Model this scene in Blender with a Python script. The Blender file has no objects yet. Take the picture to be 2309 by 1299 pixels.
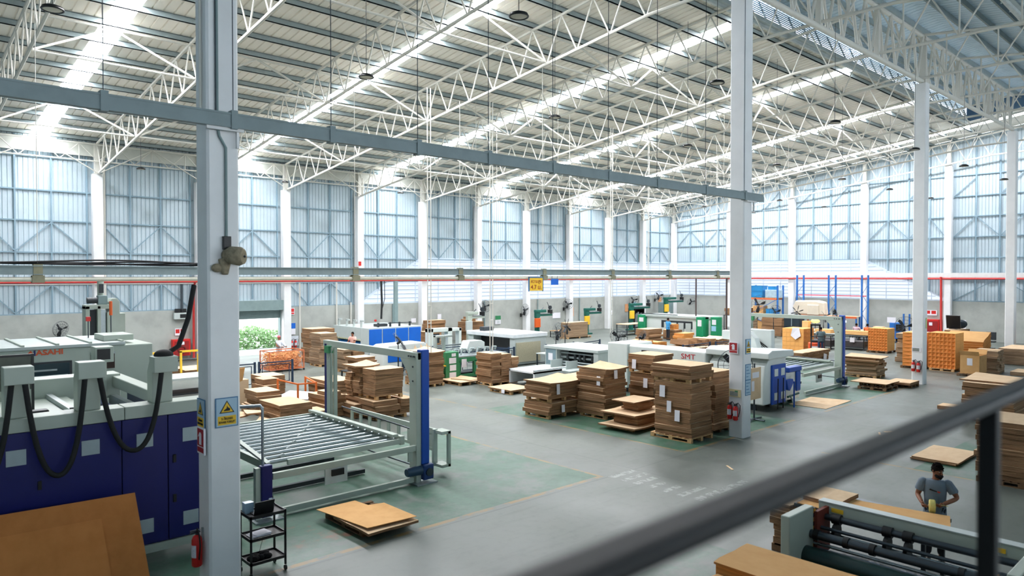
# A corrugated-board factory hall seen from a mezzanine. Units are metres.
# X runs along the long back wall (away to the right), Y towards that wall, Z up; the camera stands over the origin.
import bpy, bmesh, math, random
from mathutils import Vector, Matrix, Euler
random.seed(7)
scene = bpy.context.scene
COL = scene.collection
PI = math.pi
R = math.radians

# ------------------------------------------------------------------ helpers
def lin(c):
    o = []
    for v in c:
        v /= 255.0
        o.append(v/12.92 if v <= .04045 else ((v+.055)/1.055)**2.4)
    return (o[0], o[1], o[2], 1.0)

class MB:
    """collects shapes and links them as ONE mesh object"""
    def __init__(s): s.v = []; s.f = []; s.m = []; s.k = 0
    def add(s, vs, fs, k=None):
        n = len(s.v); s.v += [tuple(p) for p in vs]
        for f in fs: s.f.append([i+n for i in f]); s.m.append(s.k if k is None else k)
        return s
    def box(s, x0, y0, z0, x1, y1, z1, k=None):
        v = [(x0,y0,z0),(x1,y0,z0),(x1,y1,z0),(x0,y1,z0),(x0,y0,z1),(x1,y0,z1),(x1,y1,z1),(x0,y1,z1)]
        return s.add(v, [(3,2,1,0),(4,5,6,7),(0,1,5,4),(1,2,6,5),(2,3,7,6),(3,0,4,7)], k)
    def cbox(s, c, d, rz=0, rx=0, ry=0, k=None):
        M = Euler((rx, ry, rz)).to_matrix(); c = Vector(c)
        v = [c + M @ Vector((sx*d[0]/2, sy*d[1]/2, sz*d[2]/2)) for sz in (-1,1) for sx,sy in ((-1,-1),(1,-1),(1,1),(-1,1))]
        return s.add(v, [(3,2,1,0),(4,5,6,7),(0,1,5,4),(1,2,6,5),(2,3,7,6),(3,0,4,7)], k)
    def tube(s, pts, r, n=8, cap=True, k=None):
        pts = [Vector(p) for p in pts]; rr = r if isinstance(r, (list, tuple)) else [r]*len(pts)
        rings = []; up0 = None
        for i, p in enumerate(pts):
            a = pts[max(i-1,0)]; b = pts[min(i+1,len(pts)-1)]
            t = (b-a)
            t = t.normalized() if t.length > 1e-9 else Vector((0,0,1))
            if up0 is None: up0 = Vector((0,0,1)) if abs(t.z) < .9 else Vector((1,0,0))
            u = t.cross(up0)
            u = u.normalized() if u.length > 1e-6 else t.orthogonal().normalized()
            w = u.cross(t).normalized(); up0 = w
            rings.append([p + (u*math.cos(2*PI*j/n) + w*math.sin(2*PI*j/n))*rr[i] for j in range(n)])
        v = [q for g in rings for q in g]; f = []
        for i in range(len(pts)-1):
            for j in range(n): f.append((i*n+j, i*n+(j+1)%n, (i+1)*n+(j+1)%n, (i+1)*n+j))
        if cap: f += [tuple(range(n))[::-1], tuple(range((len(pts)-1)*n, len(pts)*n))]
        return s.add(v, f, k)
    def bar(s, a, b, w, h, k=None):
        """square bar from a to b, w across and h in the upright sense"""
        a = Vector(a); b = Vector(b); t = (b-a).normalized()
        up = Vector((0,0,1)) if abs(t.z) < .95 else Vector((0,1,0))
        u = t.cross(up).normalized(); q = u.cross(t).normalized()
        v = [p + u*(sx*w/2) + q*(sy*h/2) for p in (a,b) for sx,sy in ((-1,-1),(1,-1),(1,1),(-1,1))]
        return s.add(v, [(3,2,1,0),(4,5,6,7),(0,1,5,4),(1,2,6,5),(2,3,7,6),(3,0,4,7)], k)
    def prism(s, poly, axis, a, b, k=None):
        """2D outline extruded along an axis: x -> (y,z), y -> (x,z), z -> (x,y)"""
        def P(q, t): return (t,q[0],q[1]) if axis == 'x' else ((q[0],t,q[1]) if axis == 'y' else (q[0],q[1],t))
        n = len(poly); v = [P(q,a) for q in poly] + [P(q,b) for q in poly]
        f = [tuple(range(n))[::-1], tuple(range(n,2*n))] + [(i,(i+1)%n,n+(i+1)%n,n+i) for i in range(n)]
        return s.add(v, f, k)
    def ring(s, c, R0, r, axis='y', n=20, m=6, k=None, M=None):
        v = []; f = []; c = Vector(c)
        for i in range(n):
            a = 2*PI*i/n
            for j in range(m):
                b = 2*PI*j/m; rad = R0 + r*math.cos(b); h = r*math.sin(b)
                p = {'y':(rad*math.cos(a),h,rad*math.sin(a)),'x':(h,rad*math.cos(a),rad*math.sin(a)),'z':(rad*math.cos(a),rad*math.sin(a),h)}[axis]
                p = Vector(p)
                v.append(c + (M @ p if M is not None else p))
        for i in range(n):
            for j in range(m): f.append((i*m+j,((i+1)%n)*m+j,((i+1)%n)*m+(j+1)%m,i*m+(j+1)%m))
        return s.add(v, f, k)
    def sphere(s, c, r, n=12, m=8, k=None):
        rx, ry, rz = r if isinstance(r, (tuple, list)) else (r, r, r); v = []; f = []
        for i in range(m+1):
            t = PI*i/m
            for j in range(n):
                a = 2*PI*j/n; v.append((c[0]+rx*math.sin(t)*math.cos(a), c[1]+ry*math.sin(t)*math.sin(a), c[2]+rz*math.cos(t)))
        for i in range(m):
            for j in range(n): f.append((i*n+j,(i+1)*n+j,(i+1)*n+(j+1)%n,i*n+(j+1)%n))
        return s.add(v, f, k)
    def mesh(s, name, mats, smooth=False):
        me = bpy.data.meshes.new(name); me.from_pydata(s.v, [], s.f)
        if not isinstance(mats, (list, tuple)): mats = [mats]
        for m in mats: me.materials.append(m)
        for p, k in zip(me.polygons, s.m): p.material_index = min(k, len(mats)-1)
        bm = bmesh.new(); bm.from_mesh(me); bmesh.ops.recalc_face_normals(bm, faces=bm.faces); bm.to_mesh(me); bm.free()
        if smooth: me.shade_smooth()
        me.update(); return me
    def build(s, name, mats, parent=None, loc=(0,0,0), rot=(0,0,0), smooth=False, bevel=0, seg=2):
        o = bpy.data.objects.new(name, s.mesh(name, mats, smooth)); COL.objects.link(o)
        o.location = loc; o.rotation_euler = rot
        if parent is not None: o.parent = parent
        if bevel:
            b = o.modifiers.new('bevel', 'BEVEL'); b.width = bevel; b.segments = seg; b.limit_method = 'ANGLE'; b.angle_limit = R(50)
        if smooth: smooth_by_angle(o)
        return o

def smooth_by_angle(o, ang=50):
    try:
        me = o.data
        bm = bmesh.new(); bm.from_mesh(me)
        for e in bm.edges:
            if len(e.link_faces) == 2 and e.calc_face_angle(0) > R(ang): e.smooth = False
        bm.to_mesh(me); bm.free()
    except Exception: pass

def tag(o, label, cat, group=None, kind=None):
    o['label'] = label; o['category'] = cat
    if group: o['group'] = group
    if kind: o['kind'] = kind
    return o
def thing(name, label, cat, loc=(0,0,0), rz=0, group=None):
    o = bpy.data.objects.new(name, None); COL.objects.link(o); o.empty_display_size = .2
    o.location = loc; o.rotation_euler = (0,0,rz)
    return tag(o, label, cat, group)
def struct(o):
    o['kind'] = 'structure'; return o
KIDS = {}
def dup(root, loc=None, rz=None, label=None, group=None):
    """a copy of a thing with copies of its parts and sub-parts"""
    def cp(o, par):
        c = o.copy(); COL.objects.link(c)
        if par is not None: c.parent = par
        for ch in o.children: cp(ch, c)
        return c
    r = cp(root, None)
    if loc is not None: r.location = loc
    if rz is not None: r.rotation_euler = (0,0,rz)
    if label: r['label'] = label
    if group: r['group'] = group
    return r
ORD = ['','first','second','third','fourth','fifth','sixth','seventh','eighth','ninth','tenth','eleventh','twelfth','thirteenth','fourteenth','fifteenth','sixteenth','seventeenth','eighteenth','nineteenth','twentieth','twenty-first','twenty-second','twenty-third','twenty-fourth','twenty-fifth']

# ------------------------------------------------------------------ materials
class NT:
    def __init__(s, m): s.t = m.node_tree; s.n = s.t.nodes; s.l = s.t.links
    def new(s, t, **kw):
        q = s.n.new(t)
        for a, b in kw.items(): setattr(q, a, b)
        return q
    def val(s, op, a, b=None, c=None, clamp=False):
        q = s.new('ShaderNodeMath', operation=op, use_clamp=clamp)
        for i, x in enumerate((a, b, c)):
            if x is None: continue
            if isinstance(x, (int, float)): q.inputs[i].default_value = x
            else: s.l.new(x, q.inputs[i])
        return q.outputs[0]
    def mix(s, fac, a, b):
        q = s.new('ShaderNodeMix', data_type='RGBA')
        for i, x in ((0, fac), (6, a), (7, b)):
            if isinstance(x, (int, float)): q.inputs[i].default_value = x
            elif isinstance(x, tuple): q.inputs[i].default_value = x
            else: s.l.new(x, q.inputs[i])
        return q.outputs[2]
    def noise(s, vec, scale, detail=3, rough=.5, out=0):
        q = s.new('ShaderNodeTexNoise'); q.inputs['Scale'].default_value = scale; q.inputs['Detail'].default_value = detail; q.inputs['Roughness'].default_value = rough
        if vec is not None: s.l.new(vec, q.inputs['Vector'])
        return q.outputs[out]
    def ramp(s, x, a, b):
        q = s.new('ShaderNodeMapRange'); q.inputs[1].default_value = a; q.inputs[2].default_value = b; q.interpolation_type = 'SMOOTHSTEP'
        s.l.new(x, q.inputs[0]); return q.outputs[0]
    def scale(s, vec, k):
        q = s.new('ShaderNodeVectorMath', operation='MULTIPLY'); q.inputs[1].default_value = k; s.l.new(vec, q.inputs[0]); return q.outputs[0]
def base(name, rough=.5, metal=0.0, spec=.5):
    m = bpy.data.materials.new(name); m.use_nodes = True; n = NT(m); b = m.node_tree.nodes['Principled BSDF']
    b.inputs['Roughness'].default_value = rough; b.inputs['Metallic'].default_value = metal
    b.inputs['Specular IOR Level'].default_value = spec
    return m, n, b
MATS = {}
def M(name, rgb, rough=.5, metal=0.0, vary=.12, scale=3.0, dark=.75, spec=.4, bump=0):
    """plain painted / plastic / metal surface with a little blotchy wear in object space"""
    if name in MATS: return MATS[name]
    m, n, b = base(name, rough, metal, spec); c = lin(rgb)
    co = n.new('ShaderNodeTexCoord').outputs['Object']
    f = n.noise(co, scale, 4, .6)
    f = n.ramp(f, .35, .75)
    d = tuple(v*dark for v in c[:3]) + (1,)
    k = n.val('MULTIPLY', f, vary/.25 if vary < .25 else 1.0)
    n.l.new(n.mix(k, c, d), b.inputs['Base Color'])
    if bump:
        bp = n.new('ShaderNodeBump'); bp.inputs['Strength'].default_value = bump; bp.inputs['Distance'].default_value = .01
        n.l.new(n.noise(co, scale*12, 3), bp.inputs['Height']); n.l.new(bp.outputs[0], b.inputs['Normal'])
    MATS[name] = m; return m
def glow(name, rgb, strength, body=None):
    if name in MATS: return MATS[name]
    m, n, b = base(name, .4); b.inputs['Base Color'].default_value = lin(body or rgb)
    b.inputs['Emission Color'].default_value = lin(rgb); b.inputs['Emission Strength'].default_value = strength
    MATS[name] = m; return m
def board(name, rgb, rgb2, layers=None):
    """kraft board: faint fibre mottling; the cut edges (layers) show the sheets as fine level streaks"""
    if name in MATS: return MATS[name]
    m, n, b = base(name, .85, 0, .2)
    co = n.new('ShaderNodeTexCoord').outputs['Object']
    inf = n.new('ShaderNodeObjectInfo').outputs['Random']
    if layers:
        off = n.new('ShaderNodeVectorMath', operation='ADD'); cmb = n.new('ShaderNodeCombineXYZ'); n.l.new(n.val('MULTIPLY', inf, 50.0), cmb.inputs[0])
        n.l.new(cmb.outputs[0], cmb.inputs[1]) if False else None
        n.l.new(co, off.inputs[0]); n.l.new(cmb.outputs[0], off.inputs[1])
        f = n.noise(n.scale(off.outputs[0], (1.2, 1.2, layers)), 1.0, 3, .6)
        f = n.ramp(f, .32, .68)
    else:
        f = n.ramp(n.noise(co, 3.0, 4, .6), .3, .8)
    c = n.mix(f, lin(rgb), lin(rgb2))
    h = n.new('ShaderNodeHueSaturation'); n.l.new(n.val('MULTIPLY_ADD', inf, .22, .89), h.inputs['Value']); n.l.new(c, h.inputs['Color'])
    n.l.new(h.outputs[0], b.inputs['Base Color'])
    MATS[name] = m; return m

WHITE = M('white_paint', (232,233,233), .55, vary=.10, scale=1.3, dark=.82)
STEELW = M('cream_white_steel', (214,212,203), .5, vary=.08, dark=.85)
CREAM = M('cream_machine_paint', (172,182,170), .4, vary=.08, scale=1.5)
PALE = M('pale_machine_paint', (182,191,188), .4, vary=.06)
NAVY = M('dark_blue_paint', (12,20,92), .38, vary=.06)
BLUE = M('blue_paint', (20,76,172), .4, vary=.06)
BRIGHTBLUE = M('bright_blue_paint', (20,98,196), .4, vary=.06)
GREEN = M('green_paint', (52,128,84), .45, vary=.1)
DGREEN = M('dark_green_paint', (18,92,80), .45, vary=.08)
TEALG = M('teal_grey_paint', (126,146,146), .5, vary=.12)
PURLIN = M('grey_purlin_steel', (150,164,166), .55, vary=.1)
DARK = M('dark_grey_plastic', (44,50,54), .5, vary=.05)
BLACK = M('black_paint', (18,20,22), .4, vary=.03)
RUBBER = M('black_rubber', (22,24,24), .75, vary=.05)
STEEL = M('galvanised_steel', (168,178,180), .35, .65, vary=.15, scale=6)
CHROME = M('polished_roller_steel', (190,200,204), .22, .9, vary=.08)
DSTEEL = M('dark_steel', (70,78,84), .35, .7, vary=.15)
RED = M('red_paint', (196,34,30), .4, vary=.08)
ORANGE = M('orange_paint', (214,92,34), .5, vary=.1)
YELLOW = M('yellow_paint', (236,190,50), .5, vary=.08)
PAPER = M('white_paper', (232,230,236), .8, vary=.05)
CABLE = M('black_cable', (20,22,24), .6, vary=.02)
CONC = M('concrete_dado', (170,174,168), .85, vary=.24, scale=1.1, dark=.80, bump=.15)
WOOD = M('pallet_wood', (200,160,112), .8, vary=.24, scale=7, dark=.6)
DWOOD = M('old_pallet_wood', (122,92,64), .85, vary=.24, scale=7, dark=.6)
KRAFT = board('kraft_face', (214,187,153), (202,171,136))
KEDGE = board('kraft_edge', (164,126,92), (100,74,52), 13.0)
KRAFTO = board('orange_kraft_face', (214,168,112), (204,156,100))
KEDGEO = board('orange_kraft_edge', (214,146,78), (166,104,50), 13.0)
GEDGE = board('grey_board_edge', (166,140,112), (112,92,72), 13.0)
SKIN = M('skin', (150,98,72), .55, vary=.06)
HAIR = M('black_hair', (20,16,14), .9, vary=.05, spec=.1)
# ------------------------------------------------------------------ the hall
X0, BAY, YW, YR, XE = 9.68, 5.4, 44.0, 11.66, 63.68        # first wall column, bay, back column row, ridge column row, end column row
SL = .1245
def roofz(y): return 12.45 + SL*(44-y) if y >= YR else 12.45 + SL*(44-YR) - SL*(YR-y)
def colx(i): return X0 + BAY*i
WX0, WX1 = -6.0, 64.2
WY = 44.35                                                   # inner face of the back wall sheeting
WXE = 64.05                                                  # inner face of the end wall sheeting

# floor: ground concrete with worn green bays and yellow lines painted on it
def floor_material():
    m, n, b = base('painted_concrete_floor', .42, 0, .45)
    pos = n.new('ShaderNodeNewGeometry').outputs['Position']
    sp = n.new('ShaderNodeSeparateXYZ'); n.l.new(pos, sp.inputs[0]); x, y = sp.outputs[0], sp.outputs[1]
    big = n.noise(pos, .35, 5, .6); fine = n.noise(pos, 5.0, 6, .65)
    streak = n.noise(n.scale(pos, (.35, 3.2, 1)), 1.2, 4, .6)
    c = n.mix(n.ramp(big, .3, .72), lin((90,97,91)), lin((107,113,106)))
    c = n.mix(n.val('MULTIPLY', n.ramp(fine, .45, .8), .35), c, lin((71,78,74)))
    c = n.mix(n.val('MULTIPLY', n.ramp(streak, .52, .8), .45), c, lin((76,84,79)))
    def rect(x0, y0, x1, y1):
        q = n.val('MULTIPLY', n.val('GREATER_THAN', x, x0), n.val('LESS_THAN', x, x1))
        return n.val('MULTIPLY', q, n.val('MULTIPLY', n.val('GREATER_THAN', y, y0), n.val('LESS_THAN', y, y1)))
    def union(rs):
        q = rect(*rs[0])
        for r in rs[1:]: q = n.val('MAXIMUM', q, rect(*r))
        return q
    wear = n.noise(pos, .55, 6, .68)
    gm = n.val('MULTIPLY', union([(2.0,11.75,13.75,19.4),(17.5,11.75,24.2,20.6),(26.5,11.75,37.5,20.0),(20.35,-2.0,30.0,6.6),(22.0,33.0,34.0,36.5),(5.0,2.0,11.8,7.4)]), n.ramp(wear, .34, .56))
    g = n.mix(n.ramp(fine, .3, .8), lin((54,100,77)), lin((36,80,60)))
    c = n.mix(n.val('MULTIPLY', gm, .85), c, g)
    ywear = n.ramp(n.noise(pos, 1.7, 5, .7), .40, .56)
    ym = union([(2.0,11.62,13.8,11.75),(17.5,11.62,24.2,11.75),(26.5,11.55,37.5,11.68),(13.72,11.62,13.82,24.0),(17.42,11.62,17.52,30.0),(20.28,-2.0,20.38,9.0),(14.6,24.0,17.0,24.1)])
    c = n.mix(n.val('MULTIPLY', n.val('MULTIPLY', ym, ywear), .8), c, lin((140,112,60)))
    jm = union([(-6,11.50,64,11.55),(14.92,2,14.96,44),(-6,8.0,64,8.03),(25.0,2,25.03,44),(35.8,2,35.83,44),(-6,20.0,64,20.03),(-6,28.1,64,28.13)])
    c = n.mix(n.val('MULTIPLY', jm, .6), c, lin((74,80,78)))
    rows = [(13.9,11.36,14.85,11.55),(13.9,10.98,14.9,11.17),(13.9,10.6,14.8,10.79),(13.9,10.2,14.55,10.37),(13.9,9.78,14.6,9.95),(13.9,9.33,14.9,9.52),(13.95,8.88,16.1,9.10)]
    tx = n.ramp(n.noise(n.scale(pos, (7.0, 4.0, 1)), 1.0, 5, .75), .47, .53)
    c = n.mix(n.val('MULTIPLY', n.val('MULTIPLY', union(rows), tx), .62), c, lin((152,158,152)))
    rm = n.val('MULTIPLY', rect(5.4,12.3,8.4,13.9), n.ramp(n.noise(pos, 1.1, 4, .6), .5, .66))
    c = n.mix(n.val('MULTIPLY', rm, .55), c, lin((150,74,60)))
    n.l.new(c, b.inputs['Base Color'])
    n.l.new(n.val('MULTIPLY_ADD', n.ramp(big, .3, .7), .2, .34), b.inputs['Roughness'])
    bp = n.new('ShaderNodeBump'); bp.inputs['Strength'].default_value = .12; bp.inputs['Distance'].default_value = .004
    n.l.new(fine, bp.inputs['Height']); n.l.new(bp.outputs[0], b.inputs['Normal'])
    return m
struct(MB().box(-8, -18, -.3, 64.6, 44.7, 0).build('floor', floor_material()))

# roof sheeting: real ribs along the slope
def ribbed(mb, u0, u1, pitch, rib, depth, P, vfun):
    """P(u, v, d) -> point; vfun(u) -> list of (v0, v1) spans. Ribs stand d above the pan."""
    u = u0
    while u < u1 - 1e-6:
        prof = [(u,0),(u+pitch-rib,0),(u+pitch-rib*.75,depth),(u+pitch-rib*.25,depth),(u+pitch,0)]
        for (a, da), (b, db) in zip(prof, prof[1:]):
            for (va0, va1), (vb0, vb1) in zip(vfun(a), vfun(b)):
                if va1-va0 < .01 and vb1-vb0 < .01: continue
                mb.add([P(a,va0,da),P(b,vb0,db),P(b,vb1,db),P(a,va1,da)], [(0,1,2,3)])
        u += pitch
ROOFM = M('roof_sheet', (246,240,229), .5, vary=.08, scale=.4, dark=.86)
ROOFB = M('roof_sheet_sky_tinted', (216,236,250), .5, vary=.12, scale=.4, dark=.86)  # blue cast of the vent's sky light put into the sheet colour
SKYX = [7.15, 17.8, 28.2, 39.1, 49.6, 60.4]; SKW = .38
YM0, YM1 = 15.6, 7.7                                         # edges of the raised ridge vent
XM1 = 58.2                                                   # the vent stops one bay before the end wall
def roof_part(ya, yb, xa, xb, holes):
    mb = MB()
    xs = [xa]
    for c in holes:
        if xa < c-SKW and c+SKW < xb: xs += [c-SKW, c+SKW]
    xs.append(xb)
    for a, b in zip(xs[0::2], xs[1::2]):
        k = max(1, round((b-a)/.36)); p = (b-a)/k
        ribbed(mb, a, b, p, .075, .045, lambda u,v,d: (u, v, roofz(v)+.12+d), lambda u: [(ya, yb)])
    return mb
rf = roof_part(YM0, 44.6, WX0-2, WX1+.4, SKYX).build('ceiling', ROOFM); struct(rf)
rf2 = roof_part(YR, YM0, XM1, WX1+.4, SKYX).build('ceiling_end_bay', ROOFM); struct(rf2)
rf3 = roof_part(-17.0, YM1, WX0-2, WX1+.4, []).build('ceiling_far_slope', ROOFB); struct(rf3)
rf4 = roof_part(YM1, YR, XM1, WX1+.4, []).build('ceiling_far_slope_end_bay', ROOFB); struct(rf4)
SKYM = glow('skylight_sheet_lit_by_sky', (250,250,255), 26.0)
for i, c in enumerate(SKYX):
    mb = MB(); y0 = YM0 if c < XM1 else YR
    n = 7
    for j in range(n):
        a = c-SKW-.03 + (2*SKW+.06)*j/n; b = c-SKW-.03 + (2*SKW+.06)*(j+1)/n; h = .03 if j % 2 else 0
        mb.add([(a,y0,roofz(y0)+.13+h),(b,y0,roofz(y0)+.13+h),(b,44.5,roofz(44.5)+.13+h),(a,44.5,roofz(44.5)+.13+h)], [(0,1,2,3)])
    o = mb.build('window_%d' % (i+1), SKYM); struct(o); o['label'] = 'long glowing skylight strip running up the roof slope, %s from the left' % ORD[i+1]

# purlins
k = 0
y = 43.9
while y > 14.9:
    mb = MB(); z = roofz(y)
    mb.box(WX0-1.5, y-.035, z-.10, WX1, y+.035, z+.10); mb.box(WX0-1.5, y-.035, z-.10, WX1, y+.06, z-.085); mb.box(WX0-1.5, y-.035, z+.085, WX1, y+.06, z+.11)
    k += 1
    tag(mb.build('roof_purlin', PURLIN), 'grey steel purlin under the roof, %s up from the back wall' % ORD[k], 'purlin', 'purlins of the main roof slope')
    y -= 1.632
k = 0
y = 6.9
while y > -6:
    mb = MB(); z = roofz(y); k += 1
    mb.box(WX0-1.5, y-.035, z-.10, WX1, y+.035, z+.10); mb.box(WX0-1.5, y-.035, z-.10, WX1, y+.06, z-.085)
    tag(mb.build('roof_purlin', PURLIN), 'grey purlin of the bluish far slope, %s down from the ridge vent' % ORD[k], 'purlin', 'purlins of the slope beyond the ridge')
    y -= 1.632

# raised ridge vent: sill, slatted sides, bracket posts, its own little roof
VT = .75
FLASH = M('vent_flashing', (186,196,196), .5, vary=.15); VBLUE = M('vent_blue_grey', (96,128,158), .5, vary=.15)
vent = thing('ridge_vent', 'raised bluish ridge vent above the ridge truss, open slatted sides', 'roof vent', (28, YR, 16.2))
def vpart(name, mb, mat): return mb.build(name, mat, vent, loc=(-28, -YR, -16.2))
VX0, VX1 = WX0-2, XM1
mb = MB(); ribbed(mb, VX0, VX1, .36, .075, .045, lambda u,v,d: (u, v, roofz(v)+VT+.25+d), lambda u: [(YR, YM0+.6)])
ribbed(mb, VX0, VX1, .36, .075, .045, lambda u,v,d: (u, v, roofz(v)+VT+.25+d), lambda u: [(YM1-.6, YR)])
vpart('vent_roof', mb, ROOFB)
for yy, s in ((YM0, 1), (YM1, -1)):
    mb = MB(); z = roofz(yy); mb.box(VX0, yy-.06, z-.12, VX1, yy+.06, z+.30); mb.box(VX0, yy-.22, z+.02, VX1, yy-.06, z+.05); vpart('vent_sill', mb, FLASH)
    mb = MB()
    for q in range(8): mb.cbox(((VX0+VX1)/2, yy, z+.32+q*.085), (VX1-VX0, .02, .15), rx=R(-42)*s)
    vpart('vent_slats', mb, VBLUE)
    xx = 14.0
    while xx < VX1:
        mb = MB(); mb.bar((xx, yy-.3*s, z+.1), (xx, yy+.05*s, z+VT+.2), .05, .06); vpart('bracket', mb, FLASH); xx += 1.35
mb = MB()
for q in (VX0, VX1): mb.prism([(YM0,roofz(YM0)),(YM0,roofz(YM0)+VT+.3),(YR,roofz(YR)+VT+.3),(YM1,roofz(YM1)+VT+.3),(YM1,roofz(YM1)),(YR,roofz(YR)+.1)], 'x', q-.02, q+.02)
vpart('end_plate', mb, VBLUE)
for yy in (14.6, 13.5, 12.4, 10.9, 9.8, 8.7):
    mb = MB(); mb.box(VX0, yy-.04, roofz(yy)+VT-.03, VX1, yy+.04, roofz(yy)+VT+.22); vpart('vent_purlin', mb, PURLIN)

# ------------------------------------------------------------------ sheet walls
SHEET = M('wall_sheet', (184,200,208), .5, vary=.16, scale=.8, dark=.86)
GIRT = M('wall_girt', (132,158,172), .5, vary=.1)
DOORX0, DOORX1, DOORZ = 16.6, 20.18, 3.49
GZ = [3.05, 4.63, 6.29, 7.96, 9.56, 11.3]
LX0, LX1, LTOP = 25.88, 31.28, 6.38
def back_low(u):
    if DOORX0 < u < DOORX1: return DOORZ
    if u < LX0: return 3.03
    if u < LX1: return 3.03 + (LTOP-3.03)*(u-LX0)/(LX1-LX0)
    return LTOP
mb = MB(); ribbed(mb, WX0, WXE+.1, .225, .06, .04, lambda u,v,d: (u, WY+d, v), lambda u: [(back_low(u), 12.55)])
struct(mb.build('wall_back', SHEET))
EY0, EY1 = 18.22, 24.62
def end_low(u):
    if u > EY1: return LTOP+.08
    if u > EY0: return 3.03 + (LTOP+.05-3.03)*(u-EY0)/(EY1-EY0)
    return 3.03
mb = MB(); ribbed(mb, -17.0, WY, .225, .06, .04, lambda u,v,d: (WXE+d, u, v), lambda u: [(end_low(u), roofz(u)+.1)])
struct(mb.build('wall_right', SHEET))
mb = MB(); mb.box(WX0, WY-.1, 0, DOORX0, WY+.25, 3.03); mb.box(DOORX1, WY-.1, 0, WXE+.3, WY+.25, 3.03)
struct(mb.build('wall_back_dado', CONC))
struct(MB().box(WXE-.1, -9, 0, WXE+.25, WY-.1, 3.03).build('wall_right_dado', CONC))
# left side wall, out of the frame, closes the hall beside the big machine
mb = MB(); ribbed(mb, -17.0, WY, .3, .06, .04, lambda u,v,d: (WX0-d, u, v), lambda u: [(0, roofz(u)+.1)]); struct(mb.build('wall_left', SHEET))
mb = MB(); ribbed(mb, WX0, WXE, .3, .06, .04, lambda u,v,d: (u, -17.0-d, v), lambda u: [(0, 3.6), (8.8, 12.9)]); struct(mb.build('wall_front_light_baffle', SHEET))  # added unseen wall, its open band shaped to steer light from behind

# girts, posts and zig-zag bracing of the sheet walls: one frame per bay
def bay_frame(label, P, w, posts, rows, diag, group):
    root = thing('wall_frame', label, 'wall framing', P(w/2, rows[0][0], 0), 0, group); L = root.location
    def put(name, mb): 
        mb.v = [tuple(Vector(q)-L) for q in mb.v]; mb.build(name, GIRT, root)
    for z0, z1 in rows:
        mb = MB(); mb.bar(P(0,z0,.05), P(w,z1,.05), .09, .07); put('girt', mb)
    for q, a, b in posts:
        mb = MB(); mb.bar(P(q,a,.06), P(q,b,.06), .08, .10); put('post', mb)
    for (ua, za), (ub, zb) in diag:
        mb = MB(); mb.bar(P(ua,za,.09), P(ub,zb,.09), .05, .05); put('diagonal', mb)
for i in range(-1, 10):
    x = colx(i) + .27; w = BAY - .54
    P = lambda u, z, d, x=x: (x+u, WY-d, z)
    lv = i >= 4
    q = [1.43, 3.03, 4.68]
    rows = [(z, z) for z in GZ if z > (6 if lv else (0 if i not in (1,) else 4))]
    posts = [(a, LTOP if lv else (3.05 if i != 1 else 3.6), 12.4) for a in q]
    if i == 3:
        rows = [(z, z) for z in GZ if z > 4]; posts = [(a, 3.05+(LTOP-3.05)*(a+.27)/BAY, 12.4) for a in q]
    dg = [((0,7.9),(q[0],6.35)),((q[0],6.35),(q[1],7.9)),((q[1],7.9),(q[2],6.35))]
    if not lv and i != 1: dg += [((0,4.6),(q[0],3.1)),((q[0],3.1),(q[1],4.6)),((q[1],4.6),(q[2],3.1))] if i < 3 else []
    bay_frame('pale blue girts and zigzag bracing on the back wall, %s bay from the left' % ORD[i+2], P, w, posts, rows, dg, 'framing of the back wall')
ECOL = [37.45, 31.04, 24.62, 18.22, 11.82]
eys = [44.0] + ECOL + [5.4]
for i in range(6):
    ya, yb = eys[i]-.27, eys[i+1]+.27; w = ya-yb; q = [w*.26, w*.53, w*.8]
    P = lambda u, z, d, ya=ya: (WXE-d, ya-u, z)
    rows = [(z, z) for z in (6.47, 8.1, 9.7, 11.29, 12.92) if z < roofz(ya)-.6]
    if i >= 3: rows += [(4.75, 4.75), (3.08, 3.08)]
    lo = 6.47 if i < 3 else 3.1
    posts = [(a, (lo if i != 3 else 3.05+(LTOP-3.03)*(1-(a+.27)/6.4)), roofz(ya-a)-.1) for a in q]
    if i == 3: rows = [r for r in rows if r[0] > 6]
    dg = [((0,8.1),(q[0],9.7)),((q[0],9.7),(q[1],8.1)),((q[1],8.1),(q[2],9.7)),((q[2],9.7),(w,8.1)), ((0,11.29),(q[0],12.7)),((q[1],11.29),(q[2],12.9))]
    if i >= 4: dg += [((0,3.1),(q[1],4.9)),((q[1],4.9),(w,3.1))]
    bay_frame('pale blue girts and zigzag bracing on the end wall, %s bay from the corner' % ORD[i+1], P, w, posts, rows, dg, 'framing of the end wall')

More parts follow.
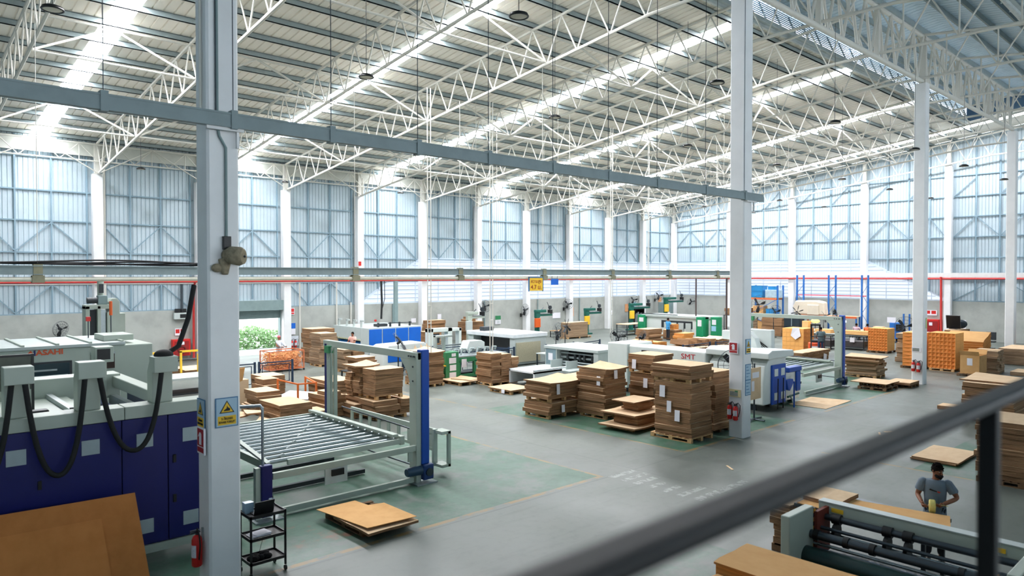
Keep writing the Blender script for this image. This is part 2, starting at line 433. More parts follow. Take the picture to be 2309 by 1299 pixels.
# louvres: white slats lit from outside
LOUV = M('louvre_overlap_shade', (150,168,186), .5, vary=.04)  # thin strips painting the shade where the slats overlap
LITE = glow('louvre_slat_lit_by_sky', (222,234,252), .33, (128,136,148))
MULL = M('louvre_mullion', (200,214,226), .5, vary=.05)
def louvre(idx, P, w, low, top, posts, label):
    """P(u, z, d); low(u)/top(u) bound the opening"""
    mb = MB(); zz = 3.1
    while zz < LTOP-.05:
        ok = [u for u in [w*j/40 for j in range(41)] if low(u) <= zz+.1 <= top(u)]
        if len(ok) > 1:
            a, b = min(ok), max(ok)
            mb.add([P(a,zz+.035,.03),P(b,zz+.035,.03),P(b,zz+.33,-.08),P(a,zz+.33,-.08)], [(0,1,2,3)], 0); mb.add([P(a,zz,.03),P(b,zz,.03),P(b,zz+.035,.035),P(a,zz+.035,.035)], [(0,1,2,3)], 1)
        zz += .30
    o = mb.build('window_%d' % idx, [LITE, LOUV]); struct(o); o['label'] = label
    bk = MB(); N = 12
    for j in range(N):
        a, b = w*j/N, w*(j+1)/N
        bk.add([P(a,low(a),-.16),P(b,low(b),-.16),P(b,top(b),-.16),P(a,top(a),-.16)], [(0,1,2,3)])
    c = bk.build('sky_lit_backing', LITE, o)
    mm = MB()
    for a in posts:
        if top(a)-low(a) > .1: mm.bar(P(a,low(a),.04), P(a,top(a),.04), .05, .04)
    mm.bar(P(0,top(0),.05), P(w,top(w),.05), .08, .10)
    mm.bar(P(0,low(0)+.04,.05), P(w,low(w)+.04,.05), .08, .10)
    mm.build('mullion', MULL, o)
n = 7
for i in range(3, 10):
    x = colx(i); P = lambda u, z, d, x=x: (x+u, WY-d, z)
    lw = lambda u: 3.03
    tp = (lambda u: 3.03 + (LTOP-3.03)*u/BAY) if i == 3 else (lambda u: LTOP)
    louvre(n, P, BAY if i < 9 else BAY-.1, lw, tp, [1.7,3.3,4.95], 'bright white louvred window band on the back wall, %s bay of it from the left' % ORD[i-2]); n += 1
for i in range(4):
    ya, yb = eys[i], eys[i+1]; w = ya-yb; P = lambda u, z, d, ya=ya: (WXE-d, ya-u, z)
    tp = (lambda u: 3.03 + (LTOP-3.03)*(1-u/6.4)) if i == 3 else (lambda u: LTOP+.06)
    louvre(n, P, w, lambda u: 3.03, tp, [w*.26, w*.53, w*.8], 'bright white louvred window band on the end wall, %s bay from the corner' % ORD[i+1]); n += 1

# roller shutter door, half raised, and the yard beyond it
struct(MB().box(DOORX0-.3, WY-.55, 2.86, DOORX1+.12, WY-.02, DOORZ).build('door_1', TEALG))
mb = MB()
for j in range(7): mb.cbox(((DOORX0+DOORX1)/2, WY-.06, 2.36+j*.075), (DOORX1-DOORX0, .03, .07), rx=R(12))
sh = mb.build('roller_curtain', TEALG, bpy.data.objects['door_1'])
mb = MB(); mb.box(DOORX1-.02, WY-.16, 0, DOORX1+.1, WY+.1, 2.9); mb.box(DOORX0-.1, WY-.16, 0, DOORX0+.02, WY+.1, 2.9); mb.build('guide_rail', TEALG, bpy.data.objects['door_1'])
YARD = M('bright_yard_concrete', (226,226,222), .8, vary=.1); struct(MB().box(-30, 44.7, -.32, 70, 75, -.02).build('ground_yard', YARD))
struct(MB().box(-30, 68, -.02, 70, 68.3, 4.2).build('wall_yard', M('yard_wall', (238,236,230), .8, vary=.06)))
LEAF = M('hedge_leaf', (164,196,140), .7, vary=.4, scale=8, dark=.75)
rng = random.Random(3); mb = MB()
for j in range(2600):
    c = Vector((rng.uniform(18.5,25.5), rng.uniform(48.2,49.3), rng.uniform(.0,1.4)))
    c.z *= 1 - .12*math.sin(c.x*2.1)
    a = Vector((rng.uniform(-1,1),rng.uniform(-1,1),rng.uniform(-1,1))).normalized()*.16; b = a.orthogonal().normalized()*.07
    mb.add([c-a,c+b,c+a,c-b], [(0,1,2,3)])
tag(mb.build('hedge', LEAF), 'sunlit green hedge in the yard seen through the open shutter door', 'hedge')

# ------------------------------------------------------------------ columns
def column(x, y, top, label, group, head=None, wide=.5):
    t = thing('concrete_column', label, 'column', (x,y,0), 0, group)
    h = wide/2; c = .035
    mb = MB(); mb.prism([(-h+c,-h),(h-c,-h),(h,-h+c),(h,h-c),(h-c,h),(-h+c,h),(-h,h-c),(-h,-h+c)], 'z', 0, top); mb.build('shaft', WHITE, t)
    if head:
        mb = MB(); mb.box(-.13,-.13,top,.13,.13,head); mb.box(-.25,-.25,top,.25,.25,top+.03); mb.build('steel_post', STEELW, t)
    return t
for i in range(0, 11):
    column(colx(i), YW, 10.57, 'white concrete wall column, %s from the left along the back wall' % ORD[i+1], 'back wall columns', 12.25)
for j, y in enumerate(ECOL[:4]):
    column(XE, y, roofz(y)-1.8, 'white concrete wall column, %s from the corner along the end wall' % ORD[j+1], 'end wall columns', roofz(y)-.1)
ROWL = ['big white concrete column nearest the camera, with forklift warning signs', 'white concrete column beside the tall cardboard stacks, extinguishers on it', 'white concrete column beyond the second lift, extinguishers at its foot', 'white concrete column at the right edge of the picture']
ROW = []
for j, i in enumerate((-1, 2, 5, 8)):
    ROW.append(column(colx(i), YR, 14.0, ROWL[j], 'columns of the ridge row'))
# drain pipes beside the back wall columns
for i in (0,1,3,4,5,6,7,8,9):
    mb = MB(); mb.tube([(colx(i)+.36, YW+.12, 0), (colx(i)+.36, YW+.12, 11.9)], .07, 8)
    tag(mb.build('drain_pipe', STEELW, smooth=True), 'white drain pipe beside the %s back wall column from the left' % ORD[i+1], 'pipe', 'drain pipes on the back wall')

# ------------------------------------------------------------------ trusses
NODES = [43.75] + [43.9-1.632*k for k in range(1, 18)]       # top chord nodes at the purlins
TR = .062; WR = .033
def botz(y): return max(10.62 + SL*(43.6-y), 10.62) if y > 15.2 else 14.2 + (15.2-y)*.015
def make_truss():
    t = thing('roof_truss', 'white tubular roof truss', 'truss', (0, 43.6, 10.6), 0, 'roof trusses')
    L = Vector((0, 43.6, 10.6))
    def put(name, pts, r, n=7):
        mb = MB(); mb.tube([Vector((0,a,b))-L for a, b in pts], r, n); mb.build(name, STEELW, t, smooth=True)
    put('top_chord', [(43.9, roofz(43.9)-.2), (YR, roofz(YR)-.2)], TR)
    put('top_chord', [(YR, roofz(YR)-.2), (-4.0, roofz(-4)-.2)], TR)
    put('bottom_chord', [(43.75, 10.62), (15.2, botz(15.2)), (YR, 14.28)], TR)
    put('bottom_chord', [(YR, 14.28), (2.5, 14.3), (-4.0, 13.5)], TR)
    tops = [43.9-1.632*k for k in range(0, 20)]
    tops = [y for y in tops if y > 12.5]
    for a, b in zip(tops, tops[1:]):
        m = (a+b)/2
        put('web_member', [(a, roofz(a)-.2), (m, botz(m))], WR, 6); put('web_member', [(m, botz(m)), (b, roofz(b)-.2)], WR, 6)
    e = tops[-1]; put('web_member', [(e, roofz(e)-.2), (YR+.1, 14.3)], WR, 6)
    ys = [YR-2.0*k for k in range(0, 7)]
    for a, b in zip(ys, ys[1:]):
        m = (a+b)/2; put('web_member', [(a, roofz(a)-.2), (m, 14.28)], WR, 6); put('web_member', [(m, 14.28), (b, roofz(b)-.2)], WR, 6); put('web_member', [(m, 14.28), (m, roofz(m)-.2)], WR, 6)
    return t
tr0 = make_truss()
for k, i in enumerate(range(-1, 11)):
    lab = 'white tubular roof truss, %s from the left' % ORD[k+1] if i < 10 else 'white tubular roof truss against the end wall'
    if k == 0: tr0.location = (colx(i), 43.6, 10.6); tr0['label'] = lab
    else: dup(tr0, (colx(i) if i < 10 else XE-.35, 43.6, 10.6), label=lab)
# eave truss between the wall columns
def make_eave():
    t = thing('eave_truss', 'light eave truss', 'truss', (0,0,0), 0, 'eave trusses along the back wall')
    def put(name, a, b, r):
        mb = MB(); mb.tube([a, b], r, 6); mb.build(name, STEELW, t, smooth=True)
    w = BAY
    put('top_chord', (0,0,1.0), (w,0,1.0), .04); put('bottom_chord', (0,0,.1), (w,0,.1), .04)
    for j in range(3):
        a, b = w*j/3, w*(j+1)/3; m = (a+b)/2
        put('web_member', (a,0,.1), (m,0,1.0), .025); put('web_member', (m,0,1.0), (b,0,.1), .025); put('web_member', (m,0,.1), (m,0,1.0), .022)
    put('brace', (0,-.1,-.55), (w/2,-.1,1.0), .03); put('brace', (w/2,-.1,1.0), (w,-.1,-.55), .03)
    return t
ev = make_eave()
for k, i in enumerate(range(-1, 10)):
    lab = 'light white eave truss along the back wall, %s bay from the left' % ORD[k+1]
    if k == 0: ev.location = (colx(i), YW-.3, 11.15); ev['label'] = lab
    else: dup(ev, (colx(i), YW-.3, 11.15), label=lab)
mb = MB(); mb.box(WX0, YW+.1, 11.55, WXE, YW+.2, 12.3); struct(mb.build('trim_1', M('eave_panel', (206,208,200), .6, vary=.1)))
# sway frames between neighbouring trusses
def make_sway():
    t = thing('sway_brace', 'sway brace', 'brace', (0,0,0), 0, 'sway braces between the trusses')
    def put(name, a, b, r):
        mb = MB(); mb.tube([a, b], r, 6); mb.build(name, STEELW, t, smooth=True)
    w = BAY
    put('strut', (.09,0,1.5), (w-.09,0,1.5), .045); put('strut', (.09,-.82,0), (w-.09,-.82,0), .04)
    put('diagonal', (.09,-.82,.02), (w/2,0,1.5), .045); put('diagonal', (w/2,0,1.5), (w-.09,-.82,.02), .045)
    return t
sw = make_sway(); first = True
for r, yy in enumerate((37.37, 29.21, 21.05)):
    for k, i in enumerate(range(-1, 9)):
        lab = 'white sway brace, %s bay from the left, %s row from the back wall' % (ORD[k+1], ORD[r+1])
        L = (colx(i), yy, roofz(yy)-.2-1.5)
        if first: sw.location = L; sw['label'] = lab; first = False
        else: dup(sw, L, label=lab)
# ridge truss carried by the big columns: two lattice planes
def make_ridge(label):
    t = thing('ridge_truss', label, 'truss', (0,YR,14.2), 0, 'ridge trusses')
    def put(name, a, b, r, n=7):
        mb = MB(); mb.tube([a, b], r, n); mb.build(name, STEELW, t, smooth=True)
    w = BAY*3
    put('bottom_chord', (.04,0,0), (w-.04,0,0), .11, 10); put('top_chord', (.04,0,2.1), (w-.04,0,2.1), .09, 10)
    mb = MB(); mb.box(.03,-.14,-.1,.2,.14,2.1); mb.build('post', STEELW, t)
    n = 12
    for j in range(n):
        a, b = max(w*j/n,.08), min(w*(j+1)/n,w-.08); m = (a+b)/2
        put('web_member', (a,-.05,2.1), (m,0,0), .06); put('web_member', (m,0,0), (b,-.05,2.1), .06)
        if j % 2 == 0: put('web_member', (a,.25,2.1), (b,.05,.05), .05)
    for j in range(1, 3):
        mb = MB(); mb.box(w*j/3-.1,-.1,0,w*j/3+.1,.1,2.1); mb.build('post', STEELW, t)
    return t
rt = make_ridge('white ridge truss spanning between the near column and the extinguisher column'); rt.location = (colx(-1), YR, 14.12)
dup(rt, (colx(2), YR, 14.12), label='white ridge truss from the extinguisher column to the third column')
dup(rt, (colx(5), YR, 14.12), label='white ridge truss from the third column to the right edge column')
# high-bay lamps
RIM = BLACK
def make_lamp():
    t = thing('high_bay_lamp', 'round lamp', 'lamp', (0,0,0), 0, 'round high bay lamps')
    mb = MB(); mb.tube([(0,0,.0),(0,0,.05),(0,0,.09)], [.20,.19,.10], 20); mb.ring((0,0,.0), .195, .02, 'z', 24, 6); mb.build('housing', RIM, t, smooth=True)
    mb = MB(); mb.tube([(0,0,-.012),(0,0,0)], [.15,.18], 20); mb.build('diffuser', M('lamp_diffuser', (212,206,190), .5, vary=.04), t, smooth=True)
    mb = MB(); mb.tube([(0,0,.08),(0,0,1.0)], .008, 5); mb.build('hanger_rod', DARK, t)
    return t
lp = make_lamp(); first = True; rows = {10.95:'ridge row', 17.1:'second row from the ridge', 25.0:'third row from the ridge', 31.4:'fourth row from the ridge', 39.6:'row nearest the back wall'}
cnt = {}
for (x, y) in [(10.25,10.95),(17.9,10.95),(25.6,10.95),(33.6,10.95),(40.5,10.95),(47.9,10.95),(2.99,17.1),(10.3,17.1),(17.7,17.1),(25.7,17.1),(33.4,17.1),(41.0,17.1),(48.1,17.1),(55.7,17.1),(49.3,25.0),(56.6,25.0),(41.5,25.0),(57.2,31.4),(49.5,31.4),(10.7,39.6),(26.4,39.6),(18.4,39.6)]:
    cnt[y] = cnt.get(y, 0)+1
    lab = 'round black rimmed ceiling lamp on a rod, %s of the %s' % (ORD[cnt[y]], rows[y])
    if first: o = lp; first = False; o['label'] = lab
    else: o = dup(lp, label=lab)
    o.location = (x, y, 10.5)
    top = (roofz(y)-.1 if y > 12 else 14.0) - 10.5
    for ch in o.children:
        if ch.name.startswith('hanger_rod'): ch.scale = (1,1,(top-.08)/.92); ch.location = (0,0,.08-.08*(top-.08)/.92)
# ------------------------------------------------------------------ pixel helpers used only to survey the photo: a photo point on a level, X or Y plane
def _ray(px, py):
    return F_*1606.5 + R_*(px-1154.5) - U_*(py-649.5)
_a, _p = R(47.438), R(1.0139)
F_ = Vector((math.cos(_a)*math.cos(_p), math.sin(_a)*math.cos(_p), -math.sin(_p))); R_ = Vector((math.sin(_a), -math.cos(_a), 0)); U_ = R_.cross(F_)
EYE = Vector((0,0,5.0815))
def G(px, py, z=0):
    d = _ray(px, py); return EYE + d*((z-EYE.z)/d.z)
def AY(px, py, y):
    d = _ray(px, py); return EYE + d*(y/d.y)
def AX(px, py, x):
    d = _ray(px, py); return EYE + d*(x/d.x)

# ------------------------------------------------------------------ overhead services
BEAM = M('grey_beam', (132,147,149), .5, vary=.12)
t = thing('cable_beam', 'long grey beam slung across the hall in front of the two near columns', 'beam', (8, 11.28, 7.4))
mb = MB(); mb.box(-14,-.05,.03,13.1,.05,.2); mb.box(-14,-.06,0,13.1,.06,.03); mb.box(-14,-.06,.2,13.1,.06,.23); mb.build('rail', BEAM, t)
for x in (2.57,4.39,6.09,7.91,9.69,11.61,13.55,15.54,17.85,20.0):
    mb = MB(); mb.box(x-8-.05,-.075,-.02,x-8+.05,.075,.27); mb.build('clamp', BEAM, t)
    mb = MB(); mb.tube([(x-8,0,.2),(x-8,0,7.0 if x != 4.39 else 3.0)], .008, 5); mb.build('hanger', DSTEEL, t)
for x in (4.28, 20.48):
    mb = MB(); mb.bar((x-8-.3,.02,-.02),(x-8+.28,.02,-.02),.06,.05); mb.bar((x-8+.2,.06,-.3),(x-8+.2,.06,0),.04,.05); mb.build('bracket', WHITE, t)
t = thing('crane_beam', 'long grey overhead track beam at eye level, cream pipe slung beneath it', 'beam', (20, 25.5, 5.0))
mb = MB(); mb.box(-22,-.06,.12,25,.06,.36); mb.box(-22,-.1,.10,25,.1,.125); mb.box(-22,-.1,.355,25,.1,.38); mb.build('beam', BEAM, t)
mb = MB(); mb.tube([(-22,-.02,-.04),(25,-.02,-.04)], .075, 10); mb.build('cream_pipe', M('cream_pipe_paint', (208,206,190), .5, vary=.15), t, smooth=True)
for x in (-16,-10.6,-5.2,.2,5.6,11,16.4,21.8):
    mb = MB(); mb.box(x-.16,-.14,-.14,x+.16,.14,.08); mb.box(x-.12,-.09,.08,x+.12,.09,.42); mb.build('splice_clamp', M('rusty_clamp', (136,134,110), .6, vary=.25), t)
    mb = MB(); mb.tube([(x,0,.4),(x,0,8.0)], .012, 5); mb.build('hanger', STEELW, t)
for k, (dy, ph, a) in enumerate(((-.02,0,.05),(.03,1.3,.07),(-.06,2.4,.09),(.05,4.0,.06))):
    mb = MB(); mb.tube([(x, 25.5+dy, 5.45+.03*k*(k<3)+a*math.sin(x*.9+ph)*.6) for x in [-2+.5*j for j in range(23)]], .03, 6)
    tag(mb.build('power_cable', CABLE, smooth=True), ['lowest sagging black cable along the grey track beam','black cable lying along the top of the grey track beam','black cable looping over the grey track beam','uppermost loose black cable above the grey track beam'][k], 'cable', 'cables on the track beam')
PIPER = M('red_pipe_paint', (206,62,58), .45, vary=.1)
mb = MB(); mb.tube([(WX0+.15, 43.55, 4.72),(63.3, 43.55, 4.74),(63.35,43.3,4.78),(63.4, -5, 4.86)], .075, 8)
tag(mb.build('fire_pipe', PIPER, smooth=True), 'long red fire main running level around both walls', 'pipe')
mb = MB(); mb.box(63.42,-5,4.93,63.62,43.2,5.28); struct(mb.build('trim_2', M('wall_beam_white', (216,218,216), .6, vary=.08)))
mb = MB(); mb.tube([(14.67,43.6,4.7),(14.67,43.9,4.4),(14.67,43.95,.1)], .07, 8); tag(mb.build('fire_riser', PIPER, smooth=True), 'red vertical fire riser on the back wall above the hose cabinet', 'pipe')
mb = MB(); mb.tube([(63.3,18.62,4.95),(63.35,18.62,4.7),(63.5,18.62,.1)], .09, 8); tag(mb.build('fire_riser', PIPER, smooth=True), 'red vertical fire riser on the end wall beside the third wall column', 'pipe')
mb = MB(); mb.tube([(2,43.7,4.6),(21,43.7,4.6)], .035, 6); tag(mb.build('conduit', STEELW, smooth=True), 'thin white conduit below the red fire main at left', 'conduit')
# drops along the back wall
for k, (x, r, z, m, lab) in enumerate([(21.5,.05,4.6,STEELW,'cream drop pipe on the back wall right of the shutter door'),(24.2,.05,4.6,STEELW,'cream drop pipe on the back wall behind the blue paneled machine'),(25.3,.05,3.2,STEELW,'cream drop pipe at the third wall column'),(28.75,.06,3.0,TEALG,'grey duct on the dado below the first louvres'),(31.75,.05,3.0,TEALG,'thin grey duct on the dado beside the fifth wall column'),(37.5,.06,3.0,TEALG,'grey duct behind the cream stitching head'),(43.6,.05,3.0,TEALG,'thin grey duct behind the stitcher with the orange box'),(49.0,.05,3.0,TEALG,'thin grey duct between the two round wall fans')]):
    mb = MB(); mb.tube([(x,44.15,0),(x,44.15,z)], r, 6); tag(mb.build('drop_pipe', m, smooth=True), lab, 'pipe')
mb = MB(); mb.box(27.45,41.9,0,27.7,42.1,4.7); tag(mb.build('duct_post', TEALG), 'square grey duct post standing before the slanted end of the louvres', 'post')
t = thing('cable_drop', 'thick black cable bundle dropping onto the blue paneled machine', 'cable', (25.9,41.2,1.9))
mb = MB(); mb.tube([(0,0,2.8),(.05,0,1.4),(0,0,.25)], .07, 8); mb.build('bundle', CABLE, t, smooth=True)
mb = MB(); mb.tube([(.45,.3,2.8),(.4,.2,1.6),(.1,0,1.0)], .025, 6); mb.build('loose_cable', CABLE, t, smooth=True)
# ladder-like double conduits hanging from the track beam
for k, (px, lab) in enumerate(((968,'leftmost'),(1108,'middle'),(1379,'rightmost'))):
    p = AY(px, 650, 26.2)
    t = thing('hanging_conduit', '%s of the three cream double conduits hanging from the track beam' % lab, 'conduit', (p.x, 26.2, 0), 0, 'double conduits')
    zb = (1.6, 1.2, 1.2)[k]
    for dx in (-.09, .09):
        mb = MB(); mb.tube([(dx,0,zb),(dx,0,13.5)], .022, 6); mb.build('conduit', STEELW, t, smooth=True)
    for z in (4.6, 3.7, 2.9):
        mb = MB(); mb.box(-.1,-.015,z,.1,.015,z+.04); mb.build('spacer', STEELW, t)
# thin droppers from the roof to the middle of the hall
rng = random.Random(5)
for k in range(16):
    x = 22 + k*2.05; y = 24 + (k*7 % 11) - 2
    zb = 5.3 if k % 2 else 6.2
    mb = MB(); mb.tube([(x,y,zb),(x,y,roofz(y)-.1)], .014, 5)
    tag(mb.build('roof_dropper', STEELW), 'thin pale cable hanging straight down from the roof, %s from the left' % ORD[k+1], 'cable', 'thin cables hanging from the roof')
for k, (x, y, lab) in enumerate(((50.14,32.5,'tall thin dark post standing in the middle of the floor'),(43.0,25.5,'tall dark post just left of the extinguisher column'))):
    mb = MB(); mb.tube([(x,y,0),(x,y,5.0)], .06, 8); tag(mb.build('service_post', M('brown_dark_post', (70,58,56), .5), smooth=True), lab, 'post')

# height sign, blue sign
def text_mesh(name, body, size, mat, parent, loc, rot, align='CENTER', ext=.002, width=None, bold=0.0):
    cu = bpy.data.curves.new(name+'_src', 'FONT'); cu.body = body; cu.size = size; cu.align_x = align; cu.align_y = 'CENTER'; cu.extrude = ext; cu.offset = bold; cu.resolution_u = 3
    o = bpy.data.objects.new(name+'_src', cu); COL.objects.link(o)
    bpy.context.view_layer.update()
    me = bpy.data.meshes.new_from_object(o.evaluated_get(bpy.context.evaluated_depsgraph_get()))
    bpy.data.objects.remove(o); bpy.data.curves.remove(cu)
    me.materials.clear(); me.materials.append(mat)
    if width and len(me.vertices):
        xs = [v.co.x for v in me.vertices]; w = max(xs)-min(xs)
        if w > 0:
            for v in me.vertices: v.co.x *= width/w
    q = bpy.data.objects.new(name, me); COL.objects.link(q); q.parent = parent; q.location = loc; q.rotation_euler = rot
    return q
FACE_Y = (PI/2, 0, 0)            # lettering that faces -Y
FACE_X = (PI/2, 0, -PI/2)        # lettering that faces -X
BROWNTXT = M('sign_red_brown', (150,60,30), .6)
t = thing('height_sign', 'yellow height limit sign with Thai lettering and 4.7 hanging from the beam', 'sign', (24.85, 25.3, 4.32))
mb = MB(); mb.box(-.46,-.02,0,.46,.02,.64); mb.build('plate', YELLOW, t)
mb = MB(); mb.box(-.5,-.03,-.03,-.46,.03,.68); mb.box(.46,-.03,-.03,.5,.03,.68); mb.box(-.5,-.03,.64,.5,.03,.69); mb.build('frame', M('sign_blue_frame', (52,110,160), .5), t)
text_mesh('upper_line', 'ความสูง', .24, BROWNTXT, t, (0,-.025,.46), FACE_Y, width=.72, bold=.002)
text_mesh('lower_line', '4.7 ม.', .30, BROWNTXT, t, (0,-.025,.17), FACE_Y, width=.74, bold=.004)
t = thing('blue_plate', 'small blank blue plate hanging right of the yellow height sign', 'sign', (26.24, 25.35, 4.6))
mb = MB(); mb.box(-.26,-.015,0,.26,.015,.3); mb.build('plate', BRIGHTBLUE, t)
mb = MB(); mb.tube([(-.2,0,.3),(-.2,0,.45)], .01, 5); mb.tube([(.2,0,.3),(.2,0,.45)], .01, 5); mb.build('hook', DSTEEL, t)

# ------------------------------------------------------------------ things on the back wall
t = thing('hose_cabinet', 'red fire hose cabinet on the back wall left of the near column', 'fire cabinet', (13.97,44.0,.35))
mb = MB(); mb.box(-.5,-.12,0,.5,.22,.98); mb.build('body', RED, t, bevel=.02)
mb = MB(); mb.box(-.4,-.14,.08,.4,-.12,.86); mb.build('door', M('red_door_glass', (150,40,40), .25), t)
mb = MB(); mb.box(-.1,-.15,.66,.14,-.14,.84); mb.build('label', PAPER, t)
mb = MB(); mb.ring((0,-.145,.38), .2, .05, 'y', 20, 6); mb.build('hose_reel', M('hose_reel_dark', (110,36,34), .5), t, smooth=True)
t = thing('hose_cabinet', 'red fire hose cabinet on the end wall beside the red riser', 'fire cabinet', (63.7,19.4,.3), -PI/2)
mb = MB(); mb.box(-.6,-.12,0,.6,.22,1.25); mb.build('body', RED, t, bevel=.02)
mb = MB(); mb.box(-.5,-.14,.1,.5,-.12,1.1); mb.build('door', M('red_door_glass', (150,40,40), .25), t)
mb = MB(); mb.box(-.12,-.15,.75,.12,-.14,1.0); mb.build('label', PAPER, t)
def sign(name, label, loc, w, h, rz, plates, group=None, kind='sign'):
    """a thin wall sign: list of (x0,z0,x1,z1,material,part name) laid on a white plate"""
    t = thing(name, label, kind, loc, rz, group)
    mb = MB(); mb.box(-w/2,-.012,0,w/2,0,h); mb.build('plate', PAPER, t)
    for k, (a,b,c,d,m,nm) in enumerate(plates):
        mb = MB(); mb.box(a,-.016,b,c,-.012,d); mb.build(nm, m, t)
    return t
sign('fire_sign', 'white and red double fire notice above the left hose cabinet', (13.97,44.2,1.55), .55, .4, 0, [(-.24,.12,-.02,.36,RED,'red_symbol'),(.03,.12,.25,.36,RED,'red_symbol')])
sign('fire_sign', 'white and red double fire notice above the end wall cabinet', (63.9,19.5,1.85), .9, .42, -PI/2, [(-.38,.12,-.05,.38,RED,'red_symbol'),(.05,.12,.38,.38,RED,'red_symbol')])
sign('fire_sign', 'white red notice on the back wall beside the shutter door', (21.0,44.2,2.5), .3, .44, 0, [(-.12,.18,.12,.4,RED,'red_symbol'),(-.12,.04,.12,.14,RED,'red_bar')])
sign('fire_sign', 'small red sign high on the third back wall column', (25.75,43.7,5.75), .22, .3, 0, [(-.11,0,.11,.3,RED,'red_symbol')])
t = thing('electric_box', 'grey electric meter box with black conduits high on the back wall', 'electric box', (14.02,44.2,2.5))
mb = MB(); mb.box(-.42,-.22,0,.42,0,.38); mb.build('case', PALE, t, bevel=.02)
mb = MB(); mb.box(-.1,-.23,.08,.3,-.22,.3); mb.build('window', BLACK, t)
for dx in (-.2,.12):
    mb = MB(); mb.box(dx-.14,-.2,.4,dx+.14,-.02,.62); mb.build('terminal_box', BLACK, t)
mb = MB(); mb.box(-.02,-.12,.6,.1,-.02,2.1); mb.build('conduit', DSTEEL, t)
for k, (a, b, c, d, m, lab) in enumerate([(20.80,1.2,21.2,1.95,BRIGHTBLUE,'blue notice board beside the shutter door'),(38.7,1.05,39.3,1.75,GREEN,'green topped notice with white lower half on the back wall')]):
    t = thing('notice_board', lab, 'notice', (a,44.2,b)); w = c-a
    mb = MB(); mb.box(0,-.02,0,w,0,d-b); mb.build('panel', PAPER, t)
    mb = MB(); mb.box(0,-.03,(d-b)*.52,w,-.02,d-b); mb.build('coloured_half', m, t)
if True:
    t = bpy.data.objects['notice_board.001']; text_mesh('number', '38', .34, M('notice_grey', (176,190,186), .6), t, (.3,-.03,.17), FACE_Y)
    t = bpy.data.objects['notice_board']; mb = MB(); mb.box(.05,-.05,-.75,.6,-.02,-.1); mb.build('clear_pocket', M('clear_pocket', (206,214,222), .3), t)
for k, (x, z, w, h, m, lab) in enumerate([(30.6,1.55,.42,.32,PAPER,'white paper on the back wall above the dark bundles'),(33.0,1.6,.36,.5,PAPER,'white paper on the back wall left of the cream double conduit'),(42.1,1.6,.5,.75,M('orange_notice', (224,160,110), .7),'orange notice beside the round wall fan'),(48.0,1.35,.55,.8,M('orange_notice', (224,160,110), .7),'orange notice under the tilted wall fan'),(50.0,.9,.5,1.1,M('pale_blue_notice', (150,196,222), .7),'pale blue notice beside the yellow stitcher box'),(56.0,1.5,.5,.75,M('orange_notice', (224,160,110), .7),'orange notice left of the cabinet with grey rolls'),(57.2,1.5,.55,.9,M('pale_blue_notice', (150,196,222), .7),'pale blue notice above the cabinet with grey rolls'),(58.2,1.1,.45,.9,PAPER,'white notice right of the pale blue one'),(61.5,1.9,.55,.9,M('orange_notice', (224,160,110), .7),'orange notice near the corner under the black wall fan'),(46.0,1.25,1.0,.5,PAPER,'white banner on the back wall under the first stitcher arm'),(53.6,1.3,.4,.4,PAPER,'small white notice right of the yellow stitcher box')]):
    mb = MB(); mb.box(-w/2,-.012,0,w/2,0,h); tag(mb.build('wall_notice', m, loc=(x,44.22,z)), lab, 'notice')

# ------------------------------------------------------------------ fans
def fan_parts(t, c, d, rad, M3, guard=True, blades=3, bm=BLACK):
    """cage, blades and motor of a fan whose axis points along M3 @ -Y"""
    c = Vector(c)
    if guard:
        mb = MB()
        for k in (1.0, .66, .34): mb.ring(c + M3 @ Vector((0,-.07*(1.1-k),0)), rad*k, .008, 'y', 28, 4, M=M3)
        mb.ring(c + M3 @ Vector((0,.07,0)), rad*.98, .008, 'y', 28, 4, M=M3)
        for a in range(16):
            q = 2*PI*a/16; e = Vector((math.cos(q)*rad,0,math.sin(q)*rad))
            mb.tube([c + M3 @ Vector((0,-.08,0)), c + M3 @ (e*.7+Vector((0,-.06,0))), c + M3 @ e, c + M3 @ (e*.7+Vector((0,.1,0))), c + M3 @ Vector((0,.12,0))], .0045, 4)
        mb.build('guard', DSTEEL, t)
    for a in range(blades):
        q = 2*PI*a/blades + .3; mb = MB(); pts = []
        r0, r1 = .1*rad, .88*rad; wd = .62/blades*2.2
        for (rr, aa, tw) in ((r0,-wd*.5,.02),(r1*.7,-wd*.75,.05),(r1,-wd*.45,.05),(r1,wd*.25,-.04),(r1*.6,wd*.6,-.05),(r0,wd*.5,-.02)):
            pts.append(c + M3 @ Vector((rr*math.cos(q+aa), tw, rr*math.sin(q+aa))))
        n = M3 @ Vector((0,.008,0))
        v = pts + [p+n for p in pts]; m6 = len(pts)
        mb.add(v, [tuple(range(m6)), tuple(range(m6,2*m6))[::-1]] + [(i,(i+1)%m6,m6+(i+1)%m6,m6+i) for i in range(m6)])
        mb.build('blade', bm, t)
    mb = MB(); mb.tube([c + M3 @ Vector((0,-.05,0)), c + M3 @ Vector((0,.05,0)), c + M3 @ Vector((0,.2*rad+.1,0))], [.04,.075,.06], 12); mb.build('motor', BLACK, t, smooth=True)
def wall_fan(label, x, z, rad, yaw, tilt, group='wall fans', y=44.2):
    t = thing('wall_fan', label, 'fan', (x, y, z), 0, group); M3 = Euler((tilt,0,yaw)).to_matrix()
    fan_parts(t, (0,-.55,.1), 0, rad, M3)
    mb = MB(); mb.tube([(0,-.02,-.35),(0,-.25,-.3),(0,-.42,.05)], .03, 8); mb.box(-.08,-.06,-.5,.08,0,-.2); mb.build('wall_bracket', BLACK, t, smooth=False)
    return t
wall_fan('black wall fan behind the machine with orange lettering', 7.85, 2.15, .42, R(25), R(10))
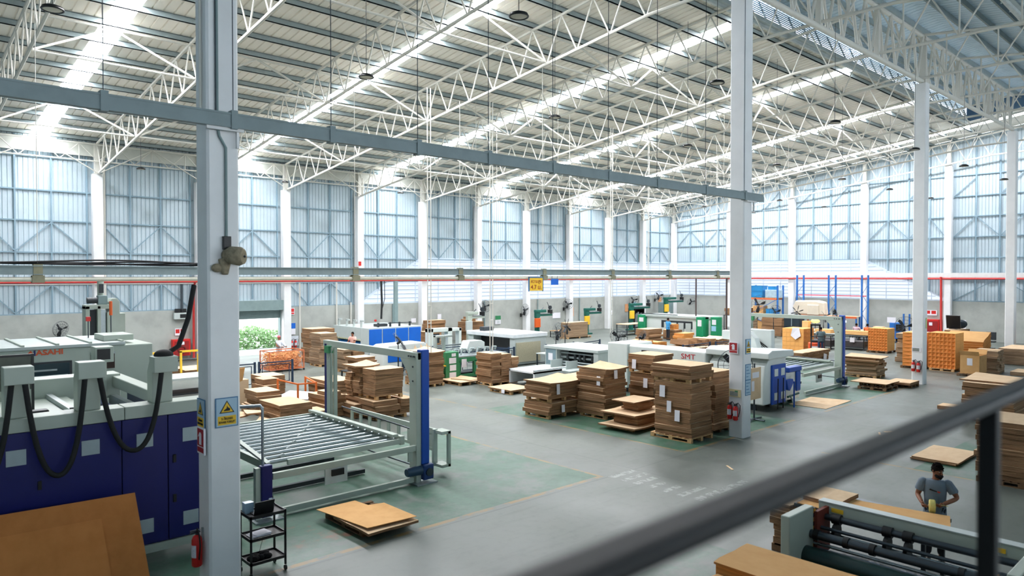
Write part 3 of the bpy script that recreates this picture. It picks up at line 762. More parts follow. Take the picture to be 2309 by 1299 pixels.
wall_fan('black wall fan above the cream stitching head', 37.2, 2.5, .48, R(-10), R(-8))
wall_fan('black wall fan beside the first orange notice', 41.6, 2.05, .52, R(8), R(4))
wall_fan('black wall fan turned sideways near the eighth back wall column', 46.9, 2.4, .45, R(-55), R(4))
wall_fan('black wall fan above the pale blue notices', 56.4, 2.55, .45, R(-48), R(4))
wall_fan('black wall fan near the corner above the orange notice', 60.6, 2.9, .5, R(-35), R(-10))
t = thing('wall_fan', 'black wall fan on the end wall, seen edge on from below', 'fan', (63.9, 41.5, 2.3), -PI/2, 'wall fans')
fan_parts(t, (0,-.7,.1), 0, .48, Euler((R(35),0,R(70))).to_matrix()); mb = MB(); mb.tube([(0,0,.1),(0,-.6,.1)], .03, 8); mb.build('wall_bracket', BLACK, t)
def pedestal_fan(label, x, y, h, rad, yaw, tilt=0, guard=True, blades=3, group='pedestal fans', z0=0, bm=BLACK):
    t = thing('pedestal_fan', label, 'fan', (x,y,z0), 0, group)
    fan_parts(t, (0,-.18,h), 0, rad, Euler((tilt,0,yaw)).to_matrix(), guard, blades, bm)
    mb = MB(); mb.tube([(0,0,.04),(0,0,h*.6)], .035, 8); mb.tube([(0,0,h*.6),(0,0,h-.05),(0,-.1,h)], .024, 8); mb.build('pole', DSTEEL, t, smooth=True)
    mb = MB(); mb.tube([(0,0,0),(0,0,.05)], [.28,.24], 18); mb.build('base', BLACK, t)
    return t
# ------------------------------------------------------------------ pallets and board stacks
def bundle_mesh(name, seed, warp=0.0, mats=None):
    """a slab of flat board sheets, one unit wide, deep and high; the faces sag or curl a little"""
    rg = random.Random(seed); n = 5; v = []; f = []; k = []
    a, b, c, d = [rg.uniform(-1,1) for _ in range(4)]
    def dz(x, y): return warp*((a*x*x*2 + b*y*y*2 + c*x*y*2) if warp < .5 else 0) + (warp*(.9*(x+.5)**2*(y+.5) - .35*math.sin(PI*(x+.5)) ) if warp >= .5 else 0)
    for top in (0, 1):
        for j in range(n+1):
            for i in range(n+1):
                x, y = i/n-.5, j/n-.5
                e = 1 + .012*math.sin(9*x+a*3)*(abs(y) > .49) + .012*math.sin(8*y+b*3)*(abs(x) > .49)
                v.append((x*e, y*e, top + dz(x, y)))
    N = (n+1)*(n+1)
    for j in range(n):
        for i in range(n):
            q = j*(n+1)+i; f.append((q,q+n+1,q+n+2,q+1)); k.append(0)
            q += N; f.append((q,q+1,q+n+2,q+n+1)); k.append(0)
    for i in range(n):
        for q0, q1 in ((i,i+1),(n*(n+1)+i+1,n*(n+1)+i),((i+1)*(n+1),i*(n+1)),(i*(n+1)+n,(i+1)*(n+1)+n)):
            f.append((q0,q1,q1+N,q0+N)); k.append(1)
    me = bpy.data.meshes.new(name); me.from_pydata(v, [], f)
    for m in mats: me.materials.append(m)
    for p, q in zip(me.polygons, k): p.material_index = q
    me.update(); return me
BM = {}
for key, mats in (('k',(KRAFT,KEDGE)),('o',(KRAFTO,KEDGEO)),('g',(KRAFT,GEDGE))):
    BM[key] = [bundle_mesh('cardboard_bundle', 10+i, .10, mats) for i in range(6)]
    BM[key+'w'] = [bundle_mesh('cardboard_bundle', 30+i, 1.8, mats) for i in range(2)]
srng = random.Random(21)
def bundle(x, y, z, sx, sy, h, label, rz=0, key='k', group=None, var=None, tilt=(0,0)):
    o = bpy.data.objects.new('cardboard_bundle', BM[key][srng.randrange(len(BM[key])) if var is None else var]); COL.objects.link(o)
    o.location = (x,y,z); o.scale = (sx,sy,h); o.rotation_euler = (tilt[0],tilt[1],rz)
    return tag(o, label, 'cardboard', group)
def stack(x0, y0, x1, y1, z0, z1, n, desc, jit=.03, key='k', warp=False, adj='brown', rz=0.0):
    jit = jit*1.25
    """n bundles piled level on level, each a thing of its own"""
    h = (z1-z0)/n; cx_, cy_ = (x0+x1)/2, (y0+y1)/2
    for i in range(n):
        j = jit
        nm = ORD[n-i] if n-i < 26 else str(n-i)
        pos = 'topmost' if i == n-1 else ('lowest' if i == 0 else nm)
        if n == 1: pos = 'single'
        top = warp and i == n-1
        bundle(cx_+srng.uniform(-j,j), cy_+srng.uniform(-j,j), z0+h*i, (x1-x0)*(1+srng.uniform(-.6,.4)*j), (y1-y0)*(1+srng.uniform(-.6,.4)*j), h*(.95 if not top else .9), ('%s %s board bundle down the %s' if 0 < i < n-1 else '%s %s board bundle of the %s') % (pos, adj, desc), rz+srng.uniform(-.5,.5)*j, key+('w' if top else ''), 'bundles of the '+desc)
PALP = {}
def pallet_parts(root, w, d, mat, z=.0):
    """deck boards, nine blocks, bottom boards; the outer size is w x d"""
    mb = MB(); n = 7
    for i in range(n):
        y = -d/2 + (d-.1)*i/(n-1); mb.box(-w/2, y, z+.118, w/2, y+.1, z+.138)
    for x in (-w/2+.05, 0, w/2-.05): mb.box(x-.05, -d/2, z+.098, x+.05, d/2, z+.118)
    mb.build('top_deck', mat, root)
    bl = MB(); bl.box(-.055,-.07,.02,.055,.07,.098); me = bl.mesh('block', mat)
    for x in (-w/2+.055, 0, w/2-.055):
        for y in (-d/2+.07, 0, d/2-.07):
            o = bpy.data.objects.new('block', me); COL.objects.link(o); o.parent = root; o.location = (x,y,z)
    mb = MB()
    for x in (-w/2+.055, 0, w/2-.055): mb.box(x-.05, -d/2, z, x+.05, d/2, z+.02)
    mb.build('bottom_boards', mat, root)
def pallet(x0, y0, x1, y1, label, z=0, mat=None, rz=0):
    mat = mat or WOOD
    t = thing('wooden_pallet', label, 'pallet', ((x0+x1)/2,(y0+y1)/2,z), rz, 'wooden pallets')
    key = (round(x1-x0,1), round(y1-y0,1), mat.name)
    if key in PALP:
        for ch in PALP[key].children:
            c = ch.copy(); COL.objects.link(c); c.parent = t
    else:
        pallet_parts(t, key[0], key[1], mat); PALP[key] = t
    return t
def slip(x, y, z, face, label, w=.15, h=.30, tilt=0.0):
    """a paper slip hanging down the face of a stack ('x' faces -X, 'y' faces -Y)"""
    t = MB(); t.add([(-w/2,0,0),(w/2,0,0),(w/2,-.012,-h),(-w/2,-.012,-h),(-w/2,.004,0),(w/2,.004,0),(w/2,-.008,-h),(-w/2,-.008,-h)], [(0,1,2,3),(7,6,5,4),(0,4,5,1),(1,5,6,2),(2,6,7,3),(3,7,4,0)])
    o = t.build('paper_slip', PAPER, loc=(x,y,z), rot=(0,tilt,0 if face == 'y' else -PI/2))
    return tag(o, label, 'paper slip', 'paper slips on the stacks')

# --- stacks left of the big extinguisher column
D = 'two-tier stack leftmost in the middle group'
pallet(17.9,17.55,19.6,18.8, 'wooden pallet under the leftmost stack of the middle group')
stack(17.87,17.49,19.6,18.85,.14,.56,3,'lower tier of the leftmost middle stack',.04)
pallet(17.95,17.55,19.55,18.8, 'wooden pallet between the two tiers of the leftmost middle stack', z=.57)
stack(17.87,17.49,19.55,18.75,.71,1.24,4,'upper tier of the leftmost middle stack',.04)
bundle(18.72,18.1,1.25,1.78,1.36,.05,'curled top sheets bulging over the leftmost middle stack',0,'kw','bundles of the upper tier of the leftmost middle stack',0)
stack(20.25,18.65,21.5,19.4,.14,1.18,6,'dark stack behind the leftmost middle stack',.04)
pallet(20.3,18.65,21.5,19.4,'pallet under the dark stack behind the leftmost middle stack')
pallet(19.3,16.15,20.4,17.35,'pallet under the tall stack with two white slips')
stack(19.24,16.12,20.44,17.4,.14,1.72,13,'tall stack with two white slips',.05)
bundle(19.85,16.75,1.73,1.26,1.34,.06,'curled top sheets on the tall stack with two white slips',0,'kw','bundles of the tall stack with two white slips',1)
pallet(18.45,14.3,19.65,15.4,'pale pallet under the low untidy board pile')
bundle(18.95,14.75,.14,1.75,1.45,.05,'wide bottom sheets jutting out left of the low untidy pile',.06,'kw','boards of the low untidy pile',1)
stack(18.65,14.3,19.95,15.3,.20,.50,2,'low untidy pile before the tall stacks',.06)
bundle(19.25,14.85,.51,1.9,1.4,.05,'wide curled sheets in the middle of the low untidy pile',.03,'kw','boards of the low untidy pile',0)
stack(19.05,14.55,19.85,15.25,.58,.80,3,'small block on the low untidy pile',.04)
bundle(19.35,14.95,.86,1.25,.95,.035,'loose top sheets on the low untidy pile',.02,'k','boards of the low untidy pile')
pallet(21.0,15.4,22.2,16.5,'pallet under the stack behind the low untidy pile')
stack(21.05,15.42,22.2,16.5,.14,1.5,9,'stack behind the low untidy pile, lower tier',.05)
pallet(21.05,15.42,22.2,16.5,'pallet splitting the stack behind the low untidy pile', z=1.51)
stack(21.0,15.36,22.2,16.5,1.65,2.2,5,'stack behind the low untidy pile, upper tier',.04)
pallet(18.45,12.11,19.65,13.6,'pale pallet under the tallest stack beside the column')
stack(18.5,12.17,19.65,13.5,.14,1.78,11,'tallest stack beside the column, lower tier',.035)
pallet(18.5,12.2,19.7,13.5,'pallet near the top of the tallest stack beside the column', z=1.79)
stack(18.42,12.12,19.68,13.55,1.93,2.34,4,'tallest stack beside the column, upper tier',.03)
pallet(20.0,12.35,21.1,13.6,'pallet under the dark stack just behind the column', mat=DWOOD)
stack(20.0,12.3,21.1,13.6,.14,2.0,9,'dark stack just behind the column',.05)
for a in [(18.25,17.45,1.28,'y','white slip on the upper tier of the leftmost middle stack',.16,.42),(18.5,17.44,.46,'y','white slip on the lower tier of the leftmost middle stack',.16,.26),(19.2,16.4,1.52,'x','white slip on the left face of the tall stack',.16,.32),(19.75,16.07,1.72,'y','white slip on the right face of the tall stack',.18,.30),(18.44,13.15,1.66,'x','uppermost white slip on the tallest stack beside the column',.2,.36),(18.44,12.9,1.2,'x','middle white slip on the tallest stack beside the column',.16,.34),(18.44,12.6,.95,'x','lowest white slip on the tallest stack beside the column',.18,.34),(20.96,16.2,2.0,'x','white slip on the upper tier behind the low untidy pile',.18,.34),(20.98,15.7,1.35,'x','white slip on the lower tier behind the low untidy pile',.18,.34),(20.2,19.2,1.2,'x','white slip on the dark stack behind the leftmost middle stack',.18,.3)]:
    slip(a[0],a[1],a[2],a[3],a[4],a[5],a[6])
# --- stacks before the green machine
pallet(20.35,22.25,21.6,23.6,'low pallet with thin sheets left of the middle group')
bundle(21.0,22.95,.145,1.35,1.5,.05,'thin sheets on the low pallet left of the middle group',0,'k')
slip(20.32,22.7,.19,'x','white slip hanging from the low pallet left of the middle group',.2,.16)
pallet(20.3,25.65,21.5,27.3,'low pallet before the green machine, thin board on it')
bundle(20.9,26.4,.145,1.3,1.7,.03,'thin pale board on the pallet before the green machine',.03,'k')
bundle(21.15,26.3,.18,.8,1.1,.03,'bent loose board lying on the pallet before the green machine',.3,'kw',None,0)
pallet(21.3,24.6,22.5,25.7,'pallet under the stack of tied bundles before the green machine')
stack(21.32,24.6,21.92,25.65,.14,1.5,9,'left column of tied bundles before the green machine',.04)
stack(21.95,24.65,22.6,25.65,.14,1.42,5,'middle column of tied bundles before the green machine',.03)
stack(22.63,24.7,23.1,25.65,.0,1.22,7,'right column of tied bundles before the green machine',.06)
pallet(18.8,26.25,19.9,27.9,'pale pallet under the round shouldered stack by the green machine')
stack(18.82,26.28,19.88,27.85,.14,1.54,11,'round shouldered stack left of the green machine',.03)
bundle(19.35,27.05,1.55,1.1,1.62,.06,'domed top sheets of the round shouldered stack',0,'kw',None,1)
# --- stacks behind the near lift
pallet(13.3,21.4,14.5,23.6,'pallet under the big block behind the near lift')
stack(13.15,21.35,14.15,22.4,.14,.70,3,'wide lower tier behind the near lift',.05)
stack(13.2,22.5,14.2,23.6,.14,.70,4,'back left part of the tier behind the near lift',.05)
stack(14.2,21.4,14.75,22.3,.14,.68,2,'tied bundles at the right end behind the near lift',.05)
pallet(13.3,21.5,14.4,22.7,'torn pallet under the big upper block behind the near lift', z=.71)
stack(13.25,21.5,14.4,22.35,.85,1.78,4,'big upper block behind the near lift',.02)
stack(13.2,22.4,13.8,22.9,.85,1.72,6,'narrow bundles left of the big upper block',.05)
stack(13.1,22.95,13.7,23.35,.72,1.55,6,'low narrow bundles far left of the big upper block',.06)
bundle(13.5,22.85,1.80,1.0,.95,.05,'curled loose sheets on the narrow bundles',0,'kw',None,0)
stack(13.9,26.0,15.1,27.8,.02,.80,6,'dark stack behind the orange rail',.03)
pallet(18.65,33.2,19.8,34.4,'pallet under the stack of taped bundles behind the lift beam')
stack(18.63,33.2,19.1,34.4,.14,1.2,9,'left half of the taped stack behind the lift beam',.05,'g')
stack(19.13,33.2,19.8,34.4,.14,1.25,6,'right half of the taped stack behind the lift beam',.04)
pallet(18.8,36.2,19.9,37.4,'pallet under the grey stack near the shutter door')
stack(18.82,36.2,19.88,37.4,.14,1.85,10,'grey stack near the shutter door',.05,'g')
stack(19.2,37.9,20.6,39.2,.02,2.0,7,'brown stack behind the grey stack near the door',.04)
stack(16.6,28.5,17.6,29.4,.7,1.35,4,'stepped stack on the bench behind the big block',.05)
stack(12.15,22.95,12.95,24.3,.02,.80,5,'stack left of the lift upright',.06)
stack(12.2,22.95,12.75,23.7,.80,.94,1,'thin bundle on the stack left of the lift upright',.03)
stack(12.85,22.2,13.1,23.2,.02,.52,3,'low stack right of the lift upright',.03)
stack(11.55,22.5,12.0,23.4,.02,.42,2,'low pale stack beside the red beacon',.03)
stack(10.35,22.75,11.5,24.4,.02,.72,6,'broad stack just behind the roller table',.015)
stack(10.6,25.1,11.5,26.3,.02,.85,5,'stack behind the broad one at left',.06)
stack(10.5,26.0,10.58,26.4,.02,.30,1,'sliver of board beside the left pile',.01)
stack(12.5,29.1,13.5,30.3,.02,.82,4,'dark stack by the dark blue fence',.02)
stack(11.7,27.4,12.4,28.3,.02,.95,4,'ragged stack left of the dark one by the fence',.08)
for k, (x, y, s, a) in enumerate(((9.55,23.2,.9,.2),(9.75,22.4,.8,-.4),(9.9,22.9,.7,.9),(9.4,24.0,.8,.5),(9.9,23.7,.75,1.4))):
    bundle(x, y, .03+.09*k, s, s*.8, .05, '%s of the crumpled loose boards right of the near column' % ('lowest','second lowest','middle','second highest','highest')[k], a, 'kw', 'crumpled boards right of the near column', k%2, (R(6*(k%3-1)),R(5*(1-k%2))))
stack(10.2,31.5,11.3,33.2,.75,1.05,2,'long brown boards left of the near column, upper',.05)
stack(8.9,32.0,10.1,33.4,.75,1.10,2,'long brown boards before the red hose cabinet',.05)
# --- far stacks
pallet(41.6,38.7,44.4,39.6,'pallet under the neat pale block by the back wall')
stack(41.6,38.68,43.95,39.5,.14,1.31,8,'neat pale block by the back wall',.006,'g',adj='pale')
stack(34.0,42.1,35.7,43.2,.02,1.55,6,'stack under the cream stitching head',.06)
stack(34.3,42.3,35.2,43.0,1.56,1.9,2,'small stack on top under the cream stitching head',.1)
stack(30.2,42.0,31.4,43.2,.02,1.0,3,'stack right behind the blue panels',.08)
stack(31.0,42.9,32.6,43.6,.9,1.75,3,'dark brown boards right of the blue panels',.04)
stack(35.8,41.0,37.0,42.0,.02,.75,3,'low stack right of the cream stitching head',.06)
stack(44.5,33.0,46.3,34.2,.02,.95,6,'stack behind the drum fans',.06)
stack(46.5,31.2,48.0,32.1,.05,.62,3,'orange tinted stack beside the drum fans',.08,'o',adj='orange')
stack(57.5,33.0,61.0,34.3,1.55,2.15,2,'dark flat boards stacked high near the corner',.03)
stack(52.5,29.4,54.3,30.4,.02,1.75,2,'tall grey crated boards near the corner',.02,'g')
for k in range(6):
    bundle(39.4+k*.68, 26.6-k*.12, .55+.05*(k%2), .6, 1.5, .32, '%s folded brown bundle in the row behind the long white machine' % ORD[k+1], .1*(k%3-1), 'k', 'folded bundles behind the long white machine', None, (0, R(14-5*k)))
stack(39.0,25.2,43.3,27.3,.02,.5,2,'board platform under the folded bundles',.03)
stack(36.5,27.6,37.7,28.8,.02,.95,1,'orange carton block behind the fence panels',.0,'o',adj='orange')
stack(37.9,27.4,38.9,28.6,.02,.8,1,'second orange carton block behind the fence panels',.0,'o',adj='orange')
stack(29.6,23.3,30.3,24.2,.02,1.25,2,'tan boards beside the dark fan pole',.02,adj='tan')
stack(43.0,8.6,44.6,9.5,.02,.22,1,'pale flat boards before the wide low stack',.03,'g',adj='pale')
# --- right side
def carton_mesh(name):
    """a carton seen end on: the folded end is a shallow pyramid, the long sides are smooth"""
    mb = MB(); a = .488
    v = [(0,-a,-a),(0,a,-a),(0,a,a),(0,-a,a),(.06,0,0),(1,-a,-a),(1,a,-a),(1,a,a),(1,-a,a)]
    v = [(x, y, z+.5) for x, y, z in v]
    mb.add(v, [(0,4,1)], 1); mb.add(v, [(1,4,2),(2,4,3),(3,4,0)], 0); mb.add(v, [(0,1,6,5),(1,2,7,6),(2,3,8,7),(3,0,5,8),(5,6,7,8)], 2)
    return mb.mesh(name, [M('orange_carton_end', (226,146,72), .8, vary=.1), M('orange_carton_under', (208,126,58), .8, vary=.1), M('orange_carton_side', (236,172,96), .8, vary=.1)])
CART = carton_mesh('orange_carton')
def cartons(x0, y0, x1, y1, z0, z1, ny, nz, label, rzcols=1):
    n = 0; dx = (x1-x0)/rzcols
    for c in range(rzcols):
        for i in range(ny):
            for k in range(nz):
                if c > 0 and not (k == nz-1 or i == 0): continue
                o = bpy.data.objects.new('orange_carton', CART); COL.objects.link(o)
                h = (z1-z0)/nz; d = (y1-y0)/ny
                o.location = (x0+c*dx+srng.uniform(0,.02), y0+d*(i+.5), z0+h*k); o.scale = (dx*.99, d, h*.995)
                tag(o, label, 'carton', label.replace('orange carton in the ', 'cartons of the '))
pallet(49.1,17.5,50.6,18.8,'dark pallet under the middle block of orange cartons', mat=DWOOD)
cartons(49.2,17.55,50.5,18.75,.14,1.6,7,8,'orange carton in the block standing alone in the aisle',1)
pallet(42.3,11.75,43.9,13.0,'pallet under the orange carton block right of the column')
cartons(42.35,11.75,43.8,13.05,.14,2.02,7,9,'orange carton in the tall block right of the third column',1)
pallet(42.3,13.2,43.4,14.4,'dark pallet under the orange cartons left of the column', mat=DWOOD)
cartons(42.3,13.25,43.3,14.3,.14,1.96,2,9,'orange carton in the tall block left of the third column',1)
pallet(45.3,21.3,46.9,22.75,'pallet under the low orange carton block behind the brown bundles')
t0 = len(bpy.data.objects)
for c in range(3):
    for r in range(5):
        for k in range(5):
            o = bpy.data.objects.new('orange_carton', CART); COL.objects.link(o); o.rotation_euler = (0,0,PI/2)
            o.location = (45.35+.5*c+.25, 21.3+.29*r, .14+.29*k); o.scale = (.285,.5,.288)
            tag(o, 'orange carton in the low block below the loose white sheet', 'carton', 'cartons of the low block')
o = MB(); o.add([(0,0,0),(.42,.05,.02),(.55,.02,-.5),(.2,.0,-.75),(-.12,.0,-.5),(0,.02,.01),(.42,.07,.03),(.55,.04,-.5),(.2,.02,-.75),(-.12,.02,-.5)], [(0,1,2,3,4),(9,8,7,6,5),(0,5,6,1),(1,6,7,2),(2,7,8,3),(3,8,9,4),(4,9,5,0)])
tag(o.build('plastic_sheet', PAPER, loc=(45.25,22.0,1.62), rot=(0,0,-PI/2)), 'loose white sheet hanging over the low orange carton block', 'sheet')
# tied flat bundle pile and sheet pallets on the second aisle
pallet(36.7,13.6,37.9,15.3,'pale pallet under the pile of tied flat boards', rz=0)
stack(36.75,13.55,37.9,15.1,.14,.62,5,'grey half of the pile of tied flat boards',.07,'g',adj='grey')
stack(36.7,13.55,37.3,15.1,.62,.98,4,'front left half of the tied flat boards',.10)
stack(37.32,13.55,37.95,15.1,.62,.96,3,'right half of the tied flat boards',.10)
bundle(37.35,14.35,.99,1.35,1.8,.03,'loose pale sheets over the tied flat boards',.08,'kw',None,0)
pallet(33.0,11.8,34.4,13.0,'lower pallet of the sheet pile before the third column', mat=DWOOD)
pallet(33.15,11.9,34.3,13.0,'upper pallet of the sheet pile before the third column', z=.14, mat=DWOOD)
bundle(33.75,12.55,.29,1.55,1.55,.035,'pale sheet on the twin pallets before the third column',0,'k')
pallet(34.85,11.4,35.9,12.2,'low pallet at the foot of the third column', mat=DWOOD)
bundle(35.3,11.9,.145,1.3,1.0,.10,'pale sheets on the pallet at the foot of the third column',.02,'k')
stack(38.3,18.1,41.7,19.1,.02,.62,3,'long brown bundle pile behind the second lift',.02,'k')
for k in range(5):
    bundle(38.6+k*.72, 18.5, .63, .66, .95, .16, '%s flat bundle along the top of the pile behind the second lift' % ORD[k+1], 0, 'k', 'bundles on the pile behind the second lift')
slip(41.2,18.05,.55,'y','white slip on the long brown pile behind the second lift',.4,.35,.2)
pallet(40.95,10.2,42.4,11.3,'pallet with an open orange carton at the right', mat=DWOOD)
t = thing('open_carton', 'open orange carton with a white label beside the grey board stack', 'carton', (41.7,10.75,.14))
mb = MB(); w_, d_, h_ = .62, .42, .92
for (a, b, c, d) in ((-w_,-d_,w_,-d_),(w_,-d_,w_,d_),(w_,d_,-w_,d_),(-w_,d_,-w_,-d_)):
    mb.bar((a,b,h_/2),(c,d,h_/2),.012,h_)
mb.box(-w_,-d_,0,w_,d_,.012); mb.build('walls', KRAFTO, t)
for (a, b, c, d, o1, o2) in ((-w_,-d_,-w_,d_,-.16,0),(w_,-d_,w_,d_,.14,0)):
    mb = MB(); mb.add([(a,b,h_),(c,d,h_),(c+o1,d+o2,h_+.22),(a+o1,b+o2,h_+.22),(a+.01,b,h_),(c+.01,d,h_),(c+o1+.01,d+o2,h_+.22),(a+o1+.01,b+o2,h_+.22)], [(0,1,2,3),(7,6,5,4),(3,2,6,7),(0,4,5,1),(1,5,6,2),(0,3,7,4)]); mb.build('flap', KRAFTO, t)
mb = MB(); mb.box(-w_-.012,-.12,.42,-w_-.008,.12,.78); mb.build('label', PAPER, t)
stack(43.0,10.0,43.55,11.1,.02,1.18,9,'grey board stack behind the open carton, left half',.05,'g',adj='grey')
stack(43.6,10.0,44.3,11.1,.02,1.20,11,'grey board stack behind the open carton, right half',.06,'g',adj='grey')
for k in range(6):
    o = bundle(45.95, 12.2, .88+.135*k, 1.6, 2.0, .12, '%s orange board of the slanting fan at the right, counted from below' % ORD[k+1], .0, 'o', 'slanting orange boards', None, (0, R(-17)))
stack(45.2,11.2,46.8,13.2,.02,.6,2,'board base under the slanting orange fan',.03,'k')
stack(48.2,9.9,51.2,11.2,.02,.92,5,'wide low stack before the right edge column',.015,'g')
stack(45.0,14.2,47.5,15.6,.02,1.7,6,'tall grey boards behind the slanting fan',.06,'g',adj='grey')
stack(48.3,13.2,50.3,14.0,1.0,1.85,1,'plain tan carton pile left of the right edge column',.02,'k',adj='tan')
stack(53.6,9.4,55.2,10.6,.02,1.6,3,'orange cartons beyond the right edge column',.03,'o',adj='orange')
stack(28.6,6.2,30.7,7.7,.14,1.36,8,'broad stack behind the handrail at the right',.04,'k')
pallet(28.7,6.2,30.6,7.7,'pallet under the broad stack behind the handrail', mat=DWOOD)
bundle(29.8,7.1,1.37,1.9,1.5,.04,'pale curled top sheets of the broad stack behind the handrail',.0,'kw',None,0)
stack(30.2,8.4,30.9,9.0,.02,.16,1,'low offcut left of the broad stack',.05)
stack(20.25,4.1,21.9,5.15,.14,1.55,11,'dark stack below the handrail at the right edge',.03)
pallet(20.3,4.15,21.8,5.15,'dark pallet under the dark stack below the handrail', mat=DWOOD)
slip(20.2,4.9,1.45,'x','white slip on the dark stack below the handrail',.2,.32)
stack(21.4,5.85,23.3,7.0,.02,.10,2,'flat sheets lying on the green floor at the right',.03)
# --- the front pallet
pallet(7.15,12.05,8.25,13.58,'worn pallet standing alone on the aisle line in front', mat=DWOOD)
bundle(7.62,12.35,.15,1.15,1.35,.05,'folded brown sheets under the big sheet on the front pallet',0,'k')
mb = MB(); mb.prism([(-.62,.83),(.28,.81),(.30,.30),(.63,.20),(.57,-1.09),(-.50,-1.0)], 'z', 0, .012)
tag(mb.build('cardboard_sheet', [KRAFTO], loc=(7.61,12.82,.215), rot=(R(-2.0),0,0)), 'big notched tan sheet lying on the front pallet', 'cardboard')
mb = MB(); mb.prism([(26.95,13.24),(27.0,11.79),(29.59,11.89),(29.24,13.4)], 'z', .004, .016)
tag(mb.build('cardboard_sheet', [KRAFT]), 'flat tan sheet lying on the floor before the blue and white machine', 'cardboard')
# ------------------------------------------------------------------ machines
def bx(t, name, mat, *boxes, bevel=0):
    mb = MB()
    for b in boxes: mb.box(*b)
    return mb.build(name, mat, t, bevel=bevel)
def tb(t, name, mat, pts, r, n=8):
    mb = MB(); mb.tube(pts, r, n); return mb.build(name, mat, t, smooth=True)
GLASS = M('dark_window_glass', (46,66,74), .15, vary=.3, scale=2)
VENT = M('vent_grille', (164,178,182), .6, vary=.1)
# A: the big navy and cream machine at left
t = thing('board_machine', 'big navy blue and cream machine at left with three hose posts on top', 'machine', (2.0,13.6,0)); ox = 2.0
bx(t, 'cabinet', NAVY, (-3.4,.05,.30,3.35,.6,2.58))
for k, (a, b) in enumerate(((-3.4,-1.15),(-1.15,1.33),(1.33,2.08),(2.08,3.35))):
    d = bx(t, 'door', NAVY, (a+.008,0,.32,b-.008,.05,2.57), bevel=.006)
    vs = {0:[(-2.2,2.06),(-2.2,.5)],1:[(-.32,2.06),(.72,2.06),(-.32,.5)],2:[(1.56,2.05),(1.56,.52)],3:[(2.33,2.05),(2.33,.52)]}[k]
    for vx, vz in vs: bx(d, 'vent', VENT, (vx,-.012,vz,vx+.27,0,vz+.25), bevel=.004)
    for hx, hz in {0:[],1:[(.1,1.62)],2:[],3:[(2.16,1.7),(2.16,.98)]}[k]: bx(d, 'handle', BLACK, (hx,-.03,hz,hx+.05,0,hz+.14))
bx(t, 'skirt', CREAM, (-3.4,-.02,.16,3.38,.3,.30))
for x in (-3,-.5,1.5,3.2): bx(t, 'foot', DSTEEL, (x-.06,.1,0,x+.06,.22,.17))
bx(t, 'front_rim', CREAM, (-3.4,-.02,2.58,-.67,.42,2.8), (-.66,-.02,2.58,1.37,.42,2.8), (1.38,-.02,2.58,3.38,.42,2.8), (1.0,.42,2.6,3.38,.55,2.74), bevel=.012)
bx(t, 'back_rim', CREAM, (-3.4,3.35,2.5,.4,3.75,2.95), (.42,3.2,2.5,2.1,3.75,3.0), bevel=.015)
bx(t, 'side_beam', CREAM, (1.95,.4,2.72,2.2,3.7,2.95), bevel=.02)
bx(t, 'deck', CREAM, (-3.4,.42,2.5,1.1,3.35,2.62))
for x in (-.35,.75): bx(t, 'slide_rail', PALE, (x,.5,2.62,x+.10,3.35,2.70), (x+.12,.5,2.62,x+.15,3.35,2.66))
bx(t, 'pit', M('navy_interior', (26,34,58), .5), (1.12,.42,1.2,3.3,3.3,2.30))
for x in (1.15,1.5,1.9,2.25): bx(t, 'pit_rail', PALE if x in (1.15,1.9) else M('navy_rail', (44,58,96), .4), (x,.5,2.3,x+.12,3.3,2.56))
bx(t, 'tail_table', PALE, (2.2,.6,2.2,3.35,2.6,2.34), bevel=.01)
tb(t, 'light_curtain_post', DSTEEL, [(-1.9,3.3,2.6),(-1.9,3.3,3.9)], .03)
bx(t, 'lamp', BLACK, (.06,.75,2.66,.4,.95,2.78), bevel=.03); bx(t, 'lamp_foot', STEEL, (.1,.78,2.6,.36,.92,2.67)); tb(t, 'fitting', BLACK, [(.72,.7,2.6),(.72,.7,2.78)], .035)
for k, gx in enumerate((-1.18,-.15,.86,2.02)):
    g = bx(t, 'hose_post', CREAM, (0,0,0,0,0,0)) if False else None
    mb = MB(); mb.prism([(-.02,0),(.30,0),(.30,.55),(.10,.82),(-.22,.82),(-.22,.58),(-.02,.58)], 'x', gx-.17, gx+.17)
    mb.v = [(x, y+.1, z+2.8) for x, y, z in mb.v]
    h = mb.build('hose_post', CREAM, t, bevel=.012)
    bx(h, 'head', CREAM, (gx-.2,-.15,3.36,gx+.2,.15,3.64), bevel=.012)
def hang(a, b, sag, n=18):
    a = Vector(a); b = Vector(b); o = []
    for i in range(n+1):
        u = i/n; p = a.lerp(b, u); e = 1-(2*u-1)**4; e2 = 1-(2*u-1)**2
        p.z -= sag*(.55*e2+.45*e); p.y -= .16*e2; o.append(p)
    return o
tb(t, 'hose', RUBBER, hang((-.07,-.1,3.36),(.76,-.1,3.36),1.5), .042, 10)
tb(t, 'hose', RUBBER, hang((.98,-.1,3.36),(1.95,-.1,3.36),1.28), .042, 10)
tb(t, 'hose', RUBBER, hang((-1.1,-.1,3.36),(-.25,-.1,3.36),1.45), .042, 10)
mb = MB(); mb.sphere((2.02,0,3.66), (.17,.14,.1)); mb.build('hose_boot', RUBBER, t, smooth=True)
tb(t, 'hose', RUBBER, [(2.08,0,3.68),(2.28,.02,3.80),(2.48,.1,4.3),(2.62,.2,4.9)], .045, 10)
m = bx(t, 'screen_post', CREAM, (1.6,3.1,2.5,1.82,3.35,3.45), bevel=.01); bx(m, 'screen_box', CREAM, (1.58,2.95,3.28,1.92,3.35,3.6), bevel=.01); bx(m, 'screen', BLACK, (1.61,2.935,3.34,1.85,2.95,3.56))
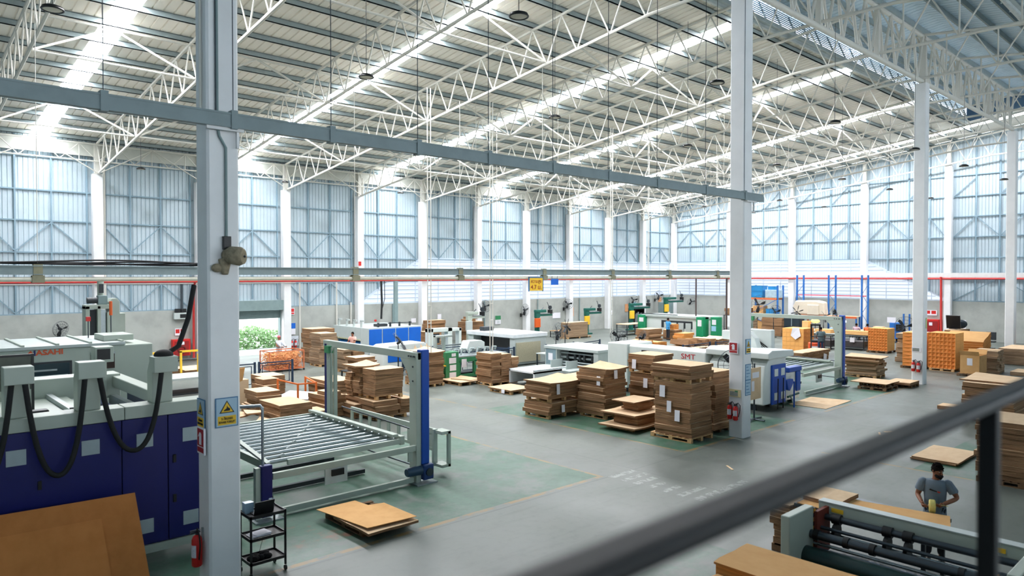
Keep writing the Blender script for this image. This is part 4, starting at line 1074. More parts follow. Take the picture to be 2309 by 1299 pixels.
bx(t, 'guard_screen', M('smoky_guard_panel', (74,80,70), .3, vary=.3), (-1.6,1.8,3.02,.3,1.83,3.62)); bx(t, 'guard_frame', BLACK, (-1.6,1.78,3.62,.34,1.85,3.66), (.3,1.78,2.62,.34,1.85,3.62))
# the board leaning on its front
mb = MB(); mb.prism([(-3.2,0),(1.5,0),(1.43,1.52),(-3.2,1.62)], 'y', 0, .012); o = mb.build('cardboard_sheet', [board('dim_kraft', (206,134,74), (190,120,64))], loc=(2.0,12.6,.0), rot=(R(-24),0,0)); tag(o, 'huge orange brown sheet leaning against the navy machine front', 'cardboard')
mb = MB(); mb.prism([(-3.2,0),(.95,0),(.88,1.22),(-3.2,1.3)], 'y', 0, .012); o = mb.build('cardboard_sheet', [board('dim_kraft2', (214,140,78), (200,128,68))], loc=(2.0,12.55,.0), rot=(R(-24),0,0)); tag(o, 'smaller brown sheet in front of the huge leaning sheet', 'cardboard')
# B: long cream machine with the orange lettering
t = thing('printing_machine', 'long cream machine with orange lettering behind the navy machine', 'machine', (3.0,20.0,0))
bx(t, 'body', CREAM, (-5,0,.2,2.65,2.6,3.32), bevel=.03)
bx(t, 'roof_panel', PALE, (-5,-.02,3.32,2.0,2.7,3.40), bevel=.01)
for x in (-2.2,-1.6,-.9,-.2,.5,1.2,1.9): bx(t, 'roof_rib', CREAM, (x,.0,3.40,x+.06,2.7,3.44))
w = bx(t, 'window_frame', DARK, (-.35,-.03,2.45,.82,0,3.02), bevel=.02); mb = MB(); mb.box(-.3,-.045,2.5,.76,-.03,2.97); mb.build('glass', GLASS, w, bevel=.01)
bx(w, 'rail_inside', STEEL, (-.25,-.06,2.62,.72,-.046,2.70), (-.1,-.06,2.8,.5,-.046,2.84))
text_mesh('lettering', 'ASAHI', .17, M('orange_red_letters', (206,84,40), .5), t, (.36,-.01,3.24), FACE_Y, width=.56, bold=.006)
mb = MB(); mb.prism([(-.14,3.18),(.02,3.18),(.02,3.24),(-.02,3.31)], 'y', -.012, 0); mb.build('emblem', M('orange_red_letters', (206,84,40), .5), t)
mb = MB(); mb.prism([(.035,3.18),(.075,3.18),(.075,3.31),(.035,3.30)], 'y', -.012, 0); mb.build('emblem_bar', NAVY, t)
c = bx(t, 'control_pad', PALE, (.95,-.03,2.6,1.12,0,3.0)); 
for i in range(2):
    for j in range(4): mb = MB(); mb.tube([(1.0+.07*i,-.04,2.7+.08*j),(1.0+.07*i,-.03,2.7+.08*j)], .018, 8); mb.build('button', BLACK, c)
bx(t, 'opening', M('brown_opening', (58,42,36), .7), (1.22,-.02,2.75,1.75,0,3.12)); bx(t, 'lamp_bar', STEEL, (1.22,-.06,3.12,1.75,0,3.18))
tb(t, 'beacon_pole', DSTEEL, [(1.55,1.8,3.4),(1.55,1.8,3.85)], .015); bx(t, 'beacon_box', RED, (1.5,1.75,3.85,1.6,1.85,3.97))
tb(t, 'signal_pole', DSTEEL, [(2.05,1.6,3.4),(2.05,1.6,4.0)], .015); tb(t, 'signal_light', ORANGE, [(2.05,1.6,4.0),(2.05,1.6,4.38)], .04); bx(t, 'top_box', CREAM, (1.6,.4,3.40,2.3,1.4,3.55), bevel=.01)
# C: tower behind it
t = thing('lifting_tower', 'tall cream tower with a motor on top behind the long cream machine', 'machine', (5.8,26.5,0))
bx(t, 'frame_post', CREAM, (-.38,-.2,0,-.26,.3,4.08), (-.04,-.2,0,.06,.3,4.08), (-.38,-.2,3.98,.34,.3,4.12), bevel=.01)
bx(t, 'slide', DARK, (-.26,-.05,0,-.04,.1,3.95)); bx(t, 'chain_plate', STEEL, (.06,-.1,2.4,.22,.2,3.95))
mb = MB(); mb.prism([(.24,0),(.78,0),(.78,3.82),(.62,3.82),(.62,4.2),(.54,4.32),(.40,4.32),(.32,4.2),(.30,3.9),(.24,3.85)], 'y', -.2, .3); mb.build('counter_post', CREAM, t, bevel=.01)
tb(t, 'motor', DARK, [(-.3,.0,4.26),(.0,.0,4.26)], .10, 14); bx(t, 'gearbox', TEALG, (.0,-.12,4.12,.28,.14,4.42), bevel=.02)
tb(t, 'column_pipe', CREAM, [(.12,.1,4.4),(.12,.1,4.95)], .10); bx(t, 'cable_clamp', DARK, (.05,-.05,4.5,.18,0,4.8))
# brown feeding beds and fittings between the near column and the back wall
t = thing('feeding_table', 'long pale feeding table behind the navy machine with yellow guard frames', 'table', (9.5,31,0))
bx(t, 'top', PALE, (-2.2,-1.4,.92,2.2,.2,1.0)); bx(t, 'lower_shelf', DARK, (-2.2,-1.2,.3,2.2,0,.36))
for x in (-2.1,2.0):
    for y in (-1.3,.1): bx(t, 'leg', DSTEEL, (x,y,0,x+.1,y+.1,.92))
for x in (-1.2,.4): bx(t, 'guard_frame', YELLOW, (x,.3,.9,x+.08,.38,1.9), (x+.7,.3,.9,x+.78,.38,1.75), (x,.3,1.85,x+.78,.38,1.93))
tb(t, 'shaft', DSTEEL, [(-2.2,.6,1.5),(2.4,.6,1.5)], .05); 
for x in (-1.6,-.7,.2): tb(t, 'shaft_wheel', BLACK, [(x,.6,1.5),(x+.1,.6,1.5)], .16, 14)
t = thing('roller_stand', 'pale stand with a row of orange black rollers beside the near column', 'roller stand', (6.75,20.9,0))
bx(t, 'stand', PALE, (-.9,-.35,1.0,.5,.35,1.2), (-.85,-.3,0,-.75,.3,1.0), (.35,-.3,0,.45,.3,1.0))
for k in range(5):
    x = -.75+.27*k; r = tb(t, 'roller', ORANGE, [(x,-.3,1.33),(x,.3,1.33)], .12, 16); tb(r, 'hub', BLACK, [(x,-.31,1.33),(x,-.2,1.33)], .065, 12)

# D: scissor roller lift with portal gate; E: its twin on the next line
def make_lift(label):
    t = thing('roller_lift', label, 'roller lift', (10.1,14.3,0), 0, 'roller lifts with blue posts')
    bx(t, 'upright', CREAM, (-.14,-.02,0,-.0,.28,3.2), bevel=.008); bx(t, 'post_cover', BLUE, (.0,-.06,.46,.22,.16,3.26), bevel=.02)
    bx(t, 'upright', CREAM, (-.1,4.55,0,.02,4.63,3.1), (.04,4.55,0,.1,4.63,3.1), (.12,4.50,0,.22,4.58,3.1), bevel=.006); bx(t, 'rail_edge', NAVY, (-.13,4.55,0,-.1,4.62,3.1))
    bx(t, 'top_beam', CREAM, (-.1,-.02,3.02,.05,4.75,3.2), bevel=.01)
    for y, s in ((.28,1),(4.5,-1)):
        mb = MB(); mb.prism([(y,3.02),(y+s*.42,3.02),(y+s*.12,2.72),(y,2.45)], 'x', -.13, -.11); mb.build('gusset', CREAM, t)
    mb = MB()
    for q in ((.1,3.1),(.2,3.1),(.3,3.1),(.05,3.1),(.12,2.85),(.12,2.5)): mb.tube([(-.16,q[0],q[1]),(-.13,q[0],q[1])], .022, 6)
    mb.build('bolt_row', DSTEEL, t)
    bx(t, 'pulley_box', GREEN, (-.2,4.25,2.85,-.05,4.5,3.05))
    bx(t, 'base_plate', STEEL, (-.25,-.22,0,.35,.3,.03)); g = bx(t, 'gearbox', M('dark_blue_gearbox', (30,58,112), .4), (.0,-.14,.08,.30,.16,.46), bevel=.03)
    tb(g, 'gear_hub', DSTEEL, [(.16,-.17,.27),(.16,-.14,.27)], .1, 14)
    m = tb(t, 'motor', M('motor_blue_grey', (46,72,96), .4), [(-.42,.0,.32),(-.38,.0,.32),(0,.0,.32)], [.09,.11,.12], 16)
    bx(t, 'table_frame', CREAM, (-3.75,.0,.80,-.14,.09,.94), (-3.3,.25,.98,-.42,.33,1.10), (-.42,.25,.95,-.3,4.7,1.16), (-3.8,.25,.95,-3.7,4.7,1.12), (-3.8,4.62,.95,-.3,4.7,1.12), bevel=.006)
    bx(t, 'side_rail', CREAM, (-.6,.3,1.16,-.45,4.7,1.22)); bx(t, 'bracket', CREAM, (-.32,.05,.55,-.2,.1,.9)); bx(t, 'floor_bar', CREAM, (-3.6,.0,.05,-.2,.09,.17), bevel=.004)
    for y in (1.6,3.2): bx(t, 'scissor_base', DARK, (-3.4,y,.03,-.6,y+.1,.13))
    for k in range(13):
        y = .5+.335*k; tb(t, 'roller', STEEL, [(-3.68,y,1.05),(-.44,y,1.05)], .05, 12)
    for k in range(8):
        y = .75+.5*k; x = -3.2+.38*k; mb = MB(); mb.tube([(x,y-.03,1.07),(x,y+.03,1.07)], .06, 10); mb.build('drive_wheel', PALE, t)
    bx(t, 'control_plate', PALE, (-2.55,.02,.45,-2.0,.05,.85)); bx(t, 'control_box', BLACK, (-2.4,-.02,.62,-2.1,.02,.76))
    tb(t, 'cross_shaft', DSTEEL, [(.42,4.6,1.2),(.32,.15,1.12)], .022); tb(t, 'lower_shaft', DSTEEL, [(-.3,3.6,.5),(-.1,.2,.42)], .02)
    return t
lf = make_lift('cream roller lift with a tall blue post standing on the green floor')
t2 = dup(lf, (33.0,13.7,0), label='second cream roller lift beyond the blue and white machine')
# extras that only the near lift shows
bx(lf, 'short_post', NAVY, (-4.02,-.05,.06,-3.78,.10,1.14), bevel=.02); bx(lf, 'short_post_back', CREAM, (-4.12,.0,0,-4.02,.12,1.1)); bx(lf, 'short_base', STEEL, (-4.2,-.2,0,-3.6,.2,.03))
mb = MB(); mb.bar((-4.3,1.4,1.75),(-3.75,.25,1.1),.12,.04); mb.build('tilt_plate', CREAM, lf)
tb(lf, 'pole', STEEL, [(-3.95,.05,.4),(-3.95,.05,2.35)], .03); mb = MB(); mb.tube([(-3.95,.05,2.3),(-3.98,.08,2.38),(-4.6,.62,2.33)], .035, 8); mb.build('pole_arm', STEEL, lf, smooth=True)
g = bx(lf, 'slotted_guard', CREAM, (.76,.5,1.0,.82,4.7,1.14), (.76,.5,.56,.82,4.7,.64), bevel=.004)
for k in range(9): bx(g, 'slat', CREAM, (.77,.6+.5*k,.64,.81,.72+.5*k,1.0))
bx(g, 'end_frame', CREAM, (.70,.42,.2,.82,.5,1.14), (.94,.12,.2,1.02,.2,1.1), (.74,.12,1.04,1.02,.5,1.12), (.74,.12,.2,1.02,.5,.27))
tb(lf, 'beacon', M('red_beacon', (206,40,30), .25), [(-2.75,4.75,1.12),(-2.75,4.75,1.24)], .05, 12)
# F: blue and white folding machine beside the extinguisher column (runs away from us), with red lettering on its flank
t = thing('folding_machine', 'long pale machine with red SMT lettering and a blue front panel', 'machine', (24.6,13.0,0))
SM = M('machine_shell_white', (216,222,218), .35, vary=.05)
mb = MB(); mb.prism([(0,.25),(1.75,.25),(1.75,1.95),(.45,1.95),(.12,1.7),(0,1.1)], 'y', .05, 2.4); mb.build('front_body', SM, t, bevel=.05)
bx(t, 'front_panel', BLUE, (.52,-.02,.22,1.62,.06,1.72), bevel=.05)
for x in (.68,1.2):
    for z in (1.28,.38): bx(t, 'panel_vent', SM, (x,-.035,z,x+.28,-.015,z+.28), bevel=.01)
for x in (.8,1.22): tb(t, 'drop_rod', BLACK, [(x,-.1,.05),(x+.02,-.1,1.2)], .022); 
mb = MB(); mb.prism([(0,1.98),(1.95,1.98),(2.0,2.12),(1.9,2.22),(.3,2.3),(0,2.2)], 'y', -.15, 2.5); mb.build('hood', SM, t, bevel=.03)
mb = MB(); mb.prism([(.0,1.52),(.10,1.45),(.5,1.45),(.5,2.1),(.1,2.1),(.0,2.02)], 'y', 2.5, 6.3); mb.build('flank_cover', SM, t, bevel=.04)
bx(t, 'flank_base', PALE, (.1,2.5,.2,1.6,6.3,1.4), bevel=.02); bx(t, 'flank_top', SM, (.5,2.5,1.45,1.6,6.3,2.0), bevel=.03); bx(t, 'green_rail', GREEN, (-.02,2.5,1.30,.1,6.2,1.40))
bx(t, 'far_head', SM, (-.1,6.3,.2,1.7,7.4,2.12), bevel=.04); bx(t, 'dark_slot', BLACK, (-.03,5.2,1.55,.02,5.6,1.9))
text_mesh('lettering', 'SMT', .30, M('red_letters', (206,46,58), .5), t, (-.008,3.3,1.80), FACE_X, width=.66)
mb = MB(); mb.prism([(1.0,2.15),(1.15,2.6),(1.4,2.85),(2.6,2.85),(2.6,2.5),(1.75,2.45),(1.55,2.15)], 'x', 1.35, 1.7); mb.build('arched_arm', SM, t, bevel=.03)
bx(t, 'arm_box', SM, (2.2,.9,2.1,2.5,2.0,2.9), bevel=.03)
for k in range(4): tb(t, 'arm_hose', BLACK, [(1.5+.2*k,1.5+.1*k,2.75),(1.55+.2*k,1.2+.1*k,2.5),(1.6+.2*k,1.0,2.15)], .022)
s = bx(t, 'side_unit', SM, (1.95,.3,.15,3.4,1.6,1.25), bevel=.03); bx(s, 'blue_trim', BLUE, (2.3,.2,1.25,3.4,.5,1.45), (3.0,.22,.45,3.35,.3,1.25), bevel=.05)
mb = MB(); mb.prism([(2.0,1.0),(2.55,1.0),(2.6,.85),(2.3,.55),(2.15,.6)], 'y', .15, .3); mb.build('blue_bracket', BLUE, t, bevel=.02)
tb(t, 'crank', DGREEN, [(2.0,.1,.35),(2.9,.1,.4)], .04); tb(t, 'crank', STEEL, [(2.3,.05,.1),(2.2,.1,.42)], .03); tb(t, 'blue_stand', BLUE, [(1.9,-.2,0),(1.9,-.2,1.0)], .03)
for x in (.3,1.4,2.4,3.2): bx(t, 'foot', DSTEEL, (x-.06,.5,0,x+.06,.7,.26))
for y in (3.0,6.6): bx(t, 'foot', DSTEEL, (.4,y,0,.6,y+.2,.22))
t = thing('board_stand', 'easel stand with pinned tan sheets between the column and the machine', 'stand', (23.1,12.6,0))
tb(t, 'post', DSTEEL, [(0,0,.05),(0,0,2.0)], .03); mb = MB(); mb.tube([(-.5,-.1,.04),(0,0,.06),(.5,.0,.04)], .03, 6); mb.tube([(0,.4,.04),(0,-.4,.04)], .03, 6); mb.build('foot', DSTEEL, t)
bx(t, 'sheet', KRAFT, (-.35,-.06,.75,.35,-.03,1.85)); bx(t, 'paper', PAPER, (-.25,-.07,1.5,.2,-.06,1.7), (-.3,-.07,1.05,-.12,-.06,1.4))
# G: slotting machine in the middle, its open mouth towards the left
t = thing('slotting_machine', 'pale grey slotting machine with a dark open mouth in the centre', 'machine', (25.5,21.8,0))
bx(t, 'side_block', PALE, (.0,0,.05,2.4,.3,1.50), (.0,2.7,.05,2.4,3.5,1.50), bevel=.02); bx(t, 'roof', PALE, (-.05,-.03,1.42,2.5,3.55,1.56), bevel=.02)
bx(t, 'back', DARK, (.9,.3,.1,1.0,2.7,1.45)); bx(t, 'lower_body', PALE, (.05,.3,.05,2.3,2.7,.55), bevel=.01); bx(t, 'rear_block', PALE, (1.0,.3,.05,2.4,2.7,1.43))
bx(t, 'panel', M('slate_panel', (120,142,150), .4), (-.012,2.75,.55,0,3.42,1.4)); bx(t, 'notice', PAPER, (-.025,2.95,.85,-.012,3.25,1.2))
for z, r in ((1.25,.045),(1.05,.06),(.82,.045),(.68,.06)): tb(t, 'cross_bar', STEEL, [(.3,.3,z),(.3,2.7,z)], r)
for y in (.5,1.0,1.3,1.6,2.1): bx(t, 'knife_block', DARK, (.2,y,.95,.42,y+.12,1.2))
bx(t, 'infeed_table', PALE, (-1.3,.6,.55,0,3.3,.64), (-1.3,.6,.05,-1.2,3.3,.55), bevel=.01); bx(t, 'guide_plate', PALE, (-.9,2.2,.64,-.1,2.24,1.0), (-.9,1.2,.64,-.1,1.24,1.0))
bx(t, 'conveyor', M('white_side_panel', (222,228,230), .4), (-3.2,1.0,.1,-1.4,1.08,.75), (-3.2,2.6,.1,-1.4,2.68,.75), (-3.2,1.0,.65,-1.4,2.68,.72)); tb(t, 'conveyor_rail', CHROME, [(-3.3,.95,.8),(-1.2,.95,.8)], .035)
# G2: second white machine further back, behind the fence
t = thing('die_machine', 'white machine with a dark opening behind the dark blue fence', 'machine', (27.0,29.2,0))
bx(t, 'side', PALE, (0,0,.05,2.5,.4,1.72), (0,3.6,.05,2.5,4.1,1.72), bevel=.02); bx(t, 'roof', M('white_side_panel', (222,228,230), .4), (-.1,-.05,1.55,2.6,4.15,1.78), bevel=.03)
bx(t, 'inside', BLACK, (.6,.4,.1,.7,3.6,1.5)); bx(t, 'rear', PALE, (.7,.4,.05,2.5,3.6,1.55)); bx(t, 'bed', STEEL, (-.6,.5,.5,.6,3.5,.6)); 
bx(t, 'mesh_guard', M('beige_mesh_guard', (178,172,146), .6, vary=.2, scale=20), (.1,-.06,.2,2.0,-.03,1.3)); bx(t, 'control_box', DARK, (.3,3.0,1.78,1.1,3.4,2.02), bevel=.02)
for y in (.8,1.8,2.8): tb(t, 'shaft', STEEL, [(-.4,y,.75),(.6,y,.75)], .05)
# H: blue panelled machine
t = thing('paper_machine', 'white machine with bright blue door panels near the shutter door', 'machine', (23.3,38.6,0))
bx(t, 'body', PALE, (0,0,.1,4.0,.9,1.78), (0,.9,.95,4.0,4.4,1.78), (0,4.0,.1,4.0,4.4,1.0), (1.2,.9,.1,4.0,4.0,1.0), bevel=.02)
for k in range(4): bx(t, 'door', BRIGHTBLUE, (.08+k*.99,-.03,.12,1.0+k*.99,0,1.70), bevel=.01)
tb(t, 'roller', M('blue_roller', (40,120,190), .35), [(.35,1.0,.62),(.35,3.9,.62)], .24, 18); bx(t, 'warning_strip', M('cream_stripe', (220,214,170), .6), (-.02,.9,.95,0,4.0,1.03))
for k in range(14): bx(t, 'stripe', M('green_grey_stripe', (96,120,96), .6), (-.03,1.0+k*.21,.96,-.02,1.08+k*.21,1.02))
for y in (1.0,1.9,2.8,3.8): bx(t, 'top_bracket', PALE, (.1,y,1.78,.2,y+.1,2.2), (.1,y-.3,2.15,.2,y+.1,2.24))
bx(t, 'top_gear', DARK, (1.2,.9,1.78,2.0,1.3,1.95)); tb(t, 'valve', RED, [(1.0,.8,2.2),(1.0,.7,2.2)], .07, 10); tb(t, 'top_rail', DARK, [(1.8,.5,2.0),(3.6,.5,2.0)], .03)
for x in (1.0,1.9,2.6,3.4): bx(t, 'rail_post', DARK, (x,.45,1.78,x+.1,.55,2.06))
# I: green gluing machine
t = thing('gluing_machine', 'green machine with paper notices and pale working arms', 'machine', (20.6,27.1,0))
bx(t, 'cabinet', GREEN, (0,0,.02,.8,.7,1.40), bevel=.03); bx(t, 'notice', PAPER, (.2,-.012,.85,.62,0,1.12), (.24,-.012,.5,.62,0,.78), (.22,-.012,.15,.62,0,.42), (.35,-.012,1.18,.6,0,1.33))
bx(t, 'bed_frame', GREEN, (.8,.05,.85,4.0,.2,1.08), (.8,.05,.1,4.0,.2,.25), (.8,.05,.2,.95,.2,.9), (1.8,.05,.2,1.95,.2,.9), (2.9,.05,.2,3.05,.2,.9), (3.85,.05,.2,4.0,.2,.9), (.8,.9,.85,4.0,1.05,1.08), bevel=.008)
bx(t, 'bed_notice', PAPER, (1.0,.03,.6,1.3,.05,1.0), (2.2,.03,.7,2.45,.05,1.0)); bx(t, 'bed_top', STEEL, (.8,.05,1.08,4.0,1.1,1.14)); bx(t, 'dark_inside', BLACK, (.95,.25,.1,3.9,.85,.3)); bx(t, 'tray', YELLOW, (-.7,-.1,.75,-.05,.4,.8)); bx(t, 'left_cabinet', GREEN, (-.75,.1,.02,-.08,.7,.75), bevel=.02)
for k in range(7):
    x = .3+.5*k; tb(t, 'arm', M('pale_arm_grey', (170,184,182), .4), [(x,.5,1.12),(x+.1,.5,1.45),(x+.4,.6,1.4),(x+.5,.8,1.25)], .05)
for x in (-.3,.2): bx(t, 'head_frame', M('pale_arm_grey', (170,184,182), .4), (x,.4,1.3,x+.1,.6,2.2), (x,.3,2.1,x+.45,.6,2.2), bevel=.02)
mb = MB(); mb.prism([(2.0,1.3),(3.2,1.3),(3.2,1.65),(3.0,1.75),(2.2,1.75)], 'y', .9, 1.5); mb.build('hood', SM, t, bevel=.02)
t = thing('white_hood_unit', 'low white machine with a sloping hood before the tied bundles', 'machine', (20.6,32.6,0))
mb = MB(); mb.prism([(0,.1),(3.0,.1),(3.0,1.05),(2.7,1.35),(.4,1.3),(0,1.1)], 'y', 0, 1.4); mb.build('body', SM, t, bevel=.03); bx(t, 'rail', CHROME, (2.9,-.2,1.05,5.4,-.12,1.12)); bx(t, 'blue_side', BRIGHTBLUE, (.3,-.02,.4,1.6,0,.9)); bx(t, 'rail_leg', DARK, (5.2,-.2,0,5.3,-.1,1.05))
t = thing('white_frame_unit', 'white box framed machine left of the hooded one with brown boards inside', 'machine', (26.2,36.2,0))
bx(t, 'frame', SM, (0,0,0,.35,.4,1.75), (1.5,0,0,1.85,.4,1.75), (0,0,1.5,1.85,.4,1.75), (2.4,0,0,2.6,.4,1.7), (1.85,0,1.5,2.6,.4,1.7), bevel=.02); bx(t, 'dark_panel', DARK, (.4,.1,.8,.9,.15,1.4))
# C-arm stitchers on the back line
def stitcher(label, x, y, z, arm, col, boxcol, boxside=-1):
    t = thing('stitching_machine', label, 'machine', (x,y,0), 0, 'C-arm stitchers')
    bx(t, 'post', col, (-.13,-.13,0,.17,.17,z-.1), bevel=.02); bx(t, 'upper_arm', col, (-.2,-.16,z+.02,arm*.55,.18,z+.24), bevel=.03); bx(t, 'lower_arm', col, (-.2,-.12,z-.38,.25,.14,z+.02), (.2,-.1,z-.28,arm,.1,z-.12), bevel=.02)
    bx(t, 'work_rail', STEEL, (.3,-.14,z-.1,arm+.1,.14,z-.05)); bx(t, 'stitch_head', BLACK, (arm-.35,-.15,z-.1,arm-.05,.15,z+.22), bevel=.02)
    tb(t, 'wire_spool', DSTEEL, [(arm-.2,-.06,z+.4),(arm-.2,.06,z+.4)], .16, 14); tb(t, 'wire_guide', DSTEEL, [(arm-.25,0,z+.2),(arm-.4,0,z+.6),(arm-.55,0,z+.85)], .025); tb(t, 'lever', DSTEEL, [(.5,0,z+.24),(.7,0,z+.42)], .03)
    bx(t, 'control_box', boxcol, (-.45 if boxside < 0 else -.2,-.3,z-1.15,.12,-.14,z-.42), bevel=.02); bx(t, 'foot', col, (-.35,-.35,0,.4,.4,.12), bevel=.02)
    return t
stitcher('cream stitching head on a post above the brown stack', 33.8,41.6,2.1,1.5,CREAM,PALE)
stitcher('green stitching machine with an orange red control box', 40.4,41.0,2.05,1.7,DGREEN,ORANGE)
stitcher('green stitching machine behind the neat pale block, yellow box', 46.4,41.0,2.0,1.9,DGREEN,YELLOW)
stitcher('green stitching machine with a yellow box over a work bench', 52.6,41.0,2.25,2.8,DGREEN,YELLOW)
stitcher('tallest green stitching machine with a yellow box near the corner', 58.0,41.0,2.7,2.9,DGREEN,YELLOW)
# benches by the back wall
def bench(label, x, y, w, d, h, top=None, legs=DSTEEL, rz=0, shelf=True):
    t = thing('work_bench', label, 'bench', (x,y,0), rz, 'work benches')
    bx(t, 'top', top or KRAFT, (-w/2,-d/2,h-.05,w/2,d/2,h)); 
    if shelf: bx(t, 'shelf', DSTEEL, (-w/2+.05,-d/2+.05,.25,w/2-.05,d/2-.05,.29))
    for sx in (-1,1):
        for sy in (-1,1): bx(t, 'leg', legs, (sx*(w/2-.05)-.03,sy*(d/2-.05)-.03,0,sx*(w/2-.05)+.03,sy*(d/2-.05)+.03,h-.05))
    return t
bench('tan topped bench right of the neat pale block', 49.0,38.2,2.6,1.2,.95)
bench('dark framed bench before the stitcher with the yellow box', 52.9,38.6,3.0,1.3,1.0)
bench('pallet topped bench under the orange red control box', 43.0,40.45,2.2,1.2,.55,WOOD)
bench('pale side table with boxes in the middle of the fenced area', 28.3,27.6,1.5,.9,.8,PALE)
bench('bench under the stepped stack behind the big block', 17.1,29.0,1.4,1.2,.7,DARK)
t = thing('roll_cabinet', 'dark open cabinet holding grey rolls by the back wall', 'cabinet', (55.6,42.6,0))
bx(t, 'case', BLACK, (-.75,.0,0,.75,.5,.1), (-.75,-.3,0,-.68,.5,1.9), (.68,-.3,0,.75,.5,1.9), (-.75,-.3,1.8,.75,.5,1.9), (-.75,.45,0,.75,.5,1.9))
for k in range(5): tag(tb(None, 'grey_roll', STEEL, [(55.15+.22*k,42.5,.1),(55.15+.22*k,42.5,1.35+.1*(k%3))], .09, 12), 'grey upright roll in the dark open cabinet, %s from the left' % ORD[k+1], 'roll', 'rolls in the dark cabinet')
# long white machine with green cabinets near the corner
t = thing('printer_slotter', 'long white machine with green cabinets and a worker before it', 'machine', (49.2,31.0,0))
bx(t, 'body', SM, (.3,.2,.1,2.6,6.2,1.72), bevel=.03); bx(t, 'opening', DARK, (.27,1.4,.75,.31,4.4,1.35)); bx(t, 'roof_edge', PALE, (.1,.1,1.6,2.7,6.3,1.78), bevel=.02); bx(t, 'roof_rail', DARK, (.2,2.8,1.8,.3,6.4,1.86))
for y in (1.5,2.2,2.9,3.6): bx(t, 'drawer', PALE, (.2,y,.3,.28,y+.5,1.2), bevel=.01)
bx(t, 'end_cabinet', M('signal_green', (24,138,92), .4), (-.05,5.9,.1,.4,6.6,1.72), bevel=.02); bx(t, 'end_cabinet', M('signal_green', (24,138,92), .4), (-.2,.1,.05,.6,.75,1.78), bevel=.02); bx(t, 'end_cabinet', M('signal_green', (24,138,92), .4), (.2,-.9,.05,.9,-.3,1.8), bevel=.02)
bx(t, 'notice', PAPER, (-.22,.25,1.05,-.2,.6,1.55), (-.07,6.0,1.15,-.05,6.45,1.5), (.18,-.8,1.2,.2,-.45,1.6)); bx(t, 'blue_notice', M('pale_blue_notice', (150,196,222), .7), (.18,-.8,.7,.2,-.4,1.1))
t = thing('grey_locker', 'tall grey electric cabinet behind the tallest stitching machine', 'cabinet', (60.2,42.2,0))
bx(t, 'case', TEALG, (-.8,0,0,.8,.7,2.4), bevel=.02); bx(t, 'door', TEALG, (-.76,-.03,.1,.76,0,2.3), bevel=.01); bx(t, 'notice', PAPER, (-.3,-.04,.9,.2,-.03,1.4))

# dark blue safety fences
FENCE = M('dark_blue_fence_paint', (34,54,78), .45, vary=.06)
def fence(label, p, q, h=1.15, mid=.9, gap=None):
    p = Vector((p[0],p[1],0)); q = Vector((q[0],q[1],0)); d = q-p
    t = thing('safety_fence', label, 'fence', p, math.atan2(d.y,d.x), 'dark blue fence panels'); L = d.length
    for x in (0, L): bx(t, 'post', FENCE, (x-.04,-.04,0,x+.04,.04,h))
    bx(t, 'top_rail', FENCE, (.04,-.025,h-.1,L-.04,.025,h-.05)); bx(t, 'inner_frame', FENCE, (.14,-.015,h-.2,L-.14,.015,h-.17), (.14,-.015,.15,L-.14,.015,.18), (.14,-.015,.15,.17,.015,h-.2), (L-.17,-.015,.15,L-.14,.015,h-.2))
    mb = MB(); n = max(2, int((L-.3)/.28))
    for k in range(1, n): mb.tube([(.14+(L-.28)*k/n,0,.16),(.14+(L-.28)*k/n,0,h-.18)], .006, 4)
    mb.build('wire_mesh', FENCE, t)
    return t
for k, (p, q, lab) in enumerate((((21.2,31.6),(25.1,31.5),'fence panel leading right from the drum fan'),((25.3,31.4),(26.3,28.9),'fence panel just left of the white machine opening'),((22.9,28.9),(24.5,28.85),'fence panel behind the green machine, left one'),((24.7,28.8),(26.6,28.8),'fence panel behind the green machine, right one'),((28.9,28.6),(31.2,28.6),'fence panel right of the mesh guard'),((31.3,28.2),(33.6,28.6),'fence panel beside the loose fan blades'),((31.6,26.2),(31.8,23.5),'fence panel behind the slotting machine, left one'),((32.0,26.0),(34.6,26.0),'fence panel behind the slotting machine, right one'),((12.2,31.6),(13.2,31.6),'fence panel just right of the near column'),((13.4,31.6),(15.0,31.6),'fence panel before the wire cage of scraps'),((34.5,23.2),(37.3,23.2),'fence panel behind the long white hood'),((37.6,23.0),(40.6,23.0),'fence panel left of the folded brown bundles'))):
    fence('dark blue '+lab, p, q)
# fans standing about the hall
def drum_fan(label, x, y, h, rad, yaw, tilt=0): return pedestal_fan(label, x, y, h, rad, yaw, tilt, True, 3)
drum_fan('round fan above the pale side table, blue grey blade', 29.4,28.3,1.85,.55,R(15)); drum_fan('silver fan tilted down left of the dark pole', 31.0,25.2,1.65,.5,R(-70),R(25)); drum_fan('silver fan right of the dark pole', 32.3,24.6,1.55,.45,R(60),R(20)); drum_fan('big fan seen from the side, left of the extinguisher column', 23.75,13.9,1.75,.62,R(-62))
drum_fan('wire fan facing up before the blue panels', 20.1,30.4,1.75,.55,R(60),R(-35)); pedestal_fan('loose seven bladed fan without guard behind the fence', 35.6,33.4,1.6,.62,R(10),0,False,7,bm=DARK)
drum_fan('dark guarded fan before the blue rack', 56.5,30.6,2.6,.8,R(-20)); drum_fan('dark fan left of the cream air conditioner shell', 55.3,28.5,2.1,.55,R(-30)); pedestal_fan('open bladed fan beside the cream shell', 56.6,27.3,2.1,.6,R(-40),0,False,6,bm=DARK); pedestal_fan('open bladed fan right of the cream shell', 56.0,24.7,1.9,.6,R(-20),R(-10),False,6,bm=DARK); drum_fan('fan seen edge on right of the open bladed one', 57.0,24.4,2.1,.5,R(40),R(-20))
drum_fan('big wire fan before the blue machine at the right', 56.8,19.2,1.3,.75,R(-50))
